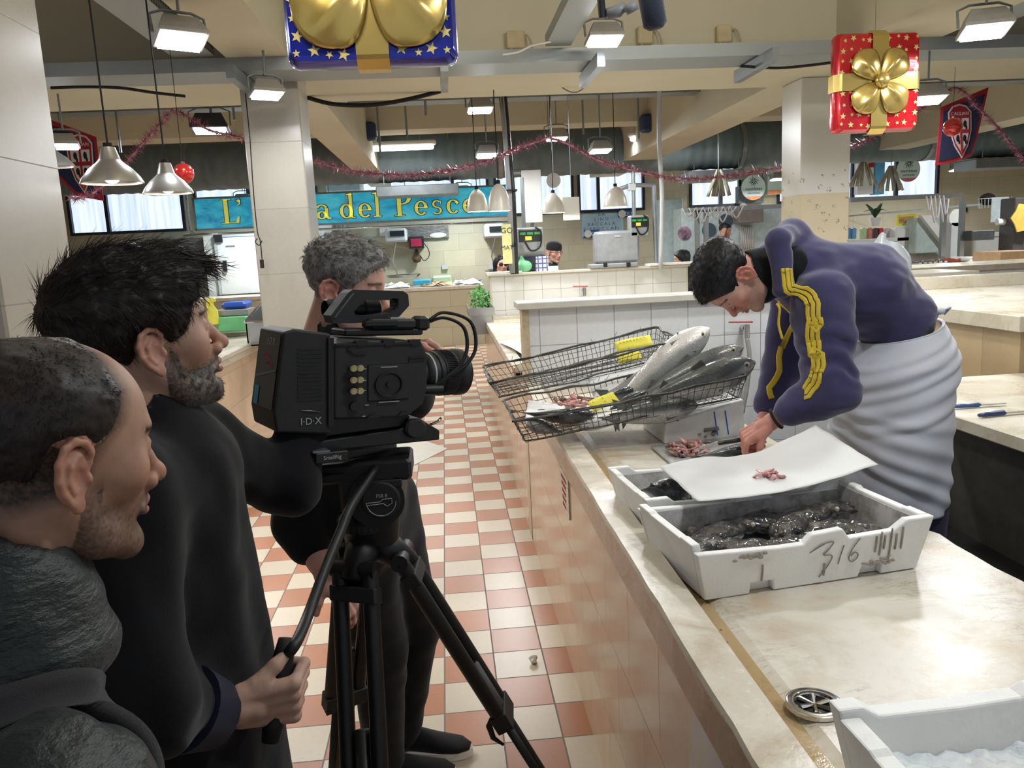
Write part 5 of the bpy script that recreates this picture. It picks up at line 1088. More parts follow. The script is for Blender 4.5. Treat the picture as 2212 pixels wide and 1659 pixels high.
def regC(q, m_):
    d = sd_ell(q, (.118, 0, -.01), (.066, .12, .092)); d = smin(d, sd_ell(m_, (.040, .085, -.045), (.034, .06, .040)), .01); d = smin(d, sd_ell(m_, (-.008, .09, -.006), (.024, .045, .036)), .008); return smin(d, q[:, 2] + .058 + .45 * np.clip(q[:, 0] + .06, -.1, .2), .01)
hairgeo(hC, bC, 'hair', regC, lambda q, m_: .005 + .014 * np.clip((q[:, 2] - .03) / .06, 0, 1), m_hair_grey, .0032, .003, 60, 4500, lambda q: .009 + .016 * np.clip((q[:, 2] - .04) / .06, 0, 1), lambda q: np.stack([np.where(q[:, 2] > .05, .9, .0), 0 * q[:, 0], np.where(q[:, 2] > .08, .1, -1.)], 1), .35, 31, .0008, .17, .25)
def jackC(P):
    d = sd_cone(P, (-.30, 2.16, .94), (-.29, 2.09, 1.33), .175, .160, ((1, 0, 0), .82)); d = smin(d, sd_cone(P, (-.34, 1.94, 1.36), (-.22, 2.24, 1.36), .06, .06), .07); d = smin(d, sd_cone(P, (-.345, 1.93, 1.345), relb, .068, .058), .04)
    d = smin(d, sd_cone(P, relb, relb * .55 + rw * .45, .062, .056), .02)
    d = smin(d, sd_cone(P, (-.20, 2.25, 1.37), (-.12, 2.16, 1.30), .075, .065), .04); d = smin(d, sd_cone(P, (-.12, 2.16, 1.30), lw - np.array([.02, -.05, .02]), .062, .05), .03)
    c1 = hC.w((-.035, 0, -.10)); d = smin(d, sd_cone(P, c1, (-.27, 2.08, 1.40), .066, .095), .03)
    return np.maximum(d + .008 * vnoise(P * np.array([1.5, 1.5, 1]), 9, 6) + .003 * vnoise(P, 26, 2), -(sd_cone(P, hC.w((-.03, 0, -.02)), c1, .060, .060)))
surf('jacket', jackC, (-.65, 1.65, .75), (.15, 2.5, 1.55), .009, m_blackcloth, Cp, 2)
def trC(P):
    d = sd_cone(P, (-.30, 2.14, .98), (-.27, 2.30, .50), .115, .085); d = smin(d, sd_cone(P, (-.27, 2.30, .50), (-.29, 2.36, .10), .085, .066), .03)
    e = sd_cone(P, (-.24, 2.26, .98), (-.17, 2.44, .50), .12, .085); e = smin(e, sd_cone(P, (-.17, 2.44, .50), (-.24, 2.50, .09), .085, .064), .03)
    return smin(smin(d, e, .02), sd_cone(P, (-.27, 2.15, 1.05), (-.27, 2.2, .92), .16, .15, ((1, 0, 0), .8)), .05) + .006 * vnoise(P * np.array([1, 1, 1.4]), 13, 9)
surf('trousers', trC, (-.55, 1.9, .03), (.1, 2.75, 1.2), .010, m_blackcloth, Cp, 2)
def shoe(parent, heel, ang, L=.29):
    T = Matrix.Translation(heel) @ Matrix.Rotation(ang, 4, 'Z'); s1 = []; 
    prof = [(0, .028, .10), (.06, .036, .105), (.13, .040, .085), (.20, .048, .062), (.26, .046, .05), (.295, .02, .035)]
    M().rings([[(x, w * math.cos(a), max(.022, .03 + (h - .03) * max(0, math.sin(a)) ** .7)) for a in [2 * PI * k / 20 for k in range(20)]] for x, w, h in prof]).xf(T).o('shoe', cloth_mat('black_mesh', (20, 21, 24), .8), parent, True)
    M().rings([[(x, w * 1.06 * math.cos(a), z) for x, w in []] for z in []] or [[(-.01 + .155 + .158 * math.cos(a), .052 * math.sin(a) * (1 + .12 * math.cos(a)), z) for a in [2 * PI * k / 28 for k in range(28)]] for z in (0.0, .012, .026)]).xf(T).o('shoe_sole', m_white, parent, True, angle=40)
shoe(Cp, (-.30, 2.53, .002), -.22); shoe(Cp, (-.36, 2.38, .002), -.1)
# ---------------------------------------------------------------- D: fishmonger bending over the counter
D = thing('person', 'fishmonger in purple hoodie with yellow stripes and white apron bending over the counter', 'person', (1.6, 2.6, .14))
p_ = lambda x, y, Y: arr(at(x, y, Y=Y))
RD = frame((-.22, -.06, -.97), (-.97, -.05, .20)); hD = Head(p_(1613, 592, 2.45) - RD @ np.array([-.008, .080, 0]), RD, 1.0)
handn = p_(1612, 948, 2.50); wn = p_(1664, 912, 2.47); en = p_(1795, 838, 2.38); sn = p_(1785, 650, 2.40)
wf = p_(1652, 905, 2.66); ef = p_(1690, 795, 2.74); sf = p_(1715, 640, 2.76)
dn = _u(p_(1595, 952, 2.50) - wn); hcn = hand_cones(wn + dn * .005, dn, _u(np.array([.25, .35, -1.0])), 1, [(.9, 1.2, .8), (1.0, 1.25, .8), (1.05, 1.25, .8), (1.1, 1.2, .8)], (.4, .8), 1.02, .03, (.75, .35, .6)); hcn.append((wn - _u(wn - en) * .13, wn, .036, .027))
df = _u(p_(1600, 950, 2.60) - wf); hcf = hand_cones(wf, df, _u(np.array([-.2, -.5, -1.0])), -1, [(.8, 1.1, .7), (.9, 1.2, .7), (.95, 1.2, .7), (1.0, 1.1, .7)], (.4, .8), 1.0, .03, (.75, .35, .6)); hcf.append((wf - _u(wf - ef) * .10, wf, .034, .026))
chD, wsD = p_(1762, 606, 2.60), p_(1915, 690, 2.62)
tD = lambda P: smin(smin(sd_cone(P, wsD, chD, .09, .09), sd_cone(P, hD.w((-.03, 0, -.08)), chD, .05, .07), .05), smin(smin(sd_cone(P, sn, en, .045, .042), sd_cone(P, en, wn - _u(wn - en) * .08, .042, .034), .02), smin(sd_cone(P, sf, ef, .045, .042), sd_cone(P, ef, wf - _u(wf - ef) * .06, .042, .034), .02), .01), .03)
bD = body_mesh(hD, D, lambda P: hD.pig(P, (206, 160, 142), .28, (110, 92, 86), red=.9), tD, ((.9, 2.1, .8), (2.1, 3.0, 1.8)), [(hcn, .006), (hcf, .006)], handpig=(204, 142, 128), hh=.003, hands_h=.003)
hD.eyes(D); hD.lashes(D, m_hair_dark)
def regD(q, m_):
    d = sd_ell(q, (.112, 0, -.02), (.066, .12, .094)); d = smin(d, sd_ell(m_, (.040, .085, -.045), (.036, .06, .042)), .01); d = smin(d, sd_ell(m_, (-.008, .09, -.006), (.024, .045, .036)), .008); return smin(d, q[:, 2] + .050 + .35 * np.clip(q[:, 0] + .06, -.1, .2), .01)
hairgeo(hD, bD, 'hair', regD, lambda q, m_: .005 + .012 * np.clip((q[:, 2] - .02) / .07, 0, 1), m_hair_black, .0032, .0025, 60, 5000, lambda q: .006 + .012 * np.clip((q[:, 2] - .04) / .06, 0, 1), lambda q: np.stack([np.where(q[:, 2] > .05, .8, 0), 0 * q[:, 0], np.where(q[:, 2] > .08, .1, -1.)], 1), .35, 41, .0007, .17, .22)
M().ball(hD.w((-.004, .082, -.034)), .0035, 10, 6).o('earring', m_chrome, bD, True)
m_hood = cloth_mat('purple_navy_fleece', (64, 61, 98), .95, .10, 260, .35, .2, 9); m_apron = cloth_mat('white_apron_cotton', (206, 208, 216), .85, .04, 300, .1, .15, 6); m_gaiter = cloth_mat('black_fleece', (22, 23, 26), .95)
m_stripe = cloth_mat('yellow_stripe', (218, 190, 62), .7, .05, 300); m_trD = cloth_mat('dark_plum_cotton', (56, 54, 74), .9)
cfn, cff = wn - _u(wn - en) * .075, wf - _u(wf - ef) * .06
def hoodD(P):
    back = p_(1862, 618, 2.62)
    d = sd_cone(P, wsD + np.array([.02, 0, .0]), back, .128, .135, ((0, 1, 0), 1.25)); d = smin(d, sd_cone(P, back, chD, .135, .130, ((0, 1, 0), 1.25)), .05)
    arm = smin(sd_cone(P, sn + np.array([.0, .03, 0]), en, .098, .078), sd_cone(P, en, cfn, .078, .052), .035); wr = .009 * np.sin((P[:, 2] * 95 + 7 * vnoise(P, 9, 2))) * np.exp(-((P - en - np.array([0, 0, .10])) ** 2).sum(1) / .013)
    d = smin(d, arm + wr, .035); d = smin(d, smin(sd_cone(P, sf, ef, .085, .068), sd_cone(P, ef, cff, .068, .050), .03), .03)
    nk = p_(1690, 560, 2.58); d = smin(d, sd_cone(P, nk, chD, .085, .12), .05)
    rim1 = p_(1682, 520, 2.44); rim2 = p_(1712, 508, 2.60); rim3 = p_(1688, 525, 2.74)
    hd = smin(sd_cone(P, rim1, rim2, .034, .044), sd_cone(P, rim2, rim3, .044, .034), .03); hd = smin(hd, sd_cone(P, rim2, p_(1742, 548, 2.6), .05, .06), .03); hd = smin(hd, sd_cone(P, rim1, p_(1695, 620, 2.42), .034, .036), .02); hd = smin(hd, sd_cone(P, rim3, p_(1690, 620, 2.74), .034, .036), .02)
    d = smin(d, hd, .02); n_ = .008 * vnoise(P * np.array([1, .8, 1]), 12, 3) + .005 * vnoise(P * np.array([1, 1, 1.8]), 22, 5)
    nc = hD.w((-.03, 0, -.05)); return np.maximum(d + n_, -(sd_cone(P, nc, hD.w((-.05, 0, -.14)), .068, .072)))
hood = surf('hoodie', hoodD, (.9, 2.1, .8), (2.15, 3.0, 1.85), .0065, m_hood, D, 2)
nc0, nc1 = hD.w((-.032, 0, -.052)), hD.w((-.060, 0, -.165))
surf('neck_warmer', lambda P: np.maximum(smin(sd_cone(P, nc0, nc1, .066, .078), sd_cone(P, hD.w((.02, 0, -.10)), nc1, .050, .06), .03) + .004 * vnoise(P, 30, 4), -sd_cone(P, hD.w((-.02, 0, .02)), hD.w((-.026, 0, -.055)), .070, .052)), nc0 - .2, nc0 + .22, .004, m_gaiter, D, 2)
for k, off in enumerate((-.016, 0, .016)):
    ribbon(hoodD, [p_(1706, 575, 2.38), p_(1722, 612, 2.33), p_(1738, 660, 2.30), p_(1744, 700, 2.30), p_(1742, 740, 2.30), p_(1746, 775, 2.30), p_(1738, 815, 2.30), p_(1722, 855, 2.34)], .0125, off, .003, th=.004).o('yellow_stripe', m_stripe, hood, True)
ribbon(hoodD, [p_(1676, 655, 2.60), p_(1672, 690, 2.60), p_(1668, 770, 2.62), p_(1662, 850, 2.6)], .02, 0, .003, th=.004).o('yellow_stripe', m_stripe, hood, True)
mm = M(); hose(mm, [p_(1678, 656, 2.36), p_(1684, 668, 2.35), p_(1682, 700, 2.36), p_(1690, 732, 2.36)], .004, 6); mm.o('drawstring', m_stripe, hood, True)
u1 = V(_u(np.cross(wn - en, (0, 0, 1)))); u2 = V(_u(wn - en)).cross(u1); bc = V(wn - _u(wn - en) * .022)
M().tube([bc + (u1 * math.cos(a) + u2 * math.sin(a)) * .0335 for a in [2 * PI * k / 20 for k in range(21)]], .0045, 8, False).o('bracelet', m_black, D, True); M().ball(bc - u2 * .030 + V((.012, -.014, -.01)), .009, 10, 6).o('bracelet_bead', m_black, D, True)
# apron
C0, C1 = at(1938, 715, Y=2.62), at(1915, 1085, Y=2.62)
def apr(u, v):
    e = 352 - 34 * v; ph = math.radians(110 + (e - 110) * u); rx = .128 + .022 * min(1, v * 7) + .030 * math.sin(PI * min(.5, v * 1.6)) - .012 * max(0, v - .4)
    ry = .165 + .045 * min(1, v * 6) + .02 * math.sin(PI * min(1, v)); c_ = C0.lerp(C1, v)
    fold = .009 * v ** .7 * math.sin(15 * u + 5 * v + 2 * math.sin(3 * v)) + .010 * mnoise.noise((u * 5, v * 4, 2))
    for (c0_, sl, w_, am) in ((.12, .30, .030, .012), (.20, .34, .022, .010), (.30, .30, .034, .014), (.42, .22, .026, .010), (.50, -.28, .03, .012), (.62, -.40, .035, .014), (.74, -.45, .03, .016), (.84, -.5, .03, .014), (.06, .22, .02, .008)):
        dv = v - (c0_ + sl * (.78 - u)); am *= .55 + .5 * mnoise.noise((u * 3 + c0_ * 20, c0_ * 9, 1)); fold += am * math.exp(-(dv / w_) ** 2) * (1 - .4 * abs(u - .6)) - am * .5 * math.exp(-((dv - w_ * 1.5) / w_) ** 2)
    return (c_.x + (rx + fold) * math.cos(ph) - .01 * v, c_.y + (ry + fold) * math.sin(ph), c_.z + .03 * math.cos(ph) * (1 - v) * 1.2)
ap = M().grid(apr, 110, 90, .003).o('apron', m_apron, D, True)
mm = M(); mm.tube([V(apr(k / 40, .0)) + V((0, 0, 0)) for k in range(41)], .006, 6, flat=.5); mm.o('waistband', m_apron, ap, True)
mm = M(); k0 = at(2030, 672, Y=2.5); mm.ball(k0, (.018, .015, .012), 10, 6); mm.tube([k0, k0 + V((.03, 0, .012)), k0 + V((.02, .01, -.012))], [.006, .012, .006], 6, flat=.4); mm.o('knot', m_apron, ap, True)
for a, b in ((2018, 2016), (2030, 2034)):
    mm = M(); pts = [at(2040, 850, Y=2.48), at(a + 2, 900, Y=2.47), at(a - 4, 950, Y=2.46), at(b + 4, 990, Y=2.46), at(b, 1032, Y=2.46)]; sp_ = smoothpath(pts, 6)
    mm.tube(sp_, [.011 + .004 * math.sin(k) for k in range(len(sp_))], 6, flat=.22); mm.o('apron_string', m_apron, ap, True)
def trD(P):
    h = at(1948, 745, Y=2.62); d = sd_cone(P, (h.x, h.y, h.z), (h.x + .01, h.y, h.z - .12), .100, .100, ((0, 1, 0), 1.15))
    for s_ in (-1, 1): e = sd_cone(P, (h.x + .015, h.y + .10 * s_, h.z - .10), (h.x + .03, h.y + .095 * s_, .72), .082, .070); e = smin(e, sd_cone(P, (h.x + .03, h.y + .095 * s_, .72), (h.x + .06, h.y + .10 * s_, .22), .082, .06), .03); d = smin(d, e, .04)
    return d + .006 * vnoise(P, 14, 3)
surf('trousers', trD, (1.3, 2.2, .14), (2.2, 3.05, 1.5), .011, m_trD, D, 2)
for s_ in (-1, 1): M().ball((1.66, 2.62 + s_ * .12, .185), (.15, .052, .05), 16, 8).o('boot', m_rubber, D, True)
kn = thing('knife', 'black handled fish knife held in the fishmongers fist, blade pointing left', 'knife', tuple(handn)); a, b_ = at(1625, 945, Y=2.53), at(1552, 958, Y=2.55); c_ = at(1500, 972, Y=2.56)
M().tube([a, a.lerp(b_, .5), b_], [.010, .012, .009], 10, flat=.7).o('handle', m_dark, kn, True); dd = (c_ - b_); up_ = V((0, 0, .009)); sd_ = V((0, .001, 0)); M().rings([[b_ + up_ - sd_, b_ + up_ + sd_, b_ - up_ + sd_, b_ - up_ - sd_], [c_ + up_ * .2 - sd_, c_ + up_ * .2 + sd_, c_ - up_ * .3 + sd_, c_ - up_ * .3 - sd_]]).o('blade', m_steel, kn)
# ================================================================ video camera on tripod
m_cam = simple('camera_shell', (30, 31, 33), .6, var=.08, scale=30, bump=.06, bscale=500); m_cam2 = simple('camera_dark', (17, 18, 20), .5, var=.08); m_mark = simple('white_marking', (170, 172, 174), .5, var=.02); m_gold = simple('gold_connector', (190, 176, 130), .25, .9); m_lab = simple('battery_label', (22, 22, 30), .35); m_glassd = simple('lens_glass', (14, 16, 26), .04, coat=1)
KC = at(790, 808, Y=1.66); KT = Matrix.Translation(KC) @ Matrix.Rotation(math.radians(30), 4, 'Z') @ Matrix.Rotation(math.radians(5), 4, 'Y') @ Matrix.Diagonal((1.14, 1.14, .95, 1))
K = thing('video_camera', 'black cinema video camera with top handle and wide lens on the tripod', 'video camera', tuple(KC))
def kp(mm, name, mt, parent=K, smooth=False, **k): return mm.xf(KT).o(name, mt, parent, smooth, **k)
mm = M(); mm.prism([(-.088, -.080), (.05, -.088), (.082, -.062), (.090, -.03), (.090, .045), (.078, .074), (-.06, .082), (-.088, .070)], -.068, .068); body = kp(mm, 'body', m_cam, bevel=.004)
for x in (-.04, .012, .062): kp(M().prism([(x - .013, .080), (x + .013, .080), (x + .006, .068), (x - .006, .068)], -.0715, -.066), 'side_notch', m_cam2, body)
mm = M()
mm.box((-.088, -.071, .070), (.075, -.067, .0745)); mm.prism([(-.062, .066), (-.05, .055), (-.03, .055), (-.03, .051), (-.053, .051), (-.066, .063)], -.0715, -.067)
for z in (.040, .034): mm.box((.052, -.0705, z), (.084, -.067, z + .003))
mm.prism([(-.03, -.083), (-.022, -.076), (-.01, -.076), (-.002, -.083)], -.0715, -.067); mm.prism([(.03, -.083), (.038, -.074), (.05, -.074), (.058, -.08)], -.0715, -.067); kp(mm, 'side_ribs', m_cam2, body)
mm = M(); mm.box((-.028, -.0705, -.048), (.052, -.067, .028), .004); kp(mm, 'side_panel', m_cam, body)
mm = M(); mm.lathe([(.0, .0), (.022, .0), (.024, -.0035), (.027, -.0035), (.027, .003)], (.012, -.071, -.014), 32, 'y'); mm.lathe([(.0, -.004), (.006, -.004), (.006, .0)], (.012, -.071, -.014), 16, 'y'); kp(mm, 'screw_boss', m_cam2, body, True, angle=40)
mm = M()
for x, z, w in ((-.036, .021, .010), (-.036, -.003, .008), (-.036, -.024, .008), (-.03, -.055, .007), (-.036, -.078, .006), (.012, .023, .032), (.012, -.051, .040)): mm.box((x - w / 2, -.0718, z - .0008), (x + w / 2, -.0700, z + .0008))
kp(mm, 'markings', m_mark, body)
for k, z in enumerate((.024, .000, -.023)):
    for x in (-.058, -.046):
        mm = M(); mm.cyl((x, -.066, z), (x, -.082, z), .0052, n=14); mm.cyl((x, -.078, z), (x, -.080, z), .0068, n=14); kp(mm, 'video_socket', m_gold, body, True, angle=40)
mm = M(); mm.cyl((-.052, -.066, -.056), (-.052, -.074, -.056), .010, n=20); kp(mm, 'audio_socket', m_cam2, body, True, angle=40)
mm = M(); mm.prism([(-.165, -.102), (-.092, -.112), (-.092, .094), (-.155, .104), (-.172, .098), (-.190, -.06), (-.185, -.10)], -.062, .062); bat = kp(mm, 'battery', m_cam, bevel=.004)
mm = M(); mm.prism([(-.098, -.094), (-.088, -.094), (-.088, .086), (-.098, .086)], -.066, .066); kp(mm, 'battery_mount', m_cam2, body)
mm = M()
for i in range(14): mm.box((-.150, -.0632, -.04 + i * .0078), (-.108, -.0615, -.037 + i * .0078))
kp(mm, 'grille', m_cam2, bat)
# battery back label, on the slanted rear face
KR = KT.to_3x3(); LBo = lambda x, y, z: KT @ V((x, y, z)); bx_ = V((-.172, 0, .098)) - V((-.190, 0, -.06)); byn = -(KR @ V((0, 1, 0))); bzn = KR @ bx_.normalized()
def lab_pt(a, b): q = V((-.190, 0, -.06)) + bx_ * b; return KT @ (V((q.x - .0012, -a, q.z)))
mm = M(); mm.add([lab_pt(-.052, 0.02), lab_pt(.052, 0.02), lab_pt(.052, .97), lab_pt(-.052, .97)], [(0, 1, 2, 3)]); lb = mm.o('label', m_lab, bat)
txt('I·D·X', .020, m_mark, 'lettering', lb, lab_pt(.010, .86), byn, bzn); pk = simple('pink_print', (196, 70, 120), .5)
txt('Cue', .020, pk, 'lettering', lb, lab_pt(.012, .58), byn, bzn, shear=.4); txt('endura', .015, pk, 'lettering', lb, lab_pt(-.006, .68), byn, bzn, shear=.4)
mm = M(); q = [lab_pt(-.044, .03), lab_pt(-.022, .03), lab_pt(-.022, .27), lab_pt(-.044, .27)]; nrm = byn.cross(bzn) * .001; mm.add([p + nrm for p in q], [(0, 1, 2, 3)]); mm.o('sticker', simple('cyan_sticker', (40, 150, 200), .5), lb)
mm = M(); q = [lab_pt(-.05, .40), lab_pt(-.046, .37), lab_pt(.05, .50), lab_pt(.05, .53)]; mm.add([p + nrm for p in q], [(0, 1, 2, 3)]); mm.o('sticker', simple('grey_print', (110, 108, 112), .5), lb)
sx, sz = KR @ V((1, 0, 0)), KR @ V((0, 0, 1)); txt('I·D·X', .019, m_mark, 'lettering', bat, LBo(-.128, -.0635, -.082), sx, sz); mm = M(); mm.tube([(-.145, -.063, -.058), (-.128, -.064, -.060), (-.112, -.063, -.064)], [.0005, .0022, .0005], 6, flat=.4); kp(mm, 'logo', m_mark, bat)
# lens
lz = -.004; LN = [(.036, .088), (.040, .094), (.040, .108), (.044, .111), (.047, .118), (.047, .132), (.0495, .134), (.0495, .142), (.0515, .144), (.0515, .172), (.0505, .174), (.0530, .178), (.0545, .184), (.0545, .197), (.0505, .2), (.0495, .196), (.044, .185), (0, .183)]
ln = kp(M().lathe(LN, (0, 0, lz), 48, 'x'), 'lens', m_cam, K, True, angle=30)
mm = M()
for i in range(72):
    a = 2 * PI * i / 72; c, s_ = math.cos(a), math.sin(a); r = .0525; mm.box((.146, r * c - .0008, lz + r * s_ - .0008), (.170, r * c + .0008, lz + r * s_ + .0008))
kp(mm, 'focus_ribs', m_cam2, ln)
mm = M(); mm.lathe([(.0476, .120), (.0478, .121), (.0478, .1225), (.0476, .1235)], (0, 0, lz), 48, 'x'); kp(mm, 'lens_ring', m_mark, ln); kp(M().ball((.184, 0, lz), (.006, .043, .043), 24, 10), 'front_element', m_glassd, ln, True)
for k in range(6): a = -2.0 + k * .28; kp(M().box((.096, .0405 * math.cos(a) - .003, lz + .0405 * math.sin(a) - .002), (.104, .0405 * math.cos(a) + .003, lz + .0405 * math.sin(a) + .002)), 'mount_pin', m_chrome, ln)
kp(M().lathe([(.05, .084), (.052, .090), (.046, .094), (.036, .094)], (0, 0, lz), 32, 'x'), 'lens_mount', m_cam2, K, True, angle=40)
kp(M().cyl((.095, -.045, lz - .03), (.13, -.052, lz - .03), .012, n=14), 'servo_drive', m_cam2, ln, True, angle=40)
# handle with opening
def ringpoly(outer, inner, y0, y1):
    n = len(outer); mm = M(); vs = [(p[0], y, p[1]) for y in (y0, y1) for p in outer] + [(p[0], y, p[1]) for y in (y0, y1) for p in inner]; fs = []
    for i in range(n):
        j = (i + 1) % n; fs += [(i, j, 2 * n + j, 2 * n + i), (n + j, n + i, 3 * n + i, 3 * n + j), (j, i, n + i, n + j), (2 * n + i, 2 * n + j, 3 * n + j, 3 * n + i)]
    return mm.add(vs, fs)
hz = .0
o_ = [(-.070, .112), (-.074, .128), (-.042, .176), (-.033, .183), (.066, .182), (.076, .175), (.078, .150), (.058, .126), (.03, .118), (-.03, .112)]; i_ = [(-.028, .130), (-.031, .136), (-.015, .156), (-.007, .162), (.038, .162), (.044, .166), (.056, .165), (.056, .146), (.040, .134), (.0, .128)]
hd_ = kp(ringpoly(o_, i_, -.018, .018), 'top_handle', m_cam, K, bevel=.004)
kp(M().tube([(-.067, -.019, .124), (-.038, -.019, .168), (-.032, -.019, .175)], .0022, 6), 'handle_trim', simple('steel_edge', (120, 124, 130), .3, .6), hd_)
kp(M().tube([(.058, -.012, .175), (.056, -.012, .150), (.050, -.012, .135)], .0022, 6), 'handle_bolt', m_chrome, hd_)
kp(B((-.055, -.034, .086), (.10, .03, .100), .003), 'top_plate', m_cam2, K); kp(B((-.010, -.038, .100), (.085, .0, .122), .005), 'audio_module', m_cam, K); kp(B((-.020, -.040, .106), (.045, -.036, .119), .002), 'audio_cover', m_cam2, K); kp(B((.085, -.036, .096), (.115, -.006, .128), .006), 'cable_plug', m_cam2, K); kp(B((.035, -.03, .122), (.065, -.01, .125)), 'white_strip', m_mark, K)
for off in (0, .012):
    mm = M(); hose(mm, [(.112, -.02 - off, .112 + off * .6), (.145, -.03, .124 + off), (.178 + off * 1.3, -.045, .105 + off), (.182 + off * 1.6, -.055, .06), (.165 + off, -.06, .02), (.135, -.058, -.008), (.115, -.05, -.03)], .0036, 8); kp(mm, 'cable', m_rubber, K, True)
kp(M().lathe([(.018, -.06), (.022, -.055), (.022, .01), (.026, .012), (.026, .04), (.020, .045)], (.0, .045, .140), 24, 'x'), 'viewfinder', m_cam2, K, True, angle=40)
# plate under the camera
bp = kp(M().prism([(-.095, -.122), (.07, -.114), (.07, -.090), (-.085, -.083)], -.04, .04), 'base_plate', m_cam2, K, bevel=.003)
mm = M(); mm.prism([(-.13, -.150), (.128, -.150), (.128, -.128), (.10, -.108), (.085, -.096), (.062, -.096), (.05, -.116), (-.12, -.128), (-.15, -.142)], -.05, .05); kp(mm, 'tripod_plate', m_cam2, K, bevel=.003)
kp(M().lathe([(0, -.008), (.018, -.008), (.022, -.004), (.022, .006)], (.074, -.052, -.118), 24, 'y'), 'clamp_knob', m_cam, K, True, angle=40); kp(M().tube([(.118, -.03, -.118), (.135, -.03, -.112), (.142, -.03, -.104)], .003, 6), 'clamp_lever', m_chrome, K, True)
mm = M(); mm.box((-.125, -.075, -.168), (-.065, -.045, -.146), .002); cl = kp(mm, 'rod_clamp', m_cam2, K); txt('SmallRig', .011, m_mark, 'lettering', cl, LBo(-.095, -.0756, -.157), sx, sz); kp(B((-.128, -.073, -.1455), (-.098, -.05, -.142)), 'clamp_edge', simple('steel_edge', (120, 124, 130)), cl)
# tripod
T3 = thing('tripod', 'black twin tube video tripod with fluid head and pan handle', 'tripod', (-.13, 1.66, 0))
hp = lambda x, y, Y=1.64: at(x, y, Y=Y)
mm = M(); c = hp(815, 1010, 1.66); mm.box((c.x - .115, 1.60, c.z - .015), (c.x + .075, 1.72, c.z + .028), .006); mm.box((c.x - .14, 1.585, c.z + .0), (c.x - .06, 1.60, c.z + .01)); mm.o('head_plate', m_cam2, T3)
c2 = hp(818, 1062, 1.655); hb = M(); hb.cyl((c2.x, 1.595, c2.z), (c2.x, 1.72, c2.z), .058, n=40); hb.box((c2.x - .075, 1.60, c2.z - .03), (c2.x + .045, 1.72, c2.z + .05), .008); hb.lathe([(.045, -.085), (.05, -.05), (.054, -.02)], (c2.x - .01, 1.655, c2.z - .02), 28); hb.o('fluid_head', m_cam2, T3, True, angle=35)
dk = M().lathe([(0, -.003), (.036, -.003), (.040, .0), (.040, .006)], (c2.x + .01, 1.592, c2.z), 40, 'y').o('drag_cap', m_cam, T3, True, angle=35)
mm = M(); Oc = V((c2.x + .010, 1.589, c2.z)); stroke(mm, [(.030 * math.cos(a), .030 * math.sin(a) - .002) for a in [PI + PI * k / 16 for k in range(17)]], .0009, Oc, V((1, 0, 0)), V((0, 0, 1))); stroke(mm, [(-.028, -.008), (.004, -.006), (.012, -.012), (.022, -.006), (.022, .004), (.004, .003), (-.002, -.002), (-.028, -.003)], .0009, Oc, V((1, 0, 0)), V((0, 0, 1))); mm.o('logo', m_mark, dk); txt('FSB 8', .010, m_mark, 'lettering', dk, Oc + V((.002, 0, .010)), (1, 0, 0), (0, 0, 1))
mm = M(); mm.box((c2.x - .035, 1.5915, c2.z + .025), (c2.x + .055, 1.5985, c2.z + .043), .003); mm.o('drag_cap_edge', m_cam, T3)
cb = hp(795, 1150, 1.66); mm = M(); mm.lathe([(.046, .048), (.060, .040), (.060, .016), (.054, .010), (.050, -.012), (.03, -.045), (.022, -.06)], (cb.x, 1.66, cb.z), 36); mm.o('bowl', m_cam2, T3, True, angle=35)
mm = M(); mm.lathe([(.061, .020), (.0625, .022), (.0625, .036), (.061, .038)], (cb.x, 1.66, cb.z), 36)
for k in range(36): a = 2 * PI * k / 36; mm.box((cb.x + .0625 * math.cos(a) - .0015, 1.66 + .0625 * math.sin(a) - .0015, cb.z + .02), (cb.x + .0625 * math.cos(a) + .0015, 1.66 + .0625 * math.sin(a) + .0015, cb.z + .036))
mm.o('locking_ring', m_cam, T3)
sp0 = V((cb.x, 1.66, cb.z - .045)); mm = M(); 
for a in (-5, 118, 248): d_ = V((math.cos(math.radians(a)), math.sin(math.radians(a)), -.35)); mm.tube([sp0 + V((0, 0, .04)), sp0 + d_ * .085], [.045, .024], 12)
mm.o('spider', m_cam2, T3, True)
def leg(ang, foot, lab_, bars=True):
    a = math.radians(ang); out = V((math.cos(a), math.sin(a), 0)); side = V((-math.sin(a), math.cos(a), 0)); top = sp0 + out * .07 + V((0, 0, -.01)); ft = V(foot); mid = top.lerp(ft, .42); low = top.lerp(ft, .86)
    mm = M(); [mm.tube([top + side * s_ * .035, mid + side * s_ * .035], .017, 12) for s_ in (-1, 1)]; mm.tube([top - side * .05, top + side * .05], .019, 12); lg = mm.o('leg', m_cam2, T3, True, angle=40)
    dirl = (ft - top).normalized(); nn = dirl.cross(side)
    def bx(p, hs, hd_, hn, nm, mt=m_cam): q = [p + side * (sa * hs) + dirl * (sb * hd_) + nn * (sc_ * hn) for sb in (-1, 1) for sa, sc_ in ((-1, -1), (1, -1), (1, 1), (-1, 1))]; return M().rings([q[:4], q[4:]]).o(nm, mt, lg, bevel=.003)
    bx(top + dirl * .05, .052, .016, .018, 'leg_bracket'); bx(mid, .052, .024, .020, 'leg_clamp')
    if ang == -5: M().tube([mid + nn * -.022, mid + nn * -.045 + dirl * .02, mid + nn * -.052 + dirl * .055, mid + nn * -.040 + dirl * .085], [.008, .008, .007, .004], 8, flat=.6).o('clamp_lever', m_cam, lg, True)
    mm = M(); mm.tube([mid - dirl * .15, low], .016, 12); mm.tube([mid + side * .02, low + side * .014], .010, 10); mm.tube([mid - side * .02, low - side * .014], .010, 10); mm.o('lower_tube', m_cam2, lg, True)
    bx(low, .035, .022, .022, 'leg_joint'); M().tube([low, ft], [.012, .009], 10).o('foot_spike', m_cam2, lg, True); return mid, low
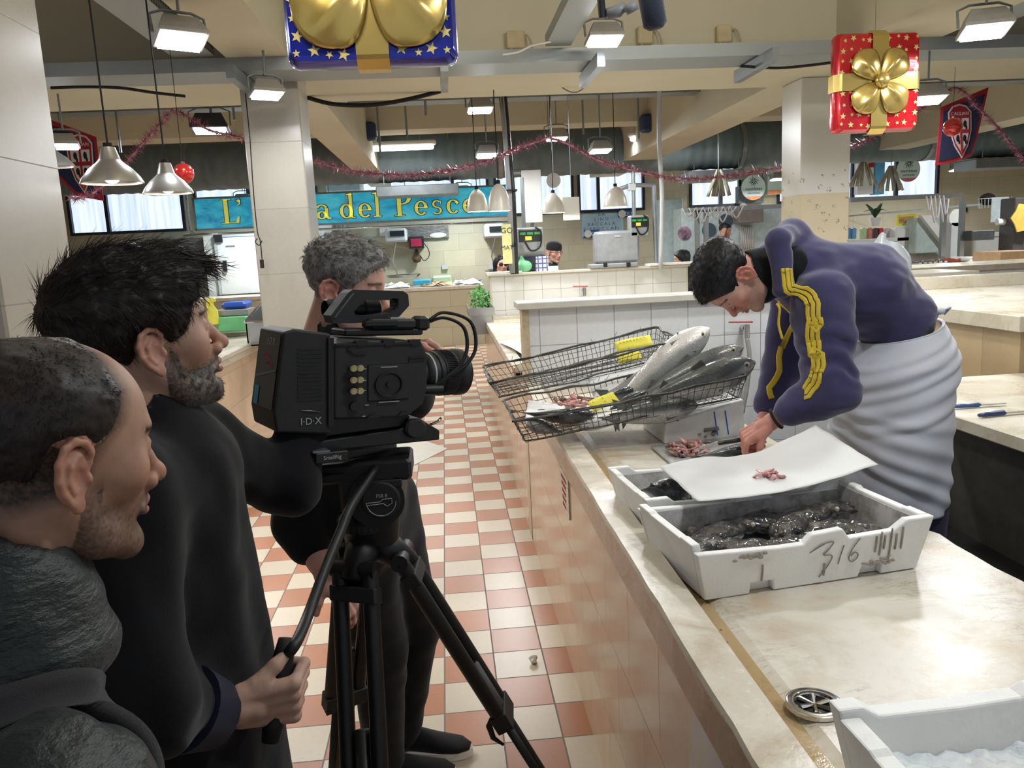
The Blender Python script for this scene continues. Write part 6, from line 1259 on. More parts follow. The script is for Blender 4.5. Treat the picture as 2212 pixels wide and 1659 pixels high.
ends = [leg(-5, (.345, 1.80, .02), ''), leg(118, (-.42, 2.02, .02), ''), leg(248, (-.205, 1.18, .02), '')]
ctr = V((sum(e[1].x for e in ends) / 3, sum(e[1].y for e in ends) / 3, .26))
for md, lw_ in ends: M().tube([ctr, lw_], .008, 8).o('spreader_arm', m_cam2, T3, True)
# pan handle bar to the hand of the dark haired man
mm = M(); a0 = hp(812, 1012, 1.60); pts = [a0, hp(760, 1090, 1.50), hp(735, 1150, 1.45), hp(700, 1235, 1.38), hp(665, 1330, 1.30), V(grip[0]) + V((.02, 0, .02)), V(grip[0])]; mm.tube(smoothpath(pts, 6), .0095, 12); ph = mm.o('pan_handle', m_cam2, T3, True); M().tube([V(grip[0]) * 1.0 + (V(grip[0]) - V(grip[1])) * .3, V(grip[0]), V(grip[1]), V(grip[1]) + (V(grip[1]) - V(grip[0])) * .3], [.012, .0165, .0165, .013], 14).o('pan_grip', m_rubber, ph, True)
# ================================================================ decorations hanging from the ceiling
m_gold = simple('gold_foil', (204, 178, 104), .22, .75, var=.08, scale=4); m_foil_blue = simple('blue_foil', (24, 38, 150), .18, .45, var=.25, scale=7, coat=.6); m_foil_red = simple('red_foil', (190, 26, 36), .18, .4, var=.2, scale=7, coat=.6); m_star = simple('pale_gold_star', (216, 200, 128), .3, .35, var=.05)
def star(mm, c, r, ang, y):
    pts = [(c[0] + (r if k % 2 == 0 else r * .42) * math.cos(ang + k * PI / 5), c[1] + (r if k % 2 == 0 else r * .42) * math.sin(ang + k * PI / 5)) for k in range(10)]
    mm.prism(pts, y, y - .0015)
def gift(x0, y0, x1, y1, Y, mt, lab, seed, ystar, bowz):
    a, b = at(x0, y1, Y=Y), at(x1, y0, Y=Y); w, h = b.x - a.x, b.z - a.z; cx, cz = (a.x + b.x) / 2, (a.z + b.z) / 2; o = thing('gift_decoration', lab, 'decoration', (cx, Y, cz)); T = Matrix.Translation((cx, Y, cz)); r2 = random.Random(seed)
    def rr(s_, y, rad=.06): 
        W2, H2 = w / 2 * s_, h / 2 * s_; out = []
        for (qx, qz, a0) in ((1, 1, 0), (-1, 1, 90), (-1, -1, 180), (1, -1, 270)):
            for k in range(5): an = math.radians(a0 + 22.5 * k); out.append((qx * (W2 - rad * w) + rad * w * math.cos(an), y, qz * (H2 - rad * w) + rad * w * math.sin(an)))
        return out
    d = .06; mm = M(); mm.rings([rr(.90, -d), rr(.945, -d * .97), rr(.985, -d * .6), rr(1.0, -d * .35), rr(1.0, d * .35), rr(.985, d * .6), rr(.9, d)]); mm.cur = 1
    n = 9 if ystar else 11; nz = int(n * h / w)
    for i in range(n):
        for j in range(nz):
            x = (-.43 + .86 * i / (n - 1)) * w + r2.uniform(-.01, .01); z = (-.43 + .86 * j / (nz - 1)) * h + r2.uniform(-.01, .01)
            if abs(x) < w * .10 or (ystar and abs(z) < h * .08): continue
            star(mm, (x, z), w * (.038 if (i + j) % 2 else .024), r2.uniform(0, 1), -d - .001)
    mm.xf(T).o('foil_box', [mt, m_star], o, True, angle=35)
    mm = M(); bw = w * .095
    def band(vert):
        L = (h if vert else w) / 2; pr = [(-L - .012, d * .5), (-L - .012, -d * .5), (-L * .95, -d * 1.1), (-L * .9, -d * 1.22), (L * .9, -d * 1.22), (L * .95, -d * 1.1), (L + .012, -d * .5), (L + .012, d * .5)]
        for k in range(len(pr) - 1):
            (p0, y0_), (p1, y1_) = pr[k], pr[k + 1]
            q = [(-bw, y0_, p0), (bw, y0_, p0), (bw, y1_, p1), (-bw, y1_, p1)] if vert else [(p0, y0_, -bw), (p0, y0_, bw), (p1, y1_, bw), (p1, y1_, -bw)]
            mm.add(q, [(0, 1, 2, 3)])
    band(True)
    if ystar: band(False)
    mm.xf(T).o('gold_band', m_gold, o)
    for an in (48, 132, 228, 312):
        a_ = math.radians(an); L = w * (.43 if ystar else .56); ax, az = math.cos(a_), math.sin(a_)
        def loop(u, v, ax=ax, az=az, L=L):
            t = u; wd = .40 * L * (math.sin(PI * min(1, t * .66 + .03)) ** 1.1); s_ = (v - .5) * 2; rr_ = t * L * (1 - .16 * s_ * s_ * (t > .6) * (t - .6) * 2.5)
            y = -d * 1.15 - (.030 * math.sin(PI * t) + .012 * t) * (1 - .5 * s_ * s_) - .016 * math.exp(-((s_ - .15) / .22) ** 2) * math.sin(PI * t)
            return (rr_ * ax - s_ * wd * az, y, rr_ * az + s_ * wd * ax + bowz * h)
        M().grid(loop, 14, 12, .004).xf(T).o('bow_loop', m_gold, o, True)
    M().ball((0, -d * 1.2 - .03, bowz * h), (w * .085, .035, w * .085), 20, 12).xf(T).o('bow_knot', m_gold, o, True)
    M().cyl((0, 0, h / 2), (0, 0, 3.9 - cz), .0012, n=4).xf(T).o('thread', m_black, o); return o
gift(627, -230, 970, 152, 2.95, m_foil_blue, 'blue foil gift decoration with gold stars hanging at the top of the picture', 3, False, .08)
gift(1796, 70, 1980, 290, 5.0, m_foil_red, 'red foil gift decoration with a gold bow hanging before the right pillar', 8, True, .0)
t = NT('tinsel'); v = t.co(); t.setc(t.ramp(t.noise(v, 30, 3), [(.35, lin((128, 62, 84))), (.65, lin((204, 150, 168)))])); t.set(rough=.3, metal=.4); m_tin = t.m
def garland(pts, Y, lab, r=.075, n=None):
    P_ = smoothpath([at(x, y, Y=Y) for x, y in pts], 10); L = sum((P_[i + 1] - P_[i]).length for i in range(len(P_) - 1)); o = thing('tinsel_garland', lab, 'garland', tuple(P_[0])); M().tube(P_, .010, 6).o('core', m_tin, o)
    mm = M(); N = int(L * 620); r2 = random.Random(int(L * 10)); cum = [0]
    for i in range(len(P_) - 1): cum.append(cum[-1] + (P_[i + 1] - P_[i]).length)
    xs_ = [p.x for p in P_]; A_ = np.array([tuple(p) for p in P_])
    for _ in range(N):
        s_ = r2.uniform(0, L); p = V([np.interp(s_, cum, A_[:, k]) for k in range(3)]); d = V((r2.gauss(0, 1), r2.gauss(0, 1), r2.gauss(0, 1))).normalized() * r * r2.uniform(.6, 1.15); q = d.orthogonal().normalized() * .0035; mm.add([p + q, p - q, p + d], [(0, 1, 2)])
    fo = mm.o('fringe', m_tin, o); fo['kind'] = 'stuff'; [M().cyl(q, (q.x, q.y, 3.94), .002, n=4).o('thread', m_black, o) for q in (P_[0], P_[-1])]; return o
garland([(150, 428), (185, 425), (235, 390), (290, 330), (335, 280), (372, 240)], 7.4, 'pink tinsel garland rising from the left pennant to its peak')
garland([(372, 240), (395, 246), (450, 280), (520, 298), (590, 325), (690, 352), (765, 370), (850, 378), (940, 373), (1040, 352), (1120, 320), (1185, 297)], 7.4, 'pink tinsel garland sagging past the pillar and below the left tube lamp')
garland([(1185, 297), (1230, 312), (1290, 345), (1370, 368), (1440, 383), (1500, 386), (1590, 378), (1690, 362)], 7.4, 'pink tinsel garland from the hook above the paper sheet to the right pillar')
garland([(1836, 318), (1900, 290), (1960, 255), (2020, 215), (2066, 190), (2110, 230), (2160, 280), (2212, 345), (2260, 380)], 7.6, 'pink tinsel garland crossing in front of the right pennant')
def bauble(x, y, Y, r, lab):
    c = at(x, y, Y=Y); o = thing('bauble', lab, 'bauble', tuple(c)); M().ball(c, r, 24, 16).o('ball', simple('red_glass', (196, 40, 36), .2, .3, coat=.8), o, True); M().cyl(c + V((0, 0, r * .95)), c + V((0, 0, r * 1.15)), .012, n=10).o('cap', m_chrome, o); M().cyl(c + V((0, 0, r)), (c.x, c.y, 3.9), .002, n=4).o('thread', m_black, o)
bauble(397, 375, 4.9, .058, 'red bauble hanging behind the smaller brushed pendant lamp'); bauble(2058, 275, 6.6, .075, 'red bauble hanging in front of the right pennant')
# pennants with the four heads shield
m_pnavy = simple('navy_cloth', (36, 40, 72), .9, var=.08); m_pred = simple('red_cloth', (158, 34, 48), .9, var=.08); m_pwhite = simple('white_cloth', (206, 204, 204), .9, var=.04)
def pennant(poly, shield_c, sw, sh, skew, Y, lab):
    c = [at(x, y, Y=Y) for x, y in poly]; o = thing('pennant', lab, 'pennant', tuple(c[0])); cx = sum(p.x for p in c) / len(c); cz = sum(p.z for p in c) / len(c)
    M().prism([(p.x, p.z) for p in c], Y, Y + .004).o('border', m_pred, o); M().prism([(cx + (p.x - cx) * .86, cz + (p.z - cz) * .86) for p in c], Y - .004, Y - .0005).o('cloth', m_pnavy, o)
    s0 = at(*shield_c, Y=Y); k = Y / F_PX; sw *= k; sh *= k
    def S(x, z): return (s0.x + x * sw + z * sh * skew, s0.z + z * sh)
    outl = [(-.5, .36), (-.3, .48), (0, .52), (.3, .48), (.5, .36), (.47, .0), (.3, -.3), (0, -.55), (-.3, -.3), (-.47, 0)]
    M().prism([S(x * 1.16, z * 1.10) for x, z in outl], Y - .008, Y - .004).o('shield', m_pwhite, o); M().prism([S(x * 1.05, z * 1.03) for x, z in outl], Y - .010, Y - .008).o('shield', m_pred, o)
    M().prism([S(x, z) for x, z in ((-.43, .26), (.43, .26), (.40, -.02), (.26, -.28), (0, -.48), (-.26, -.28), (-.40, -.02))], Y - .012, Y - .010).o('shield', m_pwhite, o)
    M().prism([S(-.44, .02), S(.44, .02), S(.42, -.06), S(-.42, -.06)], Y - .014, Y - .012).o('cross', m_pred, o); M().prism([S(-.05, .26), S(.05, .26), S(.05, -.46), S(-.05, -.46)], Y - .0145, Y - .012).o('cross', m_pred, o)
    for x, z in ((-.22, .14), (.22, .14), (-.17, -.17), (.17, -.17)):
        p = S(x, z); q = S(x + .06, z - .08); M().ball((p[0], Y - .012, p[1]), (sw * .085, .003, sh * .075), 12, 8).o('head_emblem', m_black, o); M().ball((q[0], Y - .012, q[1]), (sw * .05, .003, sh * .05), 10, 6).o('head_emblem', m_black, o)
    txt('CAGLIARI', sw * .20, m_pwhite, 'lettering', o, (*[S(0, .36)[0]], Y - .0125, S(0, .36)[1]), (1, 0, 0), (0, 0, 1), .001); M().cyl(c[0], (c[0].x, Y, 3.9), .003, n=4).o('thread', m_black, o); return o
pennant([(100, 255), (208, 296), (224, 434), (166, 424), (112, 372)], (176, 352), 44, 98, .02, 8.4, 'navy and red pennant with a four heads shield beside the left pillar')
pennant([(2032, 232), (2136, 188), (2122, 250), (2110, 300), (2098, 336), (2060, 350), (2020, 358), (2026, 300)], (2074, 282), 46, 98, -.10, 8.4, 'navy and red pennant with a four heads shield at the right behind a bauble')
# ================================================================ blue shop sign, lettering in serif letters cut as thin solids
t = NT('sea_blue_panel'); v = t.co((1, 1, 1)); t.setc(t.ramp(t.noise(t.co((1.2, 1, 3)), 1.5, 5, .6, .5), [(.32, lin((24, 120, 176))), (.5, lin((50, 180, 214))), (.7, lin((90, 208, 226)))])); t.set(rough=.3); t.l(t.b.inputs['Base Color'].links[0].from_socket, t.b.inputs['Emission Color']); t.b.inputs['Emission Strength'].default_value = .45; m_sea = t.m  # small emission added to brighten the weakly lit panel
sa, sb, sc_ = at(424, 493, Y=14.2), at(1098, 470, Y=14.2), at(424, 433, Y=14.2)
SX0, SX1, SZ0, SZ1 = sa.x, sb.x, 2.245, 2.765; SG = thing('shop_sign', 'long sea blue fish stall sign with yellow serif lettering', 'sign', ((SX0 + SX1) / 2, 14.2, SZ0))
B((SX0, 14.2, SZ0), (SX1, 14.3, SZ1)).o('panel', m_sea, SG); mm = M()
for z in (SZ0, SZ1): mm.box((SX0 - .02, 14.18, z - .015), (SX1 + .02, 14.31, z + .015))
for x in (SX0, SX1): mm.box((x - .015, 14.18, SZ0), (x + .015, 14.31, SZ1))
mm.o('frame', m_galv, SG); mm = M(); mm.box((-1.62, 14.192, SZ0), (-1.60, 14.2, SZ1)); mm.o('panel_joint', m_white, SG)
mm = M(); mm.tube(smoothpath([(SX0 - .12, 14.25, 3.0), (SX0 - .12, 14.25, 2.35), (SX0 - .05, 14.25, 2.19), (SX0 + .2, 14.25, 2.17), (SX1, 14.25, 2.15)], 4), .02, 8); mm.o('rail', m_chrome, SG, True)
for x in (-3.3, -1.9, -.6, .7): M().cyl((x, 14.25, SZ1), (x, 14.25, 3.95), .006, n=5).o('chain', m_galv, SG)
m_let = simple('yellow_lettering', (228, 226, 92), .5, var=.02); m_let.node_tree.nodes['Principled BSDF'].inputs['Emission Color'].default_value = lin((232, 230, 110)) + (1,); m_let.node_tree.nodes['Principled BSDF'].inputs['Emission Strength'].default_value = .4; m_outl = simple('navy_outline', (40, 60, 130), .5, var=.05)  # letters given a slight glow as well, to look brighter
def ring_l(cx, cz, rx, rz, tx, tz, a0=0, a1=360, n=26):
    o_ = []; i_ = []
    for k in range(n + 1):
        a = math.radians(a0 + (a1 - a0) * k / n); o_.append((cx + rx * math.cos(a), cz + rz * math.sin(a))); i_.append((cx + (rx - tx) * math.cos(a), cz + (rz - tz) * math.sin(a)))
    return [[o_[k], o_[k + 1], i_[k + 1], i_[k]] for k in range(n)]
def rc(x0, z0, x1, z1): return [[(x0, z0), (x1, z0), (x1, z1), (x0, z1)]]
def serif(x, z, w=.16, t_=.03): return rc(x - w / 2, z, x + w / 2, z + t_)
XS = 1.28
G_ = {   # glyph pieces in units of cap height 1
 'L': rc(.14, 0, .27, 1) + serif(.205, .97, .36) + rc(.02, 0, .60, .04) + [[(.50, .04), (.60, .04), (.63, .28), (.59, .28)]], "'": ring_l(.08, .92, .06, .06, .059, .059) + [[(.10, .90), (.14, .92), (.12, .78), (.02, .70), (.04, .74), (.09, .80)]],
 'a': rc(.30, .08, .41, .46) + ring_l(.20, .45, .19, .17, .09, .05, 10, 170) + ring_l(.19, .17, .18, .17, .11, .05) + [[(.30, .10), (.41, .10), (.50, .03), (.50, .0), (.38, .0)]],
 'd': rc(.33, .02, .44, 1.0) + [[(.24, 1.0), (.44, 1.05), (.44, .96), (.24, .96)]] + ring_l(.23, .29, .22, .30, .11, .05) + rc(.40, 0, .52, .04), 'e': ring_l(.23, .29, .22, .30, .11, .05, 0, 318) + rc(.06, .29, .45, .335), 'l': rc(.08, .02, .19, 1.0) + [[(-.01, 1.0), (.19, 1.05), (.19, .96), (-.01, .96)]] + serif(.135, 0, .27, .04),
 'P': rc(.12, 0, .26, 1) + serif(.19, 0, .34) + serif(.16, .97, .28) + ring_l(.26, .735, .34, .265, .14, .045, -90, 90), 's': ring_l(.17, .43, .15, .16, .07, .05, 40, 265) + ring_l(.17, .15, .16, .16, .07, .05, -145, 95) + rc(.28, .42, .31, .56), 'c': ring_l(.23, .29, .22, .30, .11, .05, 38, 322) + ring_l(.37, .45, .055, .055, .054, .054)}
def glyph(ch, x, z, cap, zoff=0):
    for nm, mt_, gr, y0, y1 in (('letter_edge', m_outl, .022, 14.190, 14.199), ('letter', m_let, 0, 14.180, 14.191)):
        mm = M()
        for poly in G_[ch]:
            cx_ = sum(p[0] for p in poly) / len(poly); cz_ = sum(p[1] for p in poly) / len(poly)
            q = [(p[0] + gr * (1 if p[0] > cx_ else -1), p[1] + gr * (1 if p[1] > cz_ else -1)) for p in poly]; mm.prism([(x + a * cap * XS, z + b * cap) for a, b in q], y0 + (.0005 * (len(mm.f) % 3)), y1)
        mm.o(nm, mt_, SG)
capH = .40
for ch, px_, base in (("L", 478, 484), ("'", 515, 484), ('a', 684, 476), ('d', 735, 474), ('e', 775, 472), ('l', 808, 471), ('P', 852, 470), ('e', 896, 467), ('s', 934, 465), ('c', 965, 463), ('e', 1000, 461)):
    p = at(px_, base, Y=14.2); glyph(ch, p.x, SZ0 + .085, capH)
lg = txt('cucina del mare', .10, m_white, 'lettering', SG, (1.0, 14.19, 2.31), (1, 0, 0), (0, 0, 1), .002, shear=.3) if False else None
# ================================================================ generic pieces placed at true distances
def pb(name, lab, cat, x0, y0, x1, y1, Y, dp, mt, bev=.004, grp=None, parent=None):
    if Y >= 15 and parent is None: dp = 15.995 - Y
    a, b = at(x0, y1, Y=Y), at(x1, y0, Y=Y); mm = M().box((a.x, Y, a.z), (b.x, Y + dp, b.z), bev); o = mm.o(name, mt, parent)
    if parent is None: tag(o, lab, cat, grp)
    return o
m_wblue = simple('pale_blue_print', (176, 206, 226), .6, var=.1, scale=5); m_navyp = simple('navy_print', (30, 84, 150), .5, var=.05); m_grey = simple('mid_grey_plastic', (140, 142, 144), .45, var=.06); m_lgrey = simple('light_grey_plastic', (184, 186, 186), .45, var=.05); m_brownw = simple('brown_wood', (96, 72, 52), .6, var=.2)
def hung(n, lab, cat, x0, y0, x1, y1, Y, mt):
    o = pb(n, lab, cat, x0, y0, x1, y1, Y, .003, mt, 0); a = at((x0 + x1) / 2, y0, Y=Y); M().cyl((a.x, Y, a.z), (a.x, Y, 3.95), .003, n=4).o('thread', m_galv, o); return o
# black pole with cables
o = thing('cable_pole', 'black pole bundled with grey cables rising from the farther tiled wall', 'pole', tuple(at(1112, 590, Y=8.9)))
mm = M(); mm.tube([at(1112, 592, Y=8.85), at(1105, 420, Y=8.85), at(1092, 260, Y=8.85), at(1080, 150, Y=8.85), at(1072, 125, Y=8.85)], [.045, .045, .04, .05, .03], 10); mm.o('pole', m_dark, o, True)
mm = M(); [mm.tube([at(1104 + k * 3, 590, Y=8.78), at(1097 + k * 3, 420, Y=8.78), at(1086 + k * 2.4, 260, Y=8.78), at(1078 + k, 150, Y=8.78)], .014, 6) for k in range(3)]; mm.o('cable_bundle', m_grey, o, True)
for y in (412, 532): c = at(1104, y, Y=8.83); M().box((c.x - .06, 8.74, c.z - .008), (c.x + .06, 8.92, c.z + .008)).o('clamp', m_black, o)
mm = M(); mm.tube([at(1062, -10, Y=8.7), at(1074, 60, Y=8.7), at(1072, 130, Y=8.7)], .010, 5); mm.tube([at(1074, -10, Y=8.7), at(1076, 130, Y=8.7)], .008, 5); mm.o('supply_wires', m_black, o)
mm = M(); mm.tube(smoothpath([at(1427, 582, Y=8.9), at(1430, 430, Y=8.9), at(1424, 300, Y=8.9), at(1424, 160, Y=8.9), at(1416, 140, Y=8.9), at(1360, 126, Y=8.9), at(1240, 128, Y=8.9), at(1214, 125, Y=8.9), at(1228, 104, Y=8.9)], 4), .025, 8); tag(mm.o('conduit', m_lgrey, smooth=True), 'pale grey conduit pipe bending down to the scale corner of the booth wall', 'pipe')
def swag(lab, pts, Y, r, mt, grp=None): mm = M(); hose(mm, [at(x, y, Y=Y) for x, y in pts], r, 5); return tag(mm.o('cable', mt, smooth=True), lab, 'cable', grp)
swag('thick black cable sagging from the pillar up to the black pole', [(660, 210), (720, 225), (800, 227), (880, 215), (980, 190), (1080, 165), (1160, 158)], 6.9, .018, m_black)
swag('black cable sagging along the tray behind the red gift decoration', [(1600, 143), (1680, 147), (1760, 140), (1830, 130)], 5.6, .010, m_black)
swag('black cable draped under the tray at left', [(110, 190), (180, 188), (260, 190), (330, 200), (400, 208)], 5.6, .010, m_black)
swag('thin pale wire looping below the tray beside the conduit', [(1190, 160), (1215, 190), (1250, 198), (1290, 155)], 6.9, .006, m_grey); swag('short loop of pale wire left of the sloping tray', [(1170, 158), (1168, 178), (1180, 185), (1196, 172), (1195, 160)], 6.9, .006, m_grey)
swag('white cable lying along the tray edge left of the sloping tray', [(1085, 118), (1120, 112), (1150, 98), (1190, 90)], 5.3, .007, m_white)
# things on the farther tiled wall
def scale_(lab, x0, y0, x1, y1, Y):
    a, b = at(x0, y1, Y=Y), at(x1, y0, Y=Y); o = thing('hanging_scale', lab, 'scale', ((a.x + b.x) / 2, Y, a.z)); h = b.z - a.z; w = b.x - a.x
    B((a.x, Y, a.z), (b.x, Y + .16, b.z), .015).o('case', m_grey, o); B((a.x + w * .06, Y - .006, a.z + h * .45), (b.x - w * .08, Y, b.z - h * .10)).o('display_panel', m_dark, o)
    for k in range(3): B((a.x + w * (.10 + .28 * k), Y - .010, b.z - h * .28), (a.x + w * (.32 + .28 * k), Y - .006, b.z - h * .18)).o('display', simple('green_display', (60, 150, 70), .3), o)
    B((a.x + w * .3, Y - .010, a.z + h * .50), (a.x + w * .55, Y - .006, a.z + h * .66)).o('sticker', m_yellow, o); mm = M(); hose(mm, [(b.x - w * .3, Y - .01, b.z), (b.x - w * .1, Y - .03, b.z - h * .2), (b.x - w * .15, Y - .03, a.z + h * .25), (b.x - w * .5, Y - .03, a.z + h * .1), (a.x + w * .25, Y - .03, a.z + h * .5)], .010); mm.o('cord', m_rubber, o, True)
    M().cyl(((a.x + b.x) / 2 - w * .2, Y + .08, b.z), ((a.x + b.x) / 2 - w * .2, Y + .08, b.z + .55), .022, n=8).o('post', m_galv, o); return o
scale_('grey scale with green displays beside the black pole on the booth wall', 1119, 490, 1173, 548, 9.02); scale_('grey scale with green displays on a bracket right of the paper sheet', 1362, 464, 1402, 512, 8.98)
pb('equipment_cover', 'dark grey draped cover behind the green bag', 'cover', 1122, 548, 1178, 589, 9.3, .15, simple('dark_cover', (54, 58, 68), .6), .02)
o = thing('scale_case', 'silver grey square weighing case on a grey stand on the booth wall', 'case', tuple(at(1333, 588, Y=8.98)))
a, b = at(1286, 571, Y=8.98), at(1382, 496, Y=8.98); B((a.x, 8.98, a.z), (b.x, 9.13, b.z), .03).o('case', simple('silver_case', (160, 162, 164), .35, .4), o); a, b = at(1277, 581, Y=8.90), at(1380, 566, Y=8.90); B((a.x, 8.92, a.z), (b.x, 9.16, b.z), .012).o('stand', m_grey, o)
for px_ in (1308, 1358): c = at(px_, 571, Y=8.9); B((c.x - .02, 8.89, c.z - .03), (c.x + .02, 8.93, c.z + .02)).o('hinge', m_black, o)
c = at(1334, 510, Y=8.97); B((c.x - .03, 8.972, c.z - .005), (c.x + .03, 8.98, c.z + .005)).o('badge', m_white, o)
t = NT('thin_green_bag'); t.setc(lin((128, 200, 150))); t.set(rough=.35, alpha=.9); m_gbag = t.m
c = at(1133, 587, Y=9.05); f_ = lambda P: smin(sd_ell(P, (c.x, 9.05, c.z + .06), (.085, .05, .07)), sd_cone(P, (c.x - .02, 9.05, c.z + .08), (c.x - .03, 9.05, c.z + .17), .035, .018), .03) + .008 * vnoise(P, 22, 1)
tag(surf('plastic_bag', f_, (c.x - .15, 8.9, c.z - .03), (c.x + .15, 9.2, c.z + .25), .009, m_gbag), 'tied green plastic bag standing on the booth wall', 'bag')
pb('paper_pack', 'printed white and blue paper roll pack on the booth wall', 'pack', 1159, 553, 1184, 589, 9.03, .08, stone('printed_pack', 'xz', (.05, .05), (0, 0), (210, 210, 216), (84, 92, 150), .1, .4, .012)); pb('magazine', 'folded magazine leaning beside the roll pack', 'magazine', 1184, 574, 1206, 590, 9.02, .04, m_paper)
mm = M().box((.46, 8.97, 1.414), (.86, 9.14, 1.43)); tag(mm.o('paper_stack', m_paper), 'open papers lying on the left end of the booth wall', 'paper'); mm = M().box((2.30, 8.92, 1.414), (2.95, 9.16, 1.435)); tag(mm.o('paper_stack', m_paper), 'papers lying on the right end of the booth wall', 'paper')
p = at(1096, 525, Y=8.7); q = tag(B((p.x - .055, 8.70, p.z - .22), (p.x + .045, 8.704, p.z + .20)).o('cardboard_sign', simple('pale_yellow_card', (214, 212, 150), .8)), 'narrow yellow card lettered GO MAT hung on the black pole', 'sign')
txt('GO', .085, m_ink, 'lettering', q, (p.x, 8.698, p.z + .13), (1, 0, 0), (0, 0, 1)); txt('MAT', .065, m_ink, 'lettering', q, (p.x - .005, 8.698, p.z - .05), (1, 0, 0), (0, 0, 1))
pb('paper_sheet', 'blank white sheet hanging beside the white pendant lamp', 'paper', 1217, 425, 1251, 476, 8.0, .003, m_paper, 0, None, None) if False else hung('paper_sheet', 'blank white sheet hanging beside the white pendant lamp', 'paper', 1217, 425, 1251, 476, 8.0, m_paper); pb('paper_roll_sheet', 'long white hanging cloth beside the black pole', 'cloth', 1131, 366, 1168, 482, 9.45, .02, m_white, .005)
mm = M(); a, b = at(1150, 548, Y=9.5), at(1150, 370, Y=9.5); mm.tube([a, b], .022, 8); mm.tube([at(1105, 372, Y=9.5), at(1160, 372, Y=9.5)], .03, 8); tag(mm.o('scale_stand', m_galv), 'steel post and arm beside the long white cloth', 'stand')
o = thing('metal_disc', 'round pale metal disc hanging above a white pendant lamp', 'disc', tuple(at(1195, 390, Y=7.9))); c = at(1195, 390, Y=7.9); M().cyl((c.x, 7.88, c.z), (c.x, 7.9, c.z), .07, n=28).o('disc', m_lgrey, o); M().cyl(c, (c.x, 7.9, 3.9), .006, n=4).o('wire', m_galv, o)
mm = M(); z_ = at(1300, 395, Y=9.5); mm.tube([at(1335, 410, Y=9.06), at(1362, 400, Y=9.06), at(1415, 400, Y=9.06)], .025, 8); mm.tube([at(1368, 402, Y=9.06), at(1370, 470, Y=9.06)], .02, 8); mm.tube([at(1412, 400, Y=9.06), at(1418, 578, Y=9.06)], .025, 8); tag(mm.o('scale_bracket', m_galv), 'bent steel bracket holding the right scale', 'bracket'); pb('bracket_box', 'small grey box on the steel bracket', 'box', 1358, 396, 1374, 412, 9.03, .06, m_lgrey)
# wall posters behind the booth
o = pb('baccala_poster', 'pale blue poster spelling BACCALA behind the booth', 'poster', 1259, 459, 1346, 512, 15.9, .01, m_wblue, 0)
for i, ln in enumerate(('B A', 'L I N O', 'B A C C A L A', 'E - S T O C C A F I')): txt(ln, .09, simple('blue_letter', (104, 134, 166), .6), 'lettering', o, at(1299, 463 + 10.5 * i, Y=15.895), (1, 0, 0), (0, 0, 1), .001)
for x0, y0, x1, y1, tx, l in ((1262, 496, 1294, 514, 1287, 'blue QUI sign at the lower left of the poster'), (1336, 454, 1367, 470, 1358, 'blue QUI sign at the upper right of the poster')):
    q = pb('shop_sign', l, 'sign', x0, y0, x1, y1, 15.87, .01, m_navyp, 0); txt('QUI', .10, m_white, 'lettering', q, at(tx, (y0 + y1) / 2, Y=15.865), (1, 0, 0), (0, 0, 1), .001); c = at(x0 + 8, (y0 + y1) / 2, Y=15.86); M().cyl((c.x, 15.855, c.z), (c.x, 15.865, c.z), .075, n=24).o('logo_disc', m_white, q)
def round_sign(x, y, r, Y, col, lab):
    c = at(x, y, Y=Y); o = thing('round_sign', lab, 'sign', tuple(c)); M().cyl((c.x, Y, c.z), (c.x, Y + .02, c.z), r, n=48).o('disc', simple('sign_pale_green', (206, 222, 216), .5, var=.02), o); M().cyl((c.x, Y + .01, c.z + r), (c.x, Y + .01, 3.95), .006, n=4).o('wire', m_galv, o)
    seg = [(c.x + r * .99 * math.cos(a), c.z + r * .99 * math.sin(a)) for a in [math.radians(225 + 90 * k / 12) for k in range(13)]]; M().prism(seg, Y - .004, Y).o('coloured_base', col, o); gx = simple('dark_teal_print', (50, 74, 74), .5, var=.03)
    for k in range(8):
        a = k * PI / 4 + .2; d = V((math.cos(a), 0, math.sin(a))); s_ = V((-math.sin(a), 0, math.cos(a))); q0 = V((c.x, Y - .004, c.z + r * .48)); mm = M(); pts = [q0 + d * r * .08, q0 + d * r * .22 + s_ * r * .08, q0 + d * r * .40, q0 + d * r * .22 - s_ * r * .08, q0 + d * r * .08]; mm.tube(pts, r * .018, 4); mm.o('petal', gx, o)
    txt('nieddittas', r * .36, gx, 'lettering', o, (c.x, Y - .003, c.z - r * .12), (1, 0, 0), (0, 0, 1), .001); txt('SARDEGNA', r * .20, gx, 'lettering', o, (c.x, Y - .003, c.z - r * .46), (1, 0, 0), (0, 0, 1), .001); return o
round_sign(1628, 405, .24, 15.6, simple('orange_print', (232, 140, 80), .5), 'round pale sign with flower logo and orange base, left of the right pillar'); round_sign(1963, 366, .24, 15.6, simple('pink_print_base', (214, 110, 116), .5), 'round pale sign with flower logo and pink base, right of the right pillar')
q = pb('hanging_banner', 'pale banner with orange stripe half hidden by the right pillar', 'banner', 1658, 350, 1690, 420, 15.7, .01, simple('sign_pale_green', (206, 222, 216), .5), 0); pb('stripe', '', '', 1658, 411, 1690, 419, 15.69, .008, simple('orange_print', (232, 140, 80), .5), 0, None, q); txt('nieddittas', .08, m_ink, 'lettering', q, at(1675, 378, Y=15.69), (1, 0, 0), (0, 0, 1), .001)
q = pb('window_poster', 'tall pale poster with red corner hung in the right window', 'poster', 1852, 344, 1888, 420, 15.8, .01, m_paper, 0); pb('red_patch', '', '', 1876, 345, 1888, 362, 15.79, .006, m_red, 0, None, q); q = pb('window_poster', 'tall blue sea poster hung in the right window', 'poster', 1889, 344, 1912, 420, 15.8, .01, simple('sea_print', (96, 164, 214), .6, var=.3, scale=3), 0)
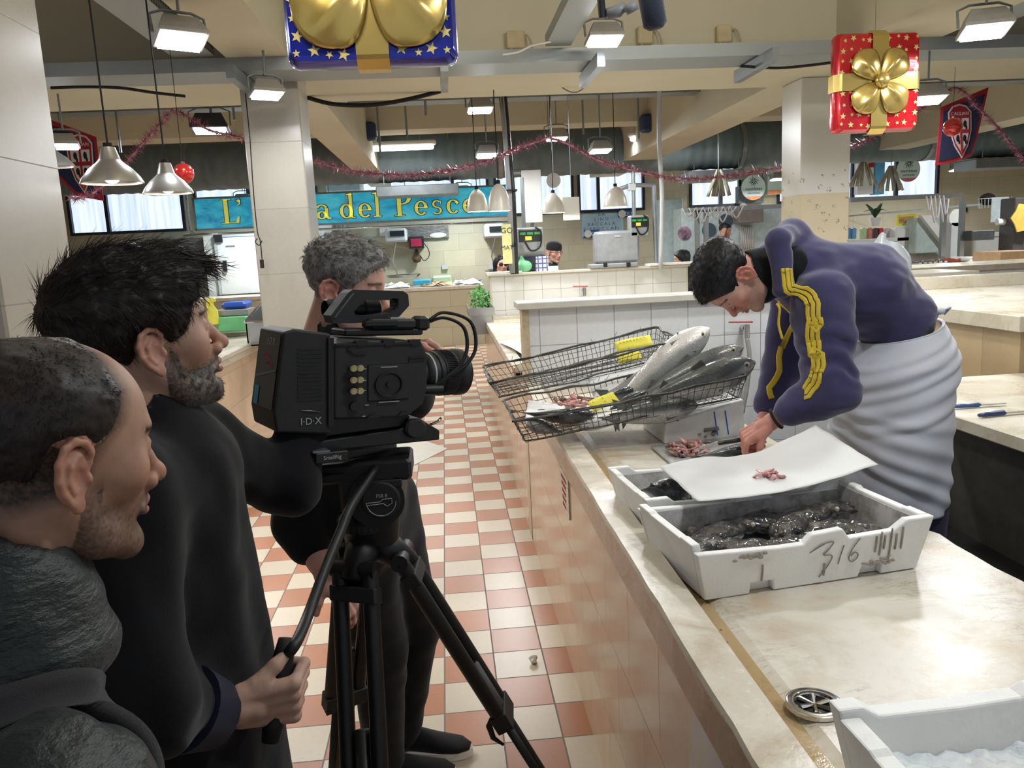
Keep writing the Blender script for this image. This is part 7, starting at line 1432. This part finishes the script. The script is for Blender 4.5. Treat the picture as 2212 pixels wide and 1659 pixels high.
# dried fish bundles
m_dried = simple('dried_fish', (164, 160, 142), .7, var=.3, scale=9)
def bundle(x, y0, y1, Y, n, lab, spread=.10):
    a, b = at(x, y0, Y=Y), at(x, y1, Y=Y); L = a.z - b.z; o = thing('dried_fish_bundle', lab, 'dried fish', tuple(a)); r2 = random.Random(x)
    for k in range(n):
        t_ = (k - (n - 1) / 2) / max(1, n - 1) * 2; dx = t_ * spread + r2.uniform(-.02, .02); dy = r2.uniform(-.06, .06); M().tube([(a.x + dx * .2, Y + dy * .3, a.z), (a.x + dx * .6, Y + dy, a.z - L * .35), (a.x + dx * 1.1, Y + dy, a.z - L * .75), (a.x + dx * 1.35, Y + dy, b.z)], [.012, .032, .030, .020 + r2.uniform(0, .015)], 7, flat=.55).o('dried_fish', m_dried, o, True)
    M().cyl(a, (a.x, Y, 3.95), .008, n=4).o('string', m_galv, o); return o
bundle(1865, 350, 402, 13.0, 7, 'left bundle of dried fish hanging right of the pillar', .20); bundle(1925, 358, 412, 13.0, 6, 'right bundle of dried fish hanging beside the pink based sign', .18); bundle(1552, 366, 424, 12.5, 6, 'bundle of dried fish hanging in the window beyond the tinsel', .13)
SHZ = at(1870, 516, Y=12.4).z
# right hand stall frames and shelving
def frame_(lab, posts, Y, ytop, ybot, xr=None):
    o = thing('steel_gantry', lab, 'frame', tuple(at(posts[0], ybot, Y=Y)))
    for x in posts: a, b = at(x, ybot, Y=Y), at(x, ytop, Y=Y); B((a.x - .03, Y - .03, 0.0), (a.x + .03, Y + .03, b.z)).o('post', m_steel, o)
    a, b = at(posts[0] if xr is None else xr[0], ytop, Y=Y), at(posts[-1] if xr is None else xr[1], ytop, Y=Y); B((a.x, Y - .03, a.z - .03), (b.x, Y + .03, a.z + .03)).o('rail', m_steel, o); return o
frame_('steel stall frame behind the fishmongers head', [1507, 1526], 11.5, 455, 600, (1477, 1686)); frame_('steel stall frame at right over the foil trays', [2034, 2074], 10.5, 432, 560, (1836, 2076))
c = at(1545, 450, Y=11.5); mm = M(); [mm.tube(smoothpath([(c.x - .5 + .1 * k, 11.45, c.z + .02), (c.x - .42 + .1 * k, 11.42, c.z - .10 - .05 * (k % 3)), (c.x - .3 + .1 * k, 11.45, c.z + .01)], 4), .012, 5) for k in range(8)]; tag(mm.o('fishing_net', m_pwhite, smooth=True), 'white fishing net draped over the steel frame behind the fishmonger', 'net')
c = at(2010, 432, Y=10.5); mm = M(); [mm.tube(smoothpath([(c.x - .1 + .06 * k, 10.44, c.z + .05), (c.x - .08 + .06 * k, 10.40, c.z - .14 - .06 * (k % 3)), (c.x - .04 + .06 * k, 10.42, c.z - .3 * (k % 2))], 4), .014, 5) for k in range(5)]; tag(mm.o('fishing_net', m_pwhite, smooth=True), 'small white net hanging at the right frame post', 'net')
# back and side counters
def counter(lab, x0, x1, y0, y1, z, mt=m_back_front, top=m_beige_top, lipz=.0, nm='counter'):
    o = thing('stall_counter', lab, 'counter', ((x0 + x1) / 2, (y0 + y1) / 2, 0)); B((x0 + .03, y0 + .03, 0), (x1 - .03, y1, z - .06)).o('front_panel', mt, o); B((x0, y0, z - .06), (x1, y1, z), .005).o('worktop', top, o)
    if lipz: B((x0, y0, z), (x1, y0 + .10, z + lipz), .004).o('lip', top, o)
    return o
counter('stone counter along the back wall with paper wrapped fish on it', -6.5, .68, 14.45, 15.4, 1.07); counter('long stone counter along the back wall at right', 2.9, 11.8, 14.2, 15.0, 1.0)
o = counter('marble counter on the left of the aisle beside the dark haired man', -4.2, -1.72, 4.3, 8.25, .95, m_front, m_beige_top)
B((-1.80, 4.3, .95), (-1.70, 8.25, .985), .004).o('lip', m_beige_top, o); B((-4.2, 8.15, .95), (-1.7, 8.25, .985), .004).o('lip', m_beige_top, o)
counter('far right white stone counter behind the fishmonger', 4.3, 9.5, 7.6, 8.4, 1.30, m_white, m_beige_top); counter('farther right stone counter with foil trays', 4.9, 12.2, 9.9, 10.9, 1.22, m_back_front, m_beige_top)
pb('wall_socket', 'small square vent socket on the white counter at far right', 'socket', 2020, 588, 2042, 602, 7.6, .02, m_white)
# left counter contents
def sink():
    Y0, Y1 = 7.2, 8.0; a, b = at(531, 706, Y=7.0), at(700, 672, Y=7.0); x0, x1 = a.x, b.x + .05; z0, z1 = .96, 1.30; o = thing('steel_tub', 'open stainless steel tub standing on the left counter behind the camera', 'tub', (x0, 7.3, z0)); t_ = .012
    mm = M(); mm.box((x0, 7.0, z0), (x1, 7.0 + t_, 1.17)); mm.box((x0, 7.7, z0), (x1, 7.7 + t_, z1)); mm.prism([(7.0, z0), (7.7, z0), (7.7, z1), (7.0, 1.17)], x0, x0 + t_, 'yz'); mm.prism([(7.0, z0), (7.7, z0), (7.7, z1), (7.0, 1.17)], x1 - t_, x1, 'yz'); mm.box((x0, 7.0, z0), (x1, 7.7, z0 + t_)); mm.o('tub', m_steel, o)
    mm = M(); mm.tube([(x0, 7.0, 1.17), (x1, 7.0, 1.17), (x1, 7.7, z1), (x0, 7.7, z1), (x0, 7.0, 1.17)], .014, 6); mm.o('rim', m_chrome, o)
sink()
o = thing('spray_bottle', 'yellow spray bottle behind the nose of the dark haired man', 'bottle', tuple(at(462, 700, Y=8.0))); c = at(462, 700, Y=8.0); M().lathe([(0, 0), (.05, 0), (.052, .02), (.05, .13), (.02, .18), (.018, .21)], tuple(c), 16).o('bottle', m_yellow, o, True, angle=40); mm = M(); mm.box((c.x - .05, c.y - .02, c.z + .21), (c.x + .04, c.y + .02, c.z + .25), .008); mm.box((c.x - .05, c.y - .012, c.z + .15), (c.x - .03, c.y + .012, c.z + .21)); mm.o('trigger_head', m_yellow, o)
pb('plastic_tub', 'blue plastic tub on the left counter', 'tub', 478, 652, 530, 668, 8.2, .3, m_bluep, .02); pb('detergent_box', 'green cleaning product box under the blue tub', 'box', 470, 683, 532, 718, 8.0, .2, m_green, .01); pb('grey_tray', 'grey tray between the blue tub and the green box', 'tray', 462, 668, 535, 684, 8.1, .3, m_grey); 
# back left: cold room, dark panel
o = thing('cold_room', 'white cold room with closed door behind the left pillar sign end', 'cold room', tuple(at(515, 640, Y=15.5))); a, b = at(452, 650, Y=15.5), at(600, 502, Y=15.5); B((a.x, 15.55, 1.0), (b.x + .2, 15.98, b.z)).o('wall_panel', m_white, o); a, b = at(480, 637, Y=15.5), at(575, 508, Y=15.5); d_ = B((a.x, 15.49, 1.08), (b.x, 15.56, b.z), .01).o('door', m_white, o)
mm = M(); mm.box((a.x - .04, 15.47, 1.08), (a.x, 15.56, b.z + .04)); mm.box((a.x - .04, 15.47, b.z), (b.x, 15.56, b.z + .04)); mm.o('door_frame', m_lgrey, o); c = at(470, 515, Y=15.45); B((c.x - .05, 15.42, c.z - .07), (c.x + .08, 15.48, c.z + .07)).o('hinge', m_black, d_); c = at(486, 575, Y=15.45); B((c.x - .03, 15.42, c.z - .1), (c.x + .03, 15.48, c.z + .1)).o('hinge', m_black, d_); c = at(497, 531, Y=15.45); B((c.x - .08, 15.47, c.z - .01), (c.x + .08, 15.49, c.z + .01)).o('door_label', m_grey, d_)
pb('splashback', 'grey steel panel on the back wall left of the cold room', 'panel', 345, 512, 455, 600, 15.8, .1, simple('dull_steel', (112, 112, 110), .5, .4, var=.2)); mm = M(); mm.box((-3.28, 14.6, 1.075), (-2.9, 15.0, 1.10)); mm.box((-3.2, 14.7, 1.10), (-2.95, 14.95, 1.15), .02); tag(mm.o('paper_stack', m_paper), 'crumpled white papers on the back counter before the cold room', 'paper')
# middle back wall
def wall_scale(lab, x0, y0, x1, y1):
    o = pb('wall_scale', lab, 'scale', x0, y0, x1, y1, 15.2, .25, m_lgrey, .03); a, b = at(x0 + (x1 - x0) * .22, (y0 + y1) / 2 + 3, Y=15.2), at(x1 - 4, y0 + 6, Y=15.2); B((a.x, 15.18, a.z), (b.x, 15.2, b.z)).o('dial', m_dark, o); c = at((x0 + x1) / 2, y1, Y=15.3); M().tube([c, c + V((-.08, 0, -.35)), c + V((0, 0, -.62))], .012, 6).o('pan_hook', m_chrome, o); c2 = c + V((.1, 0, -.66)); M().lathe([(0, 0), (.28, .01), (.33, .06), (.32, .06), (.27, .02), (0, .012)], tuple(c2), 24).o('pan', m_steel, o, True, angle=40); return o
wall_scale('hanging wall scale with pan left of the fish photograph', 833, 492, 877, 524); wall_scale('hanging wall scale with pan above the woman in sunglasses', 1048, 482, 1090, 514)
q = pb('fish_photograph', 'photograph of silver fish on the back wall', 'photograph', 877, 482, 968, 517, 15.9, .01, simple('fish_print', (120, 112, 108), .5, var=.6, scale=14, stretch=(1, 1, 4)), 0); c = at(946, 508, Y=15.88); M().ball((c.x, 15.89, c.z), (.17, .01, .05), 16, 8).o('printed_fish', m_white, q, True)
q = pb('price_display', 'black price display with red screen on the back wall', 'display', 884, 510, 914, 537, 15.6, .08, m_black); pb('screen', '', '', 888, 515, 910, 533, 15.59, .01, simple('red_screen', (150, 30, 60), .3), 0, None, q); swag('black cord hanging beside the red screened display', [(912, 520), (926, 540), (926, 555), (916, 563), (908, 552)], 15.6, .008, m_black)
c = at(900, 552, Y=15.85); mm = M(); mm.lathe([(0, -.14), (.07, -.12), (.09, -.05), (.05, .05), (.02, .12), (0, .13)], tuple(c), 12); tag(mm.o('brass_bell', m_brownw, smooth=True), 'small brown bell ornament below the red screened display', 'ornament')
for x, l in ((961, 'small switch box on the back wall under the fish photograph'), (1061, 'small switch box on the back wall beside the woman in sunglasses')): pb('switch_box', l, 'switch', x - 6, 572, x + 6, 582, 15.92, .05, m_lgrey)
pb('notice', 'white notice sheet left of the fish photograph', 'notice', 821, 488, 845, 510, 15.95, .01, m_paper, 0); pb('pipe_box', 'white pipe box right of the marble pillar', 'box', 690, 484, 716, 520, 15.7, .2, m_white); mm = M(); [mm.cyl(at(x, 530, Y=15.8), at(x, 484, Y=15.8), r, n=8) for x, r in ((726, .03), (738, .02), (748, .05))]; tag(mm.o('wall_pipes', m_grey), 'vertical pipes on the back wall right of the marble pillar', 'pipe')
pb('air_conditioner', 'white air conditioner box above the blue sign beside the pillar', 'air conditioner', 704, 386, 776, 415, 15.2, .4, m_white, .02); q = pb('blue_crate', 'blue plastic box on the shelf above the grey haired man', 'box', 776, 516, 796, 532, 15.6, .3, simple('teal_box', (90, 140, 160), .5))
for x0, x1, yb, col, l in ((893, 930, 612, 'blue', 'blue tub with paper on the back counter'), ): q = pb('plastic_tub', l, 'tub', x0, 603, x1, 617, 14.7, .3, simple('cyan_tub', (60, 160, 196), .4), .02)
def wrap(x, lab, mt, w=.32): c = at(x, 617, Y=14.6); mm = M(); r2 = random.Random(x); [mm.add([(c.x + r2.uniform(-w, w), 14.5 + r2.uniform(0, .3), 1.075 + r2.uniform(0, .03)), (c.x + r2.uniform(-w, w), 14.6 + r2.uniform(0, .3), 1.08), (c.x + r2.uniform(-w, w), 14.7 + r2.uniform(0, .2), 1.10 + r2.uniform(0, .09))], [(0, 1, 2)]) for _ in range(26)]; return tag(mm.o('wrapped_fish', mt), lab, 'wrapped fish', kind='stuff')
wrap(850, 'white paper parcels on the back counter behind the camera handle', m_paper); wrap(945, 'brown heap of small fish on white paper on the back counter', simple('brown_fish', (166, 140, 110), .6, var=.4, scale=30)); wrap(1010, 'white paper and shellfish heap at the right end of the back counter', m_paper)
pb('green_crate', 'pale green crate behind the brown fish heap', 'crate', 935, 596, 975, 612, 15.0, .3, simple('pale_green_crate', (170, 200, 160), .5), .02)
q = pb('emergency_light', 'red and white emergency lamp hanging under the blue gift decoration', 'lamp', 790, 170, 841, 176, 8.2, .1, m_red); pb('diffuser', '', '', 795, 176, 838, 181, 8.2, .1, m_white, .0, None, q)
for x, y, l in ((790, 280, 'dark blue loudspeaker on the far beam at left'), (1408, 262, 'dark blue loudspeaker on the far beam at right')): pb('loudspeaker', l, 'loudspeaker', x - 20, y - 18, x + 20, y + 22, 11.2, .2, simple('navy_speaker', (40, 56, 92), .6), .03)
# right background shelves and clutter
pb('white_locker', 'pale blue white locker behind the booth', 'locker', 1432, 428, 1475, 705, 14.5, .5, simple('pale_locker', (196, 212, 214), .5), .01); pb('display_case', 'white display unit behind the man in the blue jacket', 'display unit', 1475, 440, 1700, 705, 13.6, .5, simple('pale_locker', (196, 212, 214), .5), .01)
pb('brown_shelf', 'grey brown shelf with stickers above the man in the blue jacket', 'shelf', 1596, 446, 1650, 482, 13.3, .3, simple('grey_brown', (134, 124, 118), .6), .01); pb('cardboard_box', 'grey cardboard on the shelf under the round orange based sign', 'box', 1596, 400, 1650, 440, 15.8, .1, simple('dark_grey_board', (96, 100, 102), .7), .0)
m_slate = simple('slate_print', (72, 92, 104), .5, var=.15, scale=4)
def disc(x, y, r, mt, l, Y=13.58): c = at(x, y, Y=Y); return tag(M().cyl((c.x, Y, c.z), (c.x, Y + .02, c.z), r, n=36).o('round_board', mt), l, 'board')
disc(1479, 504, .115, simple('multicolour_print', (150, 120, 140), .4, var=.8, scale=11), 'round multicoloured board above the woman with dark hair'); disc(1532, 497, .12, m_slate, 'round slate board left of the man in the blue jacket', 13.56); disc(1568, 478, .125, m_slate, 'round slate board above the man in the blue jacket', 13.59); disc(1606, 446, .06, m_paper, 'small round white sticker under the orange based sign', 13.3); disc(1637, 471, .06, m_paper, 'small round white sticker on the brown shelf', 13.58)
mm = M(); [mm.tube([at(1600 + 4 * k, 488, Y=13.59), at(1602 + 4 * k, 515, Y=13.57), at(1600 + 4 * k, 540, Y=13.59)], .018, 5) for k in range(7)]; tag(mm.o('plastic_bags', m_white, smooth=True), 'hank of clear plastic bags hanging beside the man in blue', 'bags')
mm = M(); a, b = at(1690, 495, Y=6.79), at(1725, 487, Y=6.79); tag(mm.box((a.x, 6.79, a.z), (b.x, 6.80, b.z + .02)).o('notice', simple('navy_notice', (56, 58, 96), .6)), 'navy notice plate on the right pillar behind the hood', 'notice')
pb('white_counter_unit', 'white appliance with black screen behind the plastic bag', 'appliance', 1935, 490, 1985, 555, 12.2, .5, m_white, .02); pb('refrigerator_side', 'pale grey slanted display fridge between the frame posts', 'fridge', 1978, 468, 2036, 548, 12.0, .5, simple('pale_fridge', (182, 196, 192), .5), .01)
mm = M(); a = [at(x, y, Y=11.9) for x, y in ((1990, 465), (2012, 465), (2061, 530), (2040, 530))]; mm.prism([(p.x, p.z) for p in a], 11.9, 12.0); tag(mm.o('slanted_lid', m_white), 'white slanted lid leaning beside the steel frame post', 'lid')
q = pb('framed_picture', 'yellow framed picture of food on the back counter', 'picture', 1937, 462, 1980, 488, 12.3, .03, m_yellow, 0); pb('picture', '', '', 1943, 467, 1974, 482, 12.29, .005, simple('food_print', (196, 148, 84), .5, var=.5, scale=14), 0, None, q)
c = at(1890, 488, Y=12.5); o = thing('potted_orchid', 'white pot with dark green orchid leaves on the back counter', 'plant', tuple(c)); M().lathe([(0, 0), (.06, 0), (.09, .13), (.075, .13)], tuple(c), 16).o('pot', m_white, o, True, angle=40)
mm = M(); r2 = random.Random(4)
for k in range(9): a = k * .7; d = V((math.cos(a), math.sin(a) * .5, 0)); p0 = c + V((0, 0, .13)); mm.tube([p0, p0 + d * .09 + V((0, 0, .13)), p0 + d * .2 + V((0, 0, .10 + .12 * (k % 2)))], [.012, .035, .006], 6, flat=.25)
mm.o('leaves', simple('leaf_dark', (44, 78, 46), .5, var=.2), o, True)
for k, (x, cc, l) in enumerate(((1834, (80, 130, 180), 'blue jar pack beside the right pillar'), (1846, (90, 150, 190), 'second blue jar pack beside the right pillar'), (1868, (180, 200, 150), 'pale green packet on the back counter'), (1880, (200, 120, 110), 'pink packet on the back counter'), (1893, (70, 50, 50), 'dark jar on the back counter'), (1904, (190, 40, 60), 'red packet on the back counter'), (1918, (200, 190, 190), 'pale jar on the back counter beside the red packet'))): pb('food_packet', l, 'packet', x - 5, 492, x + 5, 516, 12.4, .1, simple('packet_%s' % ('blue sky lime rose dark red pale'.split()[k]), cc, .5, var=.2), .01)
counter('white shelf counter with packets beside the right pillar', 6.1, 9.9, 12.2, 12.9, SHZ, m_white, m_white); 
# foil trays, pans
c0_ = at(1950, 556, Y=10.2)
for k in range(6): c = at(1975 + 11 * k, 551 - k * .4, Y=10.25); mm = M(); mm.box((c.x - .035, 10.1, 1.22), (c.x + .03, 10.4, 1.25), .01); mm.ball((c.x, 10.2, 1.255), (.028, .03, .015), 8, 5); tag(mm.o('foil_tray', m_chrome, smooth=False), 'small foil tray in the row on the right counter, ' + ('leftmost', 'second from left', 'third from left', 'third from right', 'second from right', 'rightmost')[k] + ' of the six', 'tray', 'foil trays on the right counter')
c = at(2052, 548, Y=10.2); tag(M().lathe([(0, 0), (.12, 0), (.13, .05), (.122, .05), (.11, .01), (0, .01)], (c.x, 10.2, 1.225), 20).o('food_pan', simple('red_brown_pan', (150, 70, 50), .4), smooth=True), 'round red brown pan right of the foil trays', 'pan'); c = at(2078, 545, Y=10.2); tag(M().lathe([(0, 0), (.08, 0), (.14, .06), (.13, .06), (.07, .01), (0, .01)], (c.x, 10.2, 1.225), 20).o('food_bowl', m_paper, smooth=True), 'pale bowl at the end of the foil tray row', 'bowl')
# white tied bag behind the fishmonger
c = at(1915, 590, Y=6.9); f_ = lambda P: smin(sd_ell(P, (c.x, 6.9, c.z + .08), (.215, .17, .20)), sd_cone(P, (c.x - .10, 6.9, c.z + .22), (c.x - .06, 6.88, c.z + .33), .05, .03), .06) + .012 * vnoise(P, 9, 1) + .006 * vnoise(P * np.array([1, 1, .4]), 28, 2)
t = NT('thin_white_plastic'); t.setc(lin((212, 218, 224))); t.set(rough=.3, alpha=.92); tag(surf('plastic_bag', f_, (c.x - .4, 6.6, c.z - .2), (c.x + .4, 7.2, c.z + .5), .014, t.m), 'big tied white plastic bag standing behind the fishmongers back', 'bag')
counter('stone ledge carrying the big white plastic bag', 3.6, 4.6, 6.6, 7.25, 1.30, m_back_front, m_beige_top)
# slicer, basket, towel roll at far right
c = at(2068, 470, Y=10.9); o = thing('meat_slicer', 'white slicer with round blade guard at the far right', 'slicer', (c.x, 10.95, 1.22)); M().cyl((c.x, 10.9, c.z), (c.x, 10.96, c.z), .12, n=28).o('blade_guard', m_white, o, True, angle=40); B((c.x - .1, 10.9, 1.22), (c.x + .12, 11.1, c.z - .05), .02).o('slicer_body', m_lgrey, o)
c = at(2133, 435, Y=11.5); o = thing('wall_basket', 'small wire basket holding a dark bag on the wall at right', 'basket', tuple(c)); mm = M(); [mm.tube([(c.x + .13 * math.cos(a), c.y + .1 * math.sin(a), c.z + .04), (c.x + .11 * math.cos(a), c.y + .09 * math.sin(a), c.z - .10)], .004, 4) for a in [k * PI / 8 for k in range(16)]]; mm.tube([(c.x + .13 * math.cos(a), c.y + .1 * math.sin(a), c.z + .04) for a in [k * PI / 8 for k in range(17)]], .006, 5); mm.o('wire', m_white, o); M().ball((c.x, c.y, c.z + .03), (.12, .09, .09), 12, 8).o('dark_bag', m_black, o, True); B((c.x - .02, c.y + .08, c.z - .05), (c.x + .02, 16.0, c.z - .02)).o('wall_arm', m_galv, o)
c = at(2165, 479, Y=10.8); o = thing('paper_towel_roll', 'white paper towel roll on a wire holder at right', 'towel roll', tuple(c)); M().cyl((c.x - .08, 10.8, c.z), (c.x + .08, 10.8, c.z), .045, n=20).o('roll', m_paper, o, True, angle=40); mm = M(); mm.tube([(c.x + .1, 10.8, c.z), (c.x + .12, 10.8, c.z), (c.x + .12, 10.8, c.z + .35)], .006, 5); mm.tube([(c.x + .12, 10.8, c.z), (c.x + .12, 10.8, 1.22)], .006, 5); mm.o('wire_holder', m_galv, o)
pb('clear_sheet', 'pale hanging plastic sheet behind the towel roll', 'sheet', 2140, 425, 2180, 480, 11.4, .01, simple('pale_sheet', (190, 200, 202), .3), 0); pb('dark_cabinet', 'dark cabinet at the right edge of the picture', 'cabinet', 2186, 425, 2240, 560, 10.6, .3, simple('brown_black', (66, 62, 62), .6), .01)
c = at(2212, 470, Y=10.5); pts = [(c.x + .20 * (1 if k % 2 == 0 else .8) * math.cos(k * PI / 6), c.z + .22 * (1 if k % 2 == 0 else .8) * math.sin(k * PI / 6)) for k in range(12)]; tag(M().prism(pts, 10.48, 10.5).o('star_price_sign', simple('ochre_card', (204, 172, 76), .7)), 'yellow star shaped card at the right edge of the picture', 'sign')
pb('black_tray_stack', 'stack of dark trays and papers on the far right counter', 'trays', 2098, 496, 2150, 520, 10.3, .3, simple('dark_trays', (60, 62, 64), .5, var=.3), .01); pb('tan_block', 'tan stone block at the far right behind the high counter', 'block', 2160, 540, 2240, 566, 9.0, .5, simple('tan_stone', (196, 160, 120), .5)); pb('wall_clock_socket', 'small framed socket on the wall above the slicer', 'socket', 2079, 448, 2091, 458, 15.9, .02, m_black)
# litter
o = tag(surf('crumpled_paper', lambda P: sd_ell(P, (.265, 3.03, .016), (.018, .016, .014)) + .006 * vnoise(P, 90, 3), (.22, 2.98, 0), (.31, 3.08, .05), .003, m_paper, None, 0), 'crumpled white paper scrap on the floor tiles by the counter', 'litter')
# ================================================================ microphone on its boom
mcol = simple('blue_black_fur', (40, 48, 66), .95, var=.2, sheen=.4, bump=.6, bscale=300)
o = thing('boom_microphone', 'dark furry boom microphone hanging in at the top of the picture', 'microphone', tuple(at(1408, 20, Y=2.1))); a, b = at(1395, -60, Y=2.1), at(1417, 62, Y=2.1); ax = (b - a)
M().tube([a, a + ax * .5, a + ax * .93, b], [.030, .0305, .030, .018], 24).o('wind_cover', mcol, o, True); mm = M(); mm.tube([at(1296, -30, Y=2.1), at(1302, 40, Y=2.1)], .010, 10); mm.o('bracket', m_dark, o); mm = M(); mm.tube([at(1310, 30, Y=2.1), at(1335, 24, Y=2.1), at(1350, 12, Y=2.1)], [.012, .016, .012], 12); mm.tube([at(1352, 25, Y=2.08), at(1372, 10, Y=2.08)], [.010, .014], 10); mm.o('swivel_clamp', m_grey, o, True)
M().tube([at(1300, -20, Y=2.1), at(1400, -90, Y=2.1), at(1500, -400, Y=2.0)], .012, 10).o('boom_pole', m_dark, o)
# wire with bulb holder by the pillar, cord on left pendant
o = thing('plug_cable', 'black hanging cord with a knot and plug before the middle pillar', 'cord', tuple(at(565, 560, Y=5.8))); mm = M(); mm.tube(smoothpath([at(540, 300, Y=5.8), at(548, 420, Y=5.8), at(556, 500, Y=5.8), at(562, 520, Y=5.8), at(566, 560, Y=5.8)], 4), .004, 5); mm.tube([at(540, 300, Y=5.8), (at(540, 300, Y=5.8).x, 5.8, 2.89)], .004, 5); [mm.tube(smoothpath([at(556, 515, Y=5.8), at(552, 523, Y=5.79), at(560, 530, Y=5.8), at(566, 520, Y=5.8)], 3), .004, 5) for _ in (1,)]; mm.o('cord', m_black, o); c = at(566, 570, Y=5.8); M().cyl(c - V((0, 0, .03)), c + V((0, 0, .03)), .014, n=10).o('plug', m_black, o)
# ================================================================ background people
pb_k = cloth_mat('black_knit', (24, 24, 27))
def bust(lab, x, y, Y, yaw, sc, skin, hcol, jmat, jl, pitch=0, cap=None, extra=None, hlen=0, arms=True, base=None):
    """x, y: pixel of the head centre"""
    R = ypr(math.radians(yaw), math.radians(pitch)); c = arr(at(x, y, Y=Y)); h = Head(c, R, sc); root = thing('person', lab, 'person', (c[0], c[1], 0)); f2 = np.array([R[0, 0], R[1, 0], 0]); f2 /= np.linalg.norm(f2); l2 = np.array([-f2[1], f2[0], 0]); ch = c + np.array([0, 0, -.42]) - f2 * .05
    up0 = np.array([0, 0, 1.]); tr = lambda P: smin(sd_cone(P, ch - up0 * .3, ch + up0 * .05, .09, .09), sd_cone(P, h.w((-.03, 0, -.08)), ch + up0 * .12, .05, .06), .04)
    b = body_mesh(h, root, lambda P: h.pig(P, skin, .3, (110, 90, 80), red=.6), tr, (ch - np.array([.4, .4, .45]), ch + np.array([.4, .4, .5])), [], hh=.0045, hb=.02); h.eyes(root)
    def jf(P):
        d = sd_cone(P, ch - up0 * .45, ch, .17, .16, (tuple(f2), .75)); d = smin(d, sd_cone(P, ch - l2 * .13 + up0 * .06, ch + l2 * .13 + up0 * .06, .07, .07), .06)
        for s_ in (-1, 1):
            if extra == 'phone' and s_ == -1: d = smin(d, sd_cone(P, ch - l2 * .18 + up0 * .03, ch - l2 * .22 - up0 * .22 + f2 * .12, .07, .06), .03); d = smin(d, sd_cone(P, ch - l2 * .22 - up0 * .22 + f2 * .12, h.w((.03, -.10, -.10)), .06, .045), .03)
            else: d = smin(d, sd_cone(P, ch + l2 * .18 * s_ + up0 * .03, ch + l2 * .22 * s_ - up0 * .25 + f2 * .05, .07, .06), .03)
        c1 = h.w((-.04, 0, -.11)); d = smin(d, sd_cone(P, c1, ch + up0 * .1, .068, .09), .03); return np.maximum(d + .007 * vnoise(P, 16, 3), -sd_cone(P, h.w((-.03, 0, -.02)), c1, .058, .06))
    surf('jacket', jf, ch - np.array([.5, .5, .42]), ch + np.array([.5, .5, .45]), .014, jmat, root, 1)
    mm = M(); [mm.tube([ch + l2 * .09 * s_ - up0 * .36, ch + l2 * .10 * s_ - up0 * .8, (ch[0] + l2[0] * .1 * s_, ch[1] + l2[1] * .1 * s_, .0)], [.10, .075, .06], 10) for s_ in (-1, 1)]; mm.o('trousers', pb_k, root, True)
    def rg(q, m_):
        d = sd_ell(q, (.118, 0, -.01), (.066, .12, .092)); d = smin(d, sd_ell(m_, (.040, .085, -.045), (.034, .06, .040)), .01)
        return smin(d, q[:, 2] + .058 + hlen, .01)
    if cap is None:
        lb = None if hlen == 0 else (lambda q, m_: smin(h.cran(q), sd_cone(m_, (-.03, .03, .02), (-.03, .045, -.02 - hlen), .06, .05), .03))
        hairgeo(h, b, 'hair', rg, lambda q, m_: .010 + 0 * q[:, 0], hcol, .006, .003, 50, 500, .02, (-.3, 0, -1), .3, 3, .001, .17 + hlen, .2, lob=lb)
    else:
        surf('knit_cap', lambda P: smax(h.cran(h.loc(P)) - .010 - .012 * np.clip((h.loc(P)[:, 2] - .06) / .06, 0, 1), .040 - h.loc(P)[:, 2] - .25 * np.clip(-h.loc(P)[:, 0], -.0, .1) * 0 - .0, .006) * sc, c - .18, c + .22, .005, cap, b, 1)
    return root, h, b
pb_k = cloth_mat('black_knit', (24, 24, 27)); gj = cloth_mat('dark_green_quilt', (34, 62, 58), .7); bj = cloth_mat('blue_down', (44, 84, 132), .6)
E1, hE, bE = bust('man in black knit cap and glasses with dark green jacket behind the booth wall', 1197, 547, 9.6, -62, 1.0, (206, 160, 140), m_hair_black, gj, 'jacket', 8, cap=pb_k)
mm = M()
for s_ in (-1, 1): mm.tube([hE.w((.100, s_ * (.032 + .020 * math.cos(a)), .016 + .015 * math.sin(a))) for a in [2 * PI * k / 14 for k in range(15)]], .0022, 5); mm.tube([hE.w((.098, s_ * .052, .020)), hE.w((.01, s_ * .080, .022))], .002, 4)
mm.tube([hE.w((.102, -.012, .020)), hE.w((.102, .012, .020))], .002, 4); mm.o('glasses', m_black, E1)
F1, hF, bF = bust('woman with long dark hair and black sunglasses behind the booth wall', 1083, 574, 9.7, -78, .95, (214, 172, 152), m_hair_black, pb_k, 'jacket', 0, hlen=.10)
mm = M(); [mm.ball(hF.w((.098, s_ * .031, .016)), (.028, .008, .017) , 12, 8) for s_ in (-1, 1)]; mm.tube([hF.w((.100, -.03, .024)), hF.w((.100, .03, .024))], .004, 5); mm.o('sunglasses', m_black, F1, True)
G1, hG, bG = bust('man in blue jacket holding a phone to his ear', 1566, 500, 13.2, -50, 1.0, (190, 146, 124), m_hair_dark, bj, 'jacket', 12, extra='phone')
ww = hG.w((.035, -.10, -.07)); hcG = hand_cones(ww, hG.R[:, 2], -hG.R[:, 1] * -1, 1, [(.5, .7, .4)] * 4); 
surf('hand', lambda P: cones_d(P, hcG), ww - .16, ww + .2, .006, skin_mat(), bG, 1, cols={'pig': lambda P: np.tile(np.array(lin((196, 150, 128))), (len(P), 1))})
H1, hH, bH = bust('woman with dark hair turned away behind the papers on the booth wall', 1474, 562, 9.9, 170, .95, (206, 160, 140), m_hair_black, pb_k, 'jacket', 10, hlen=.10)
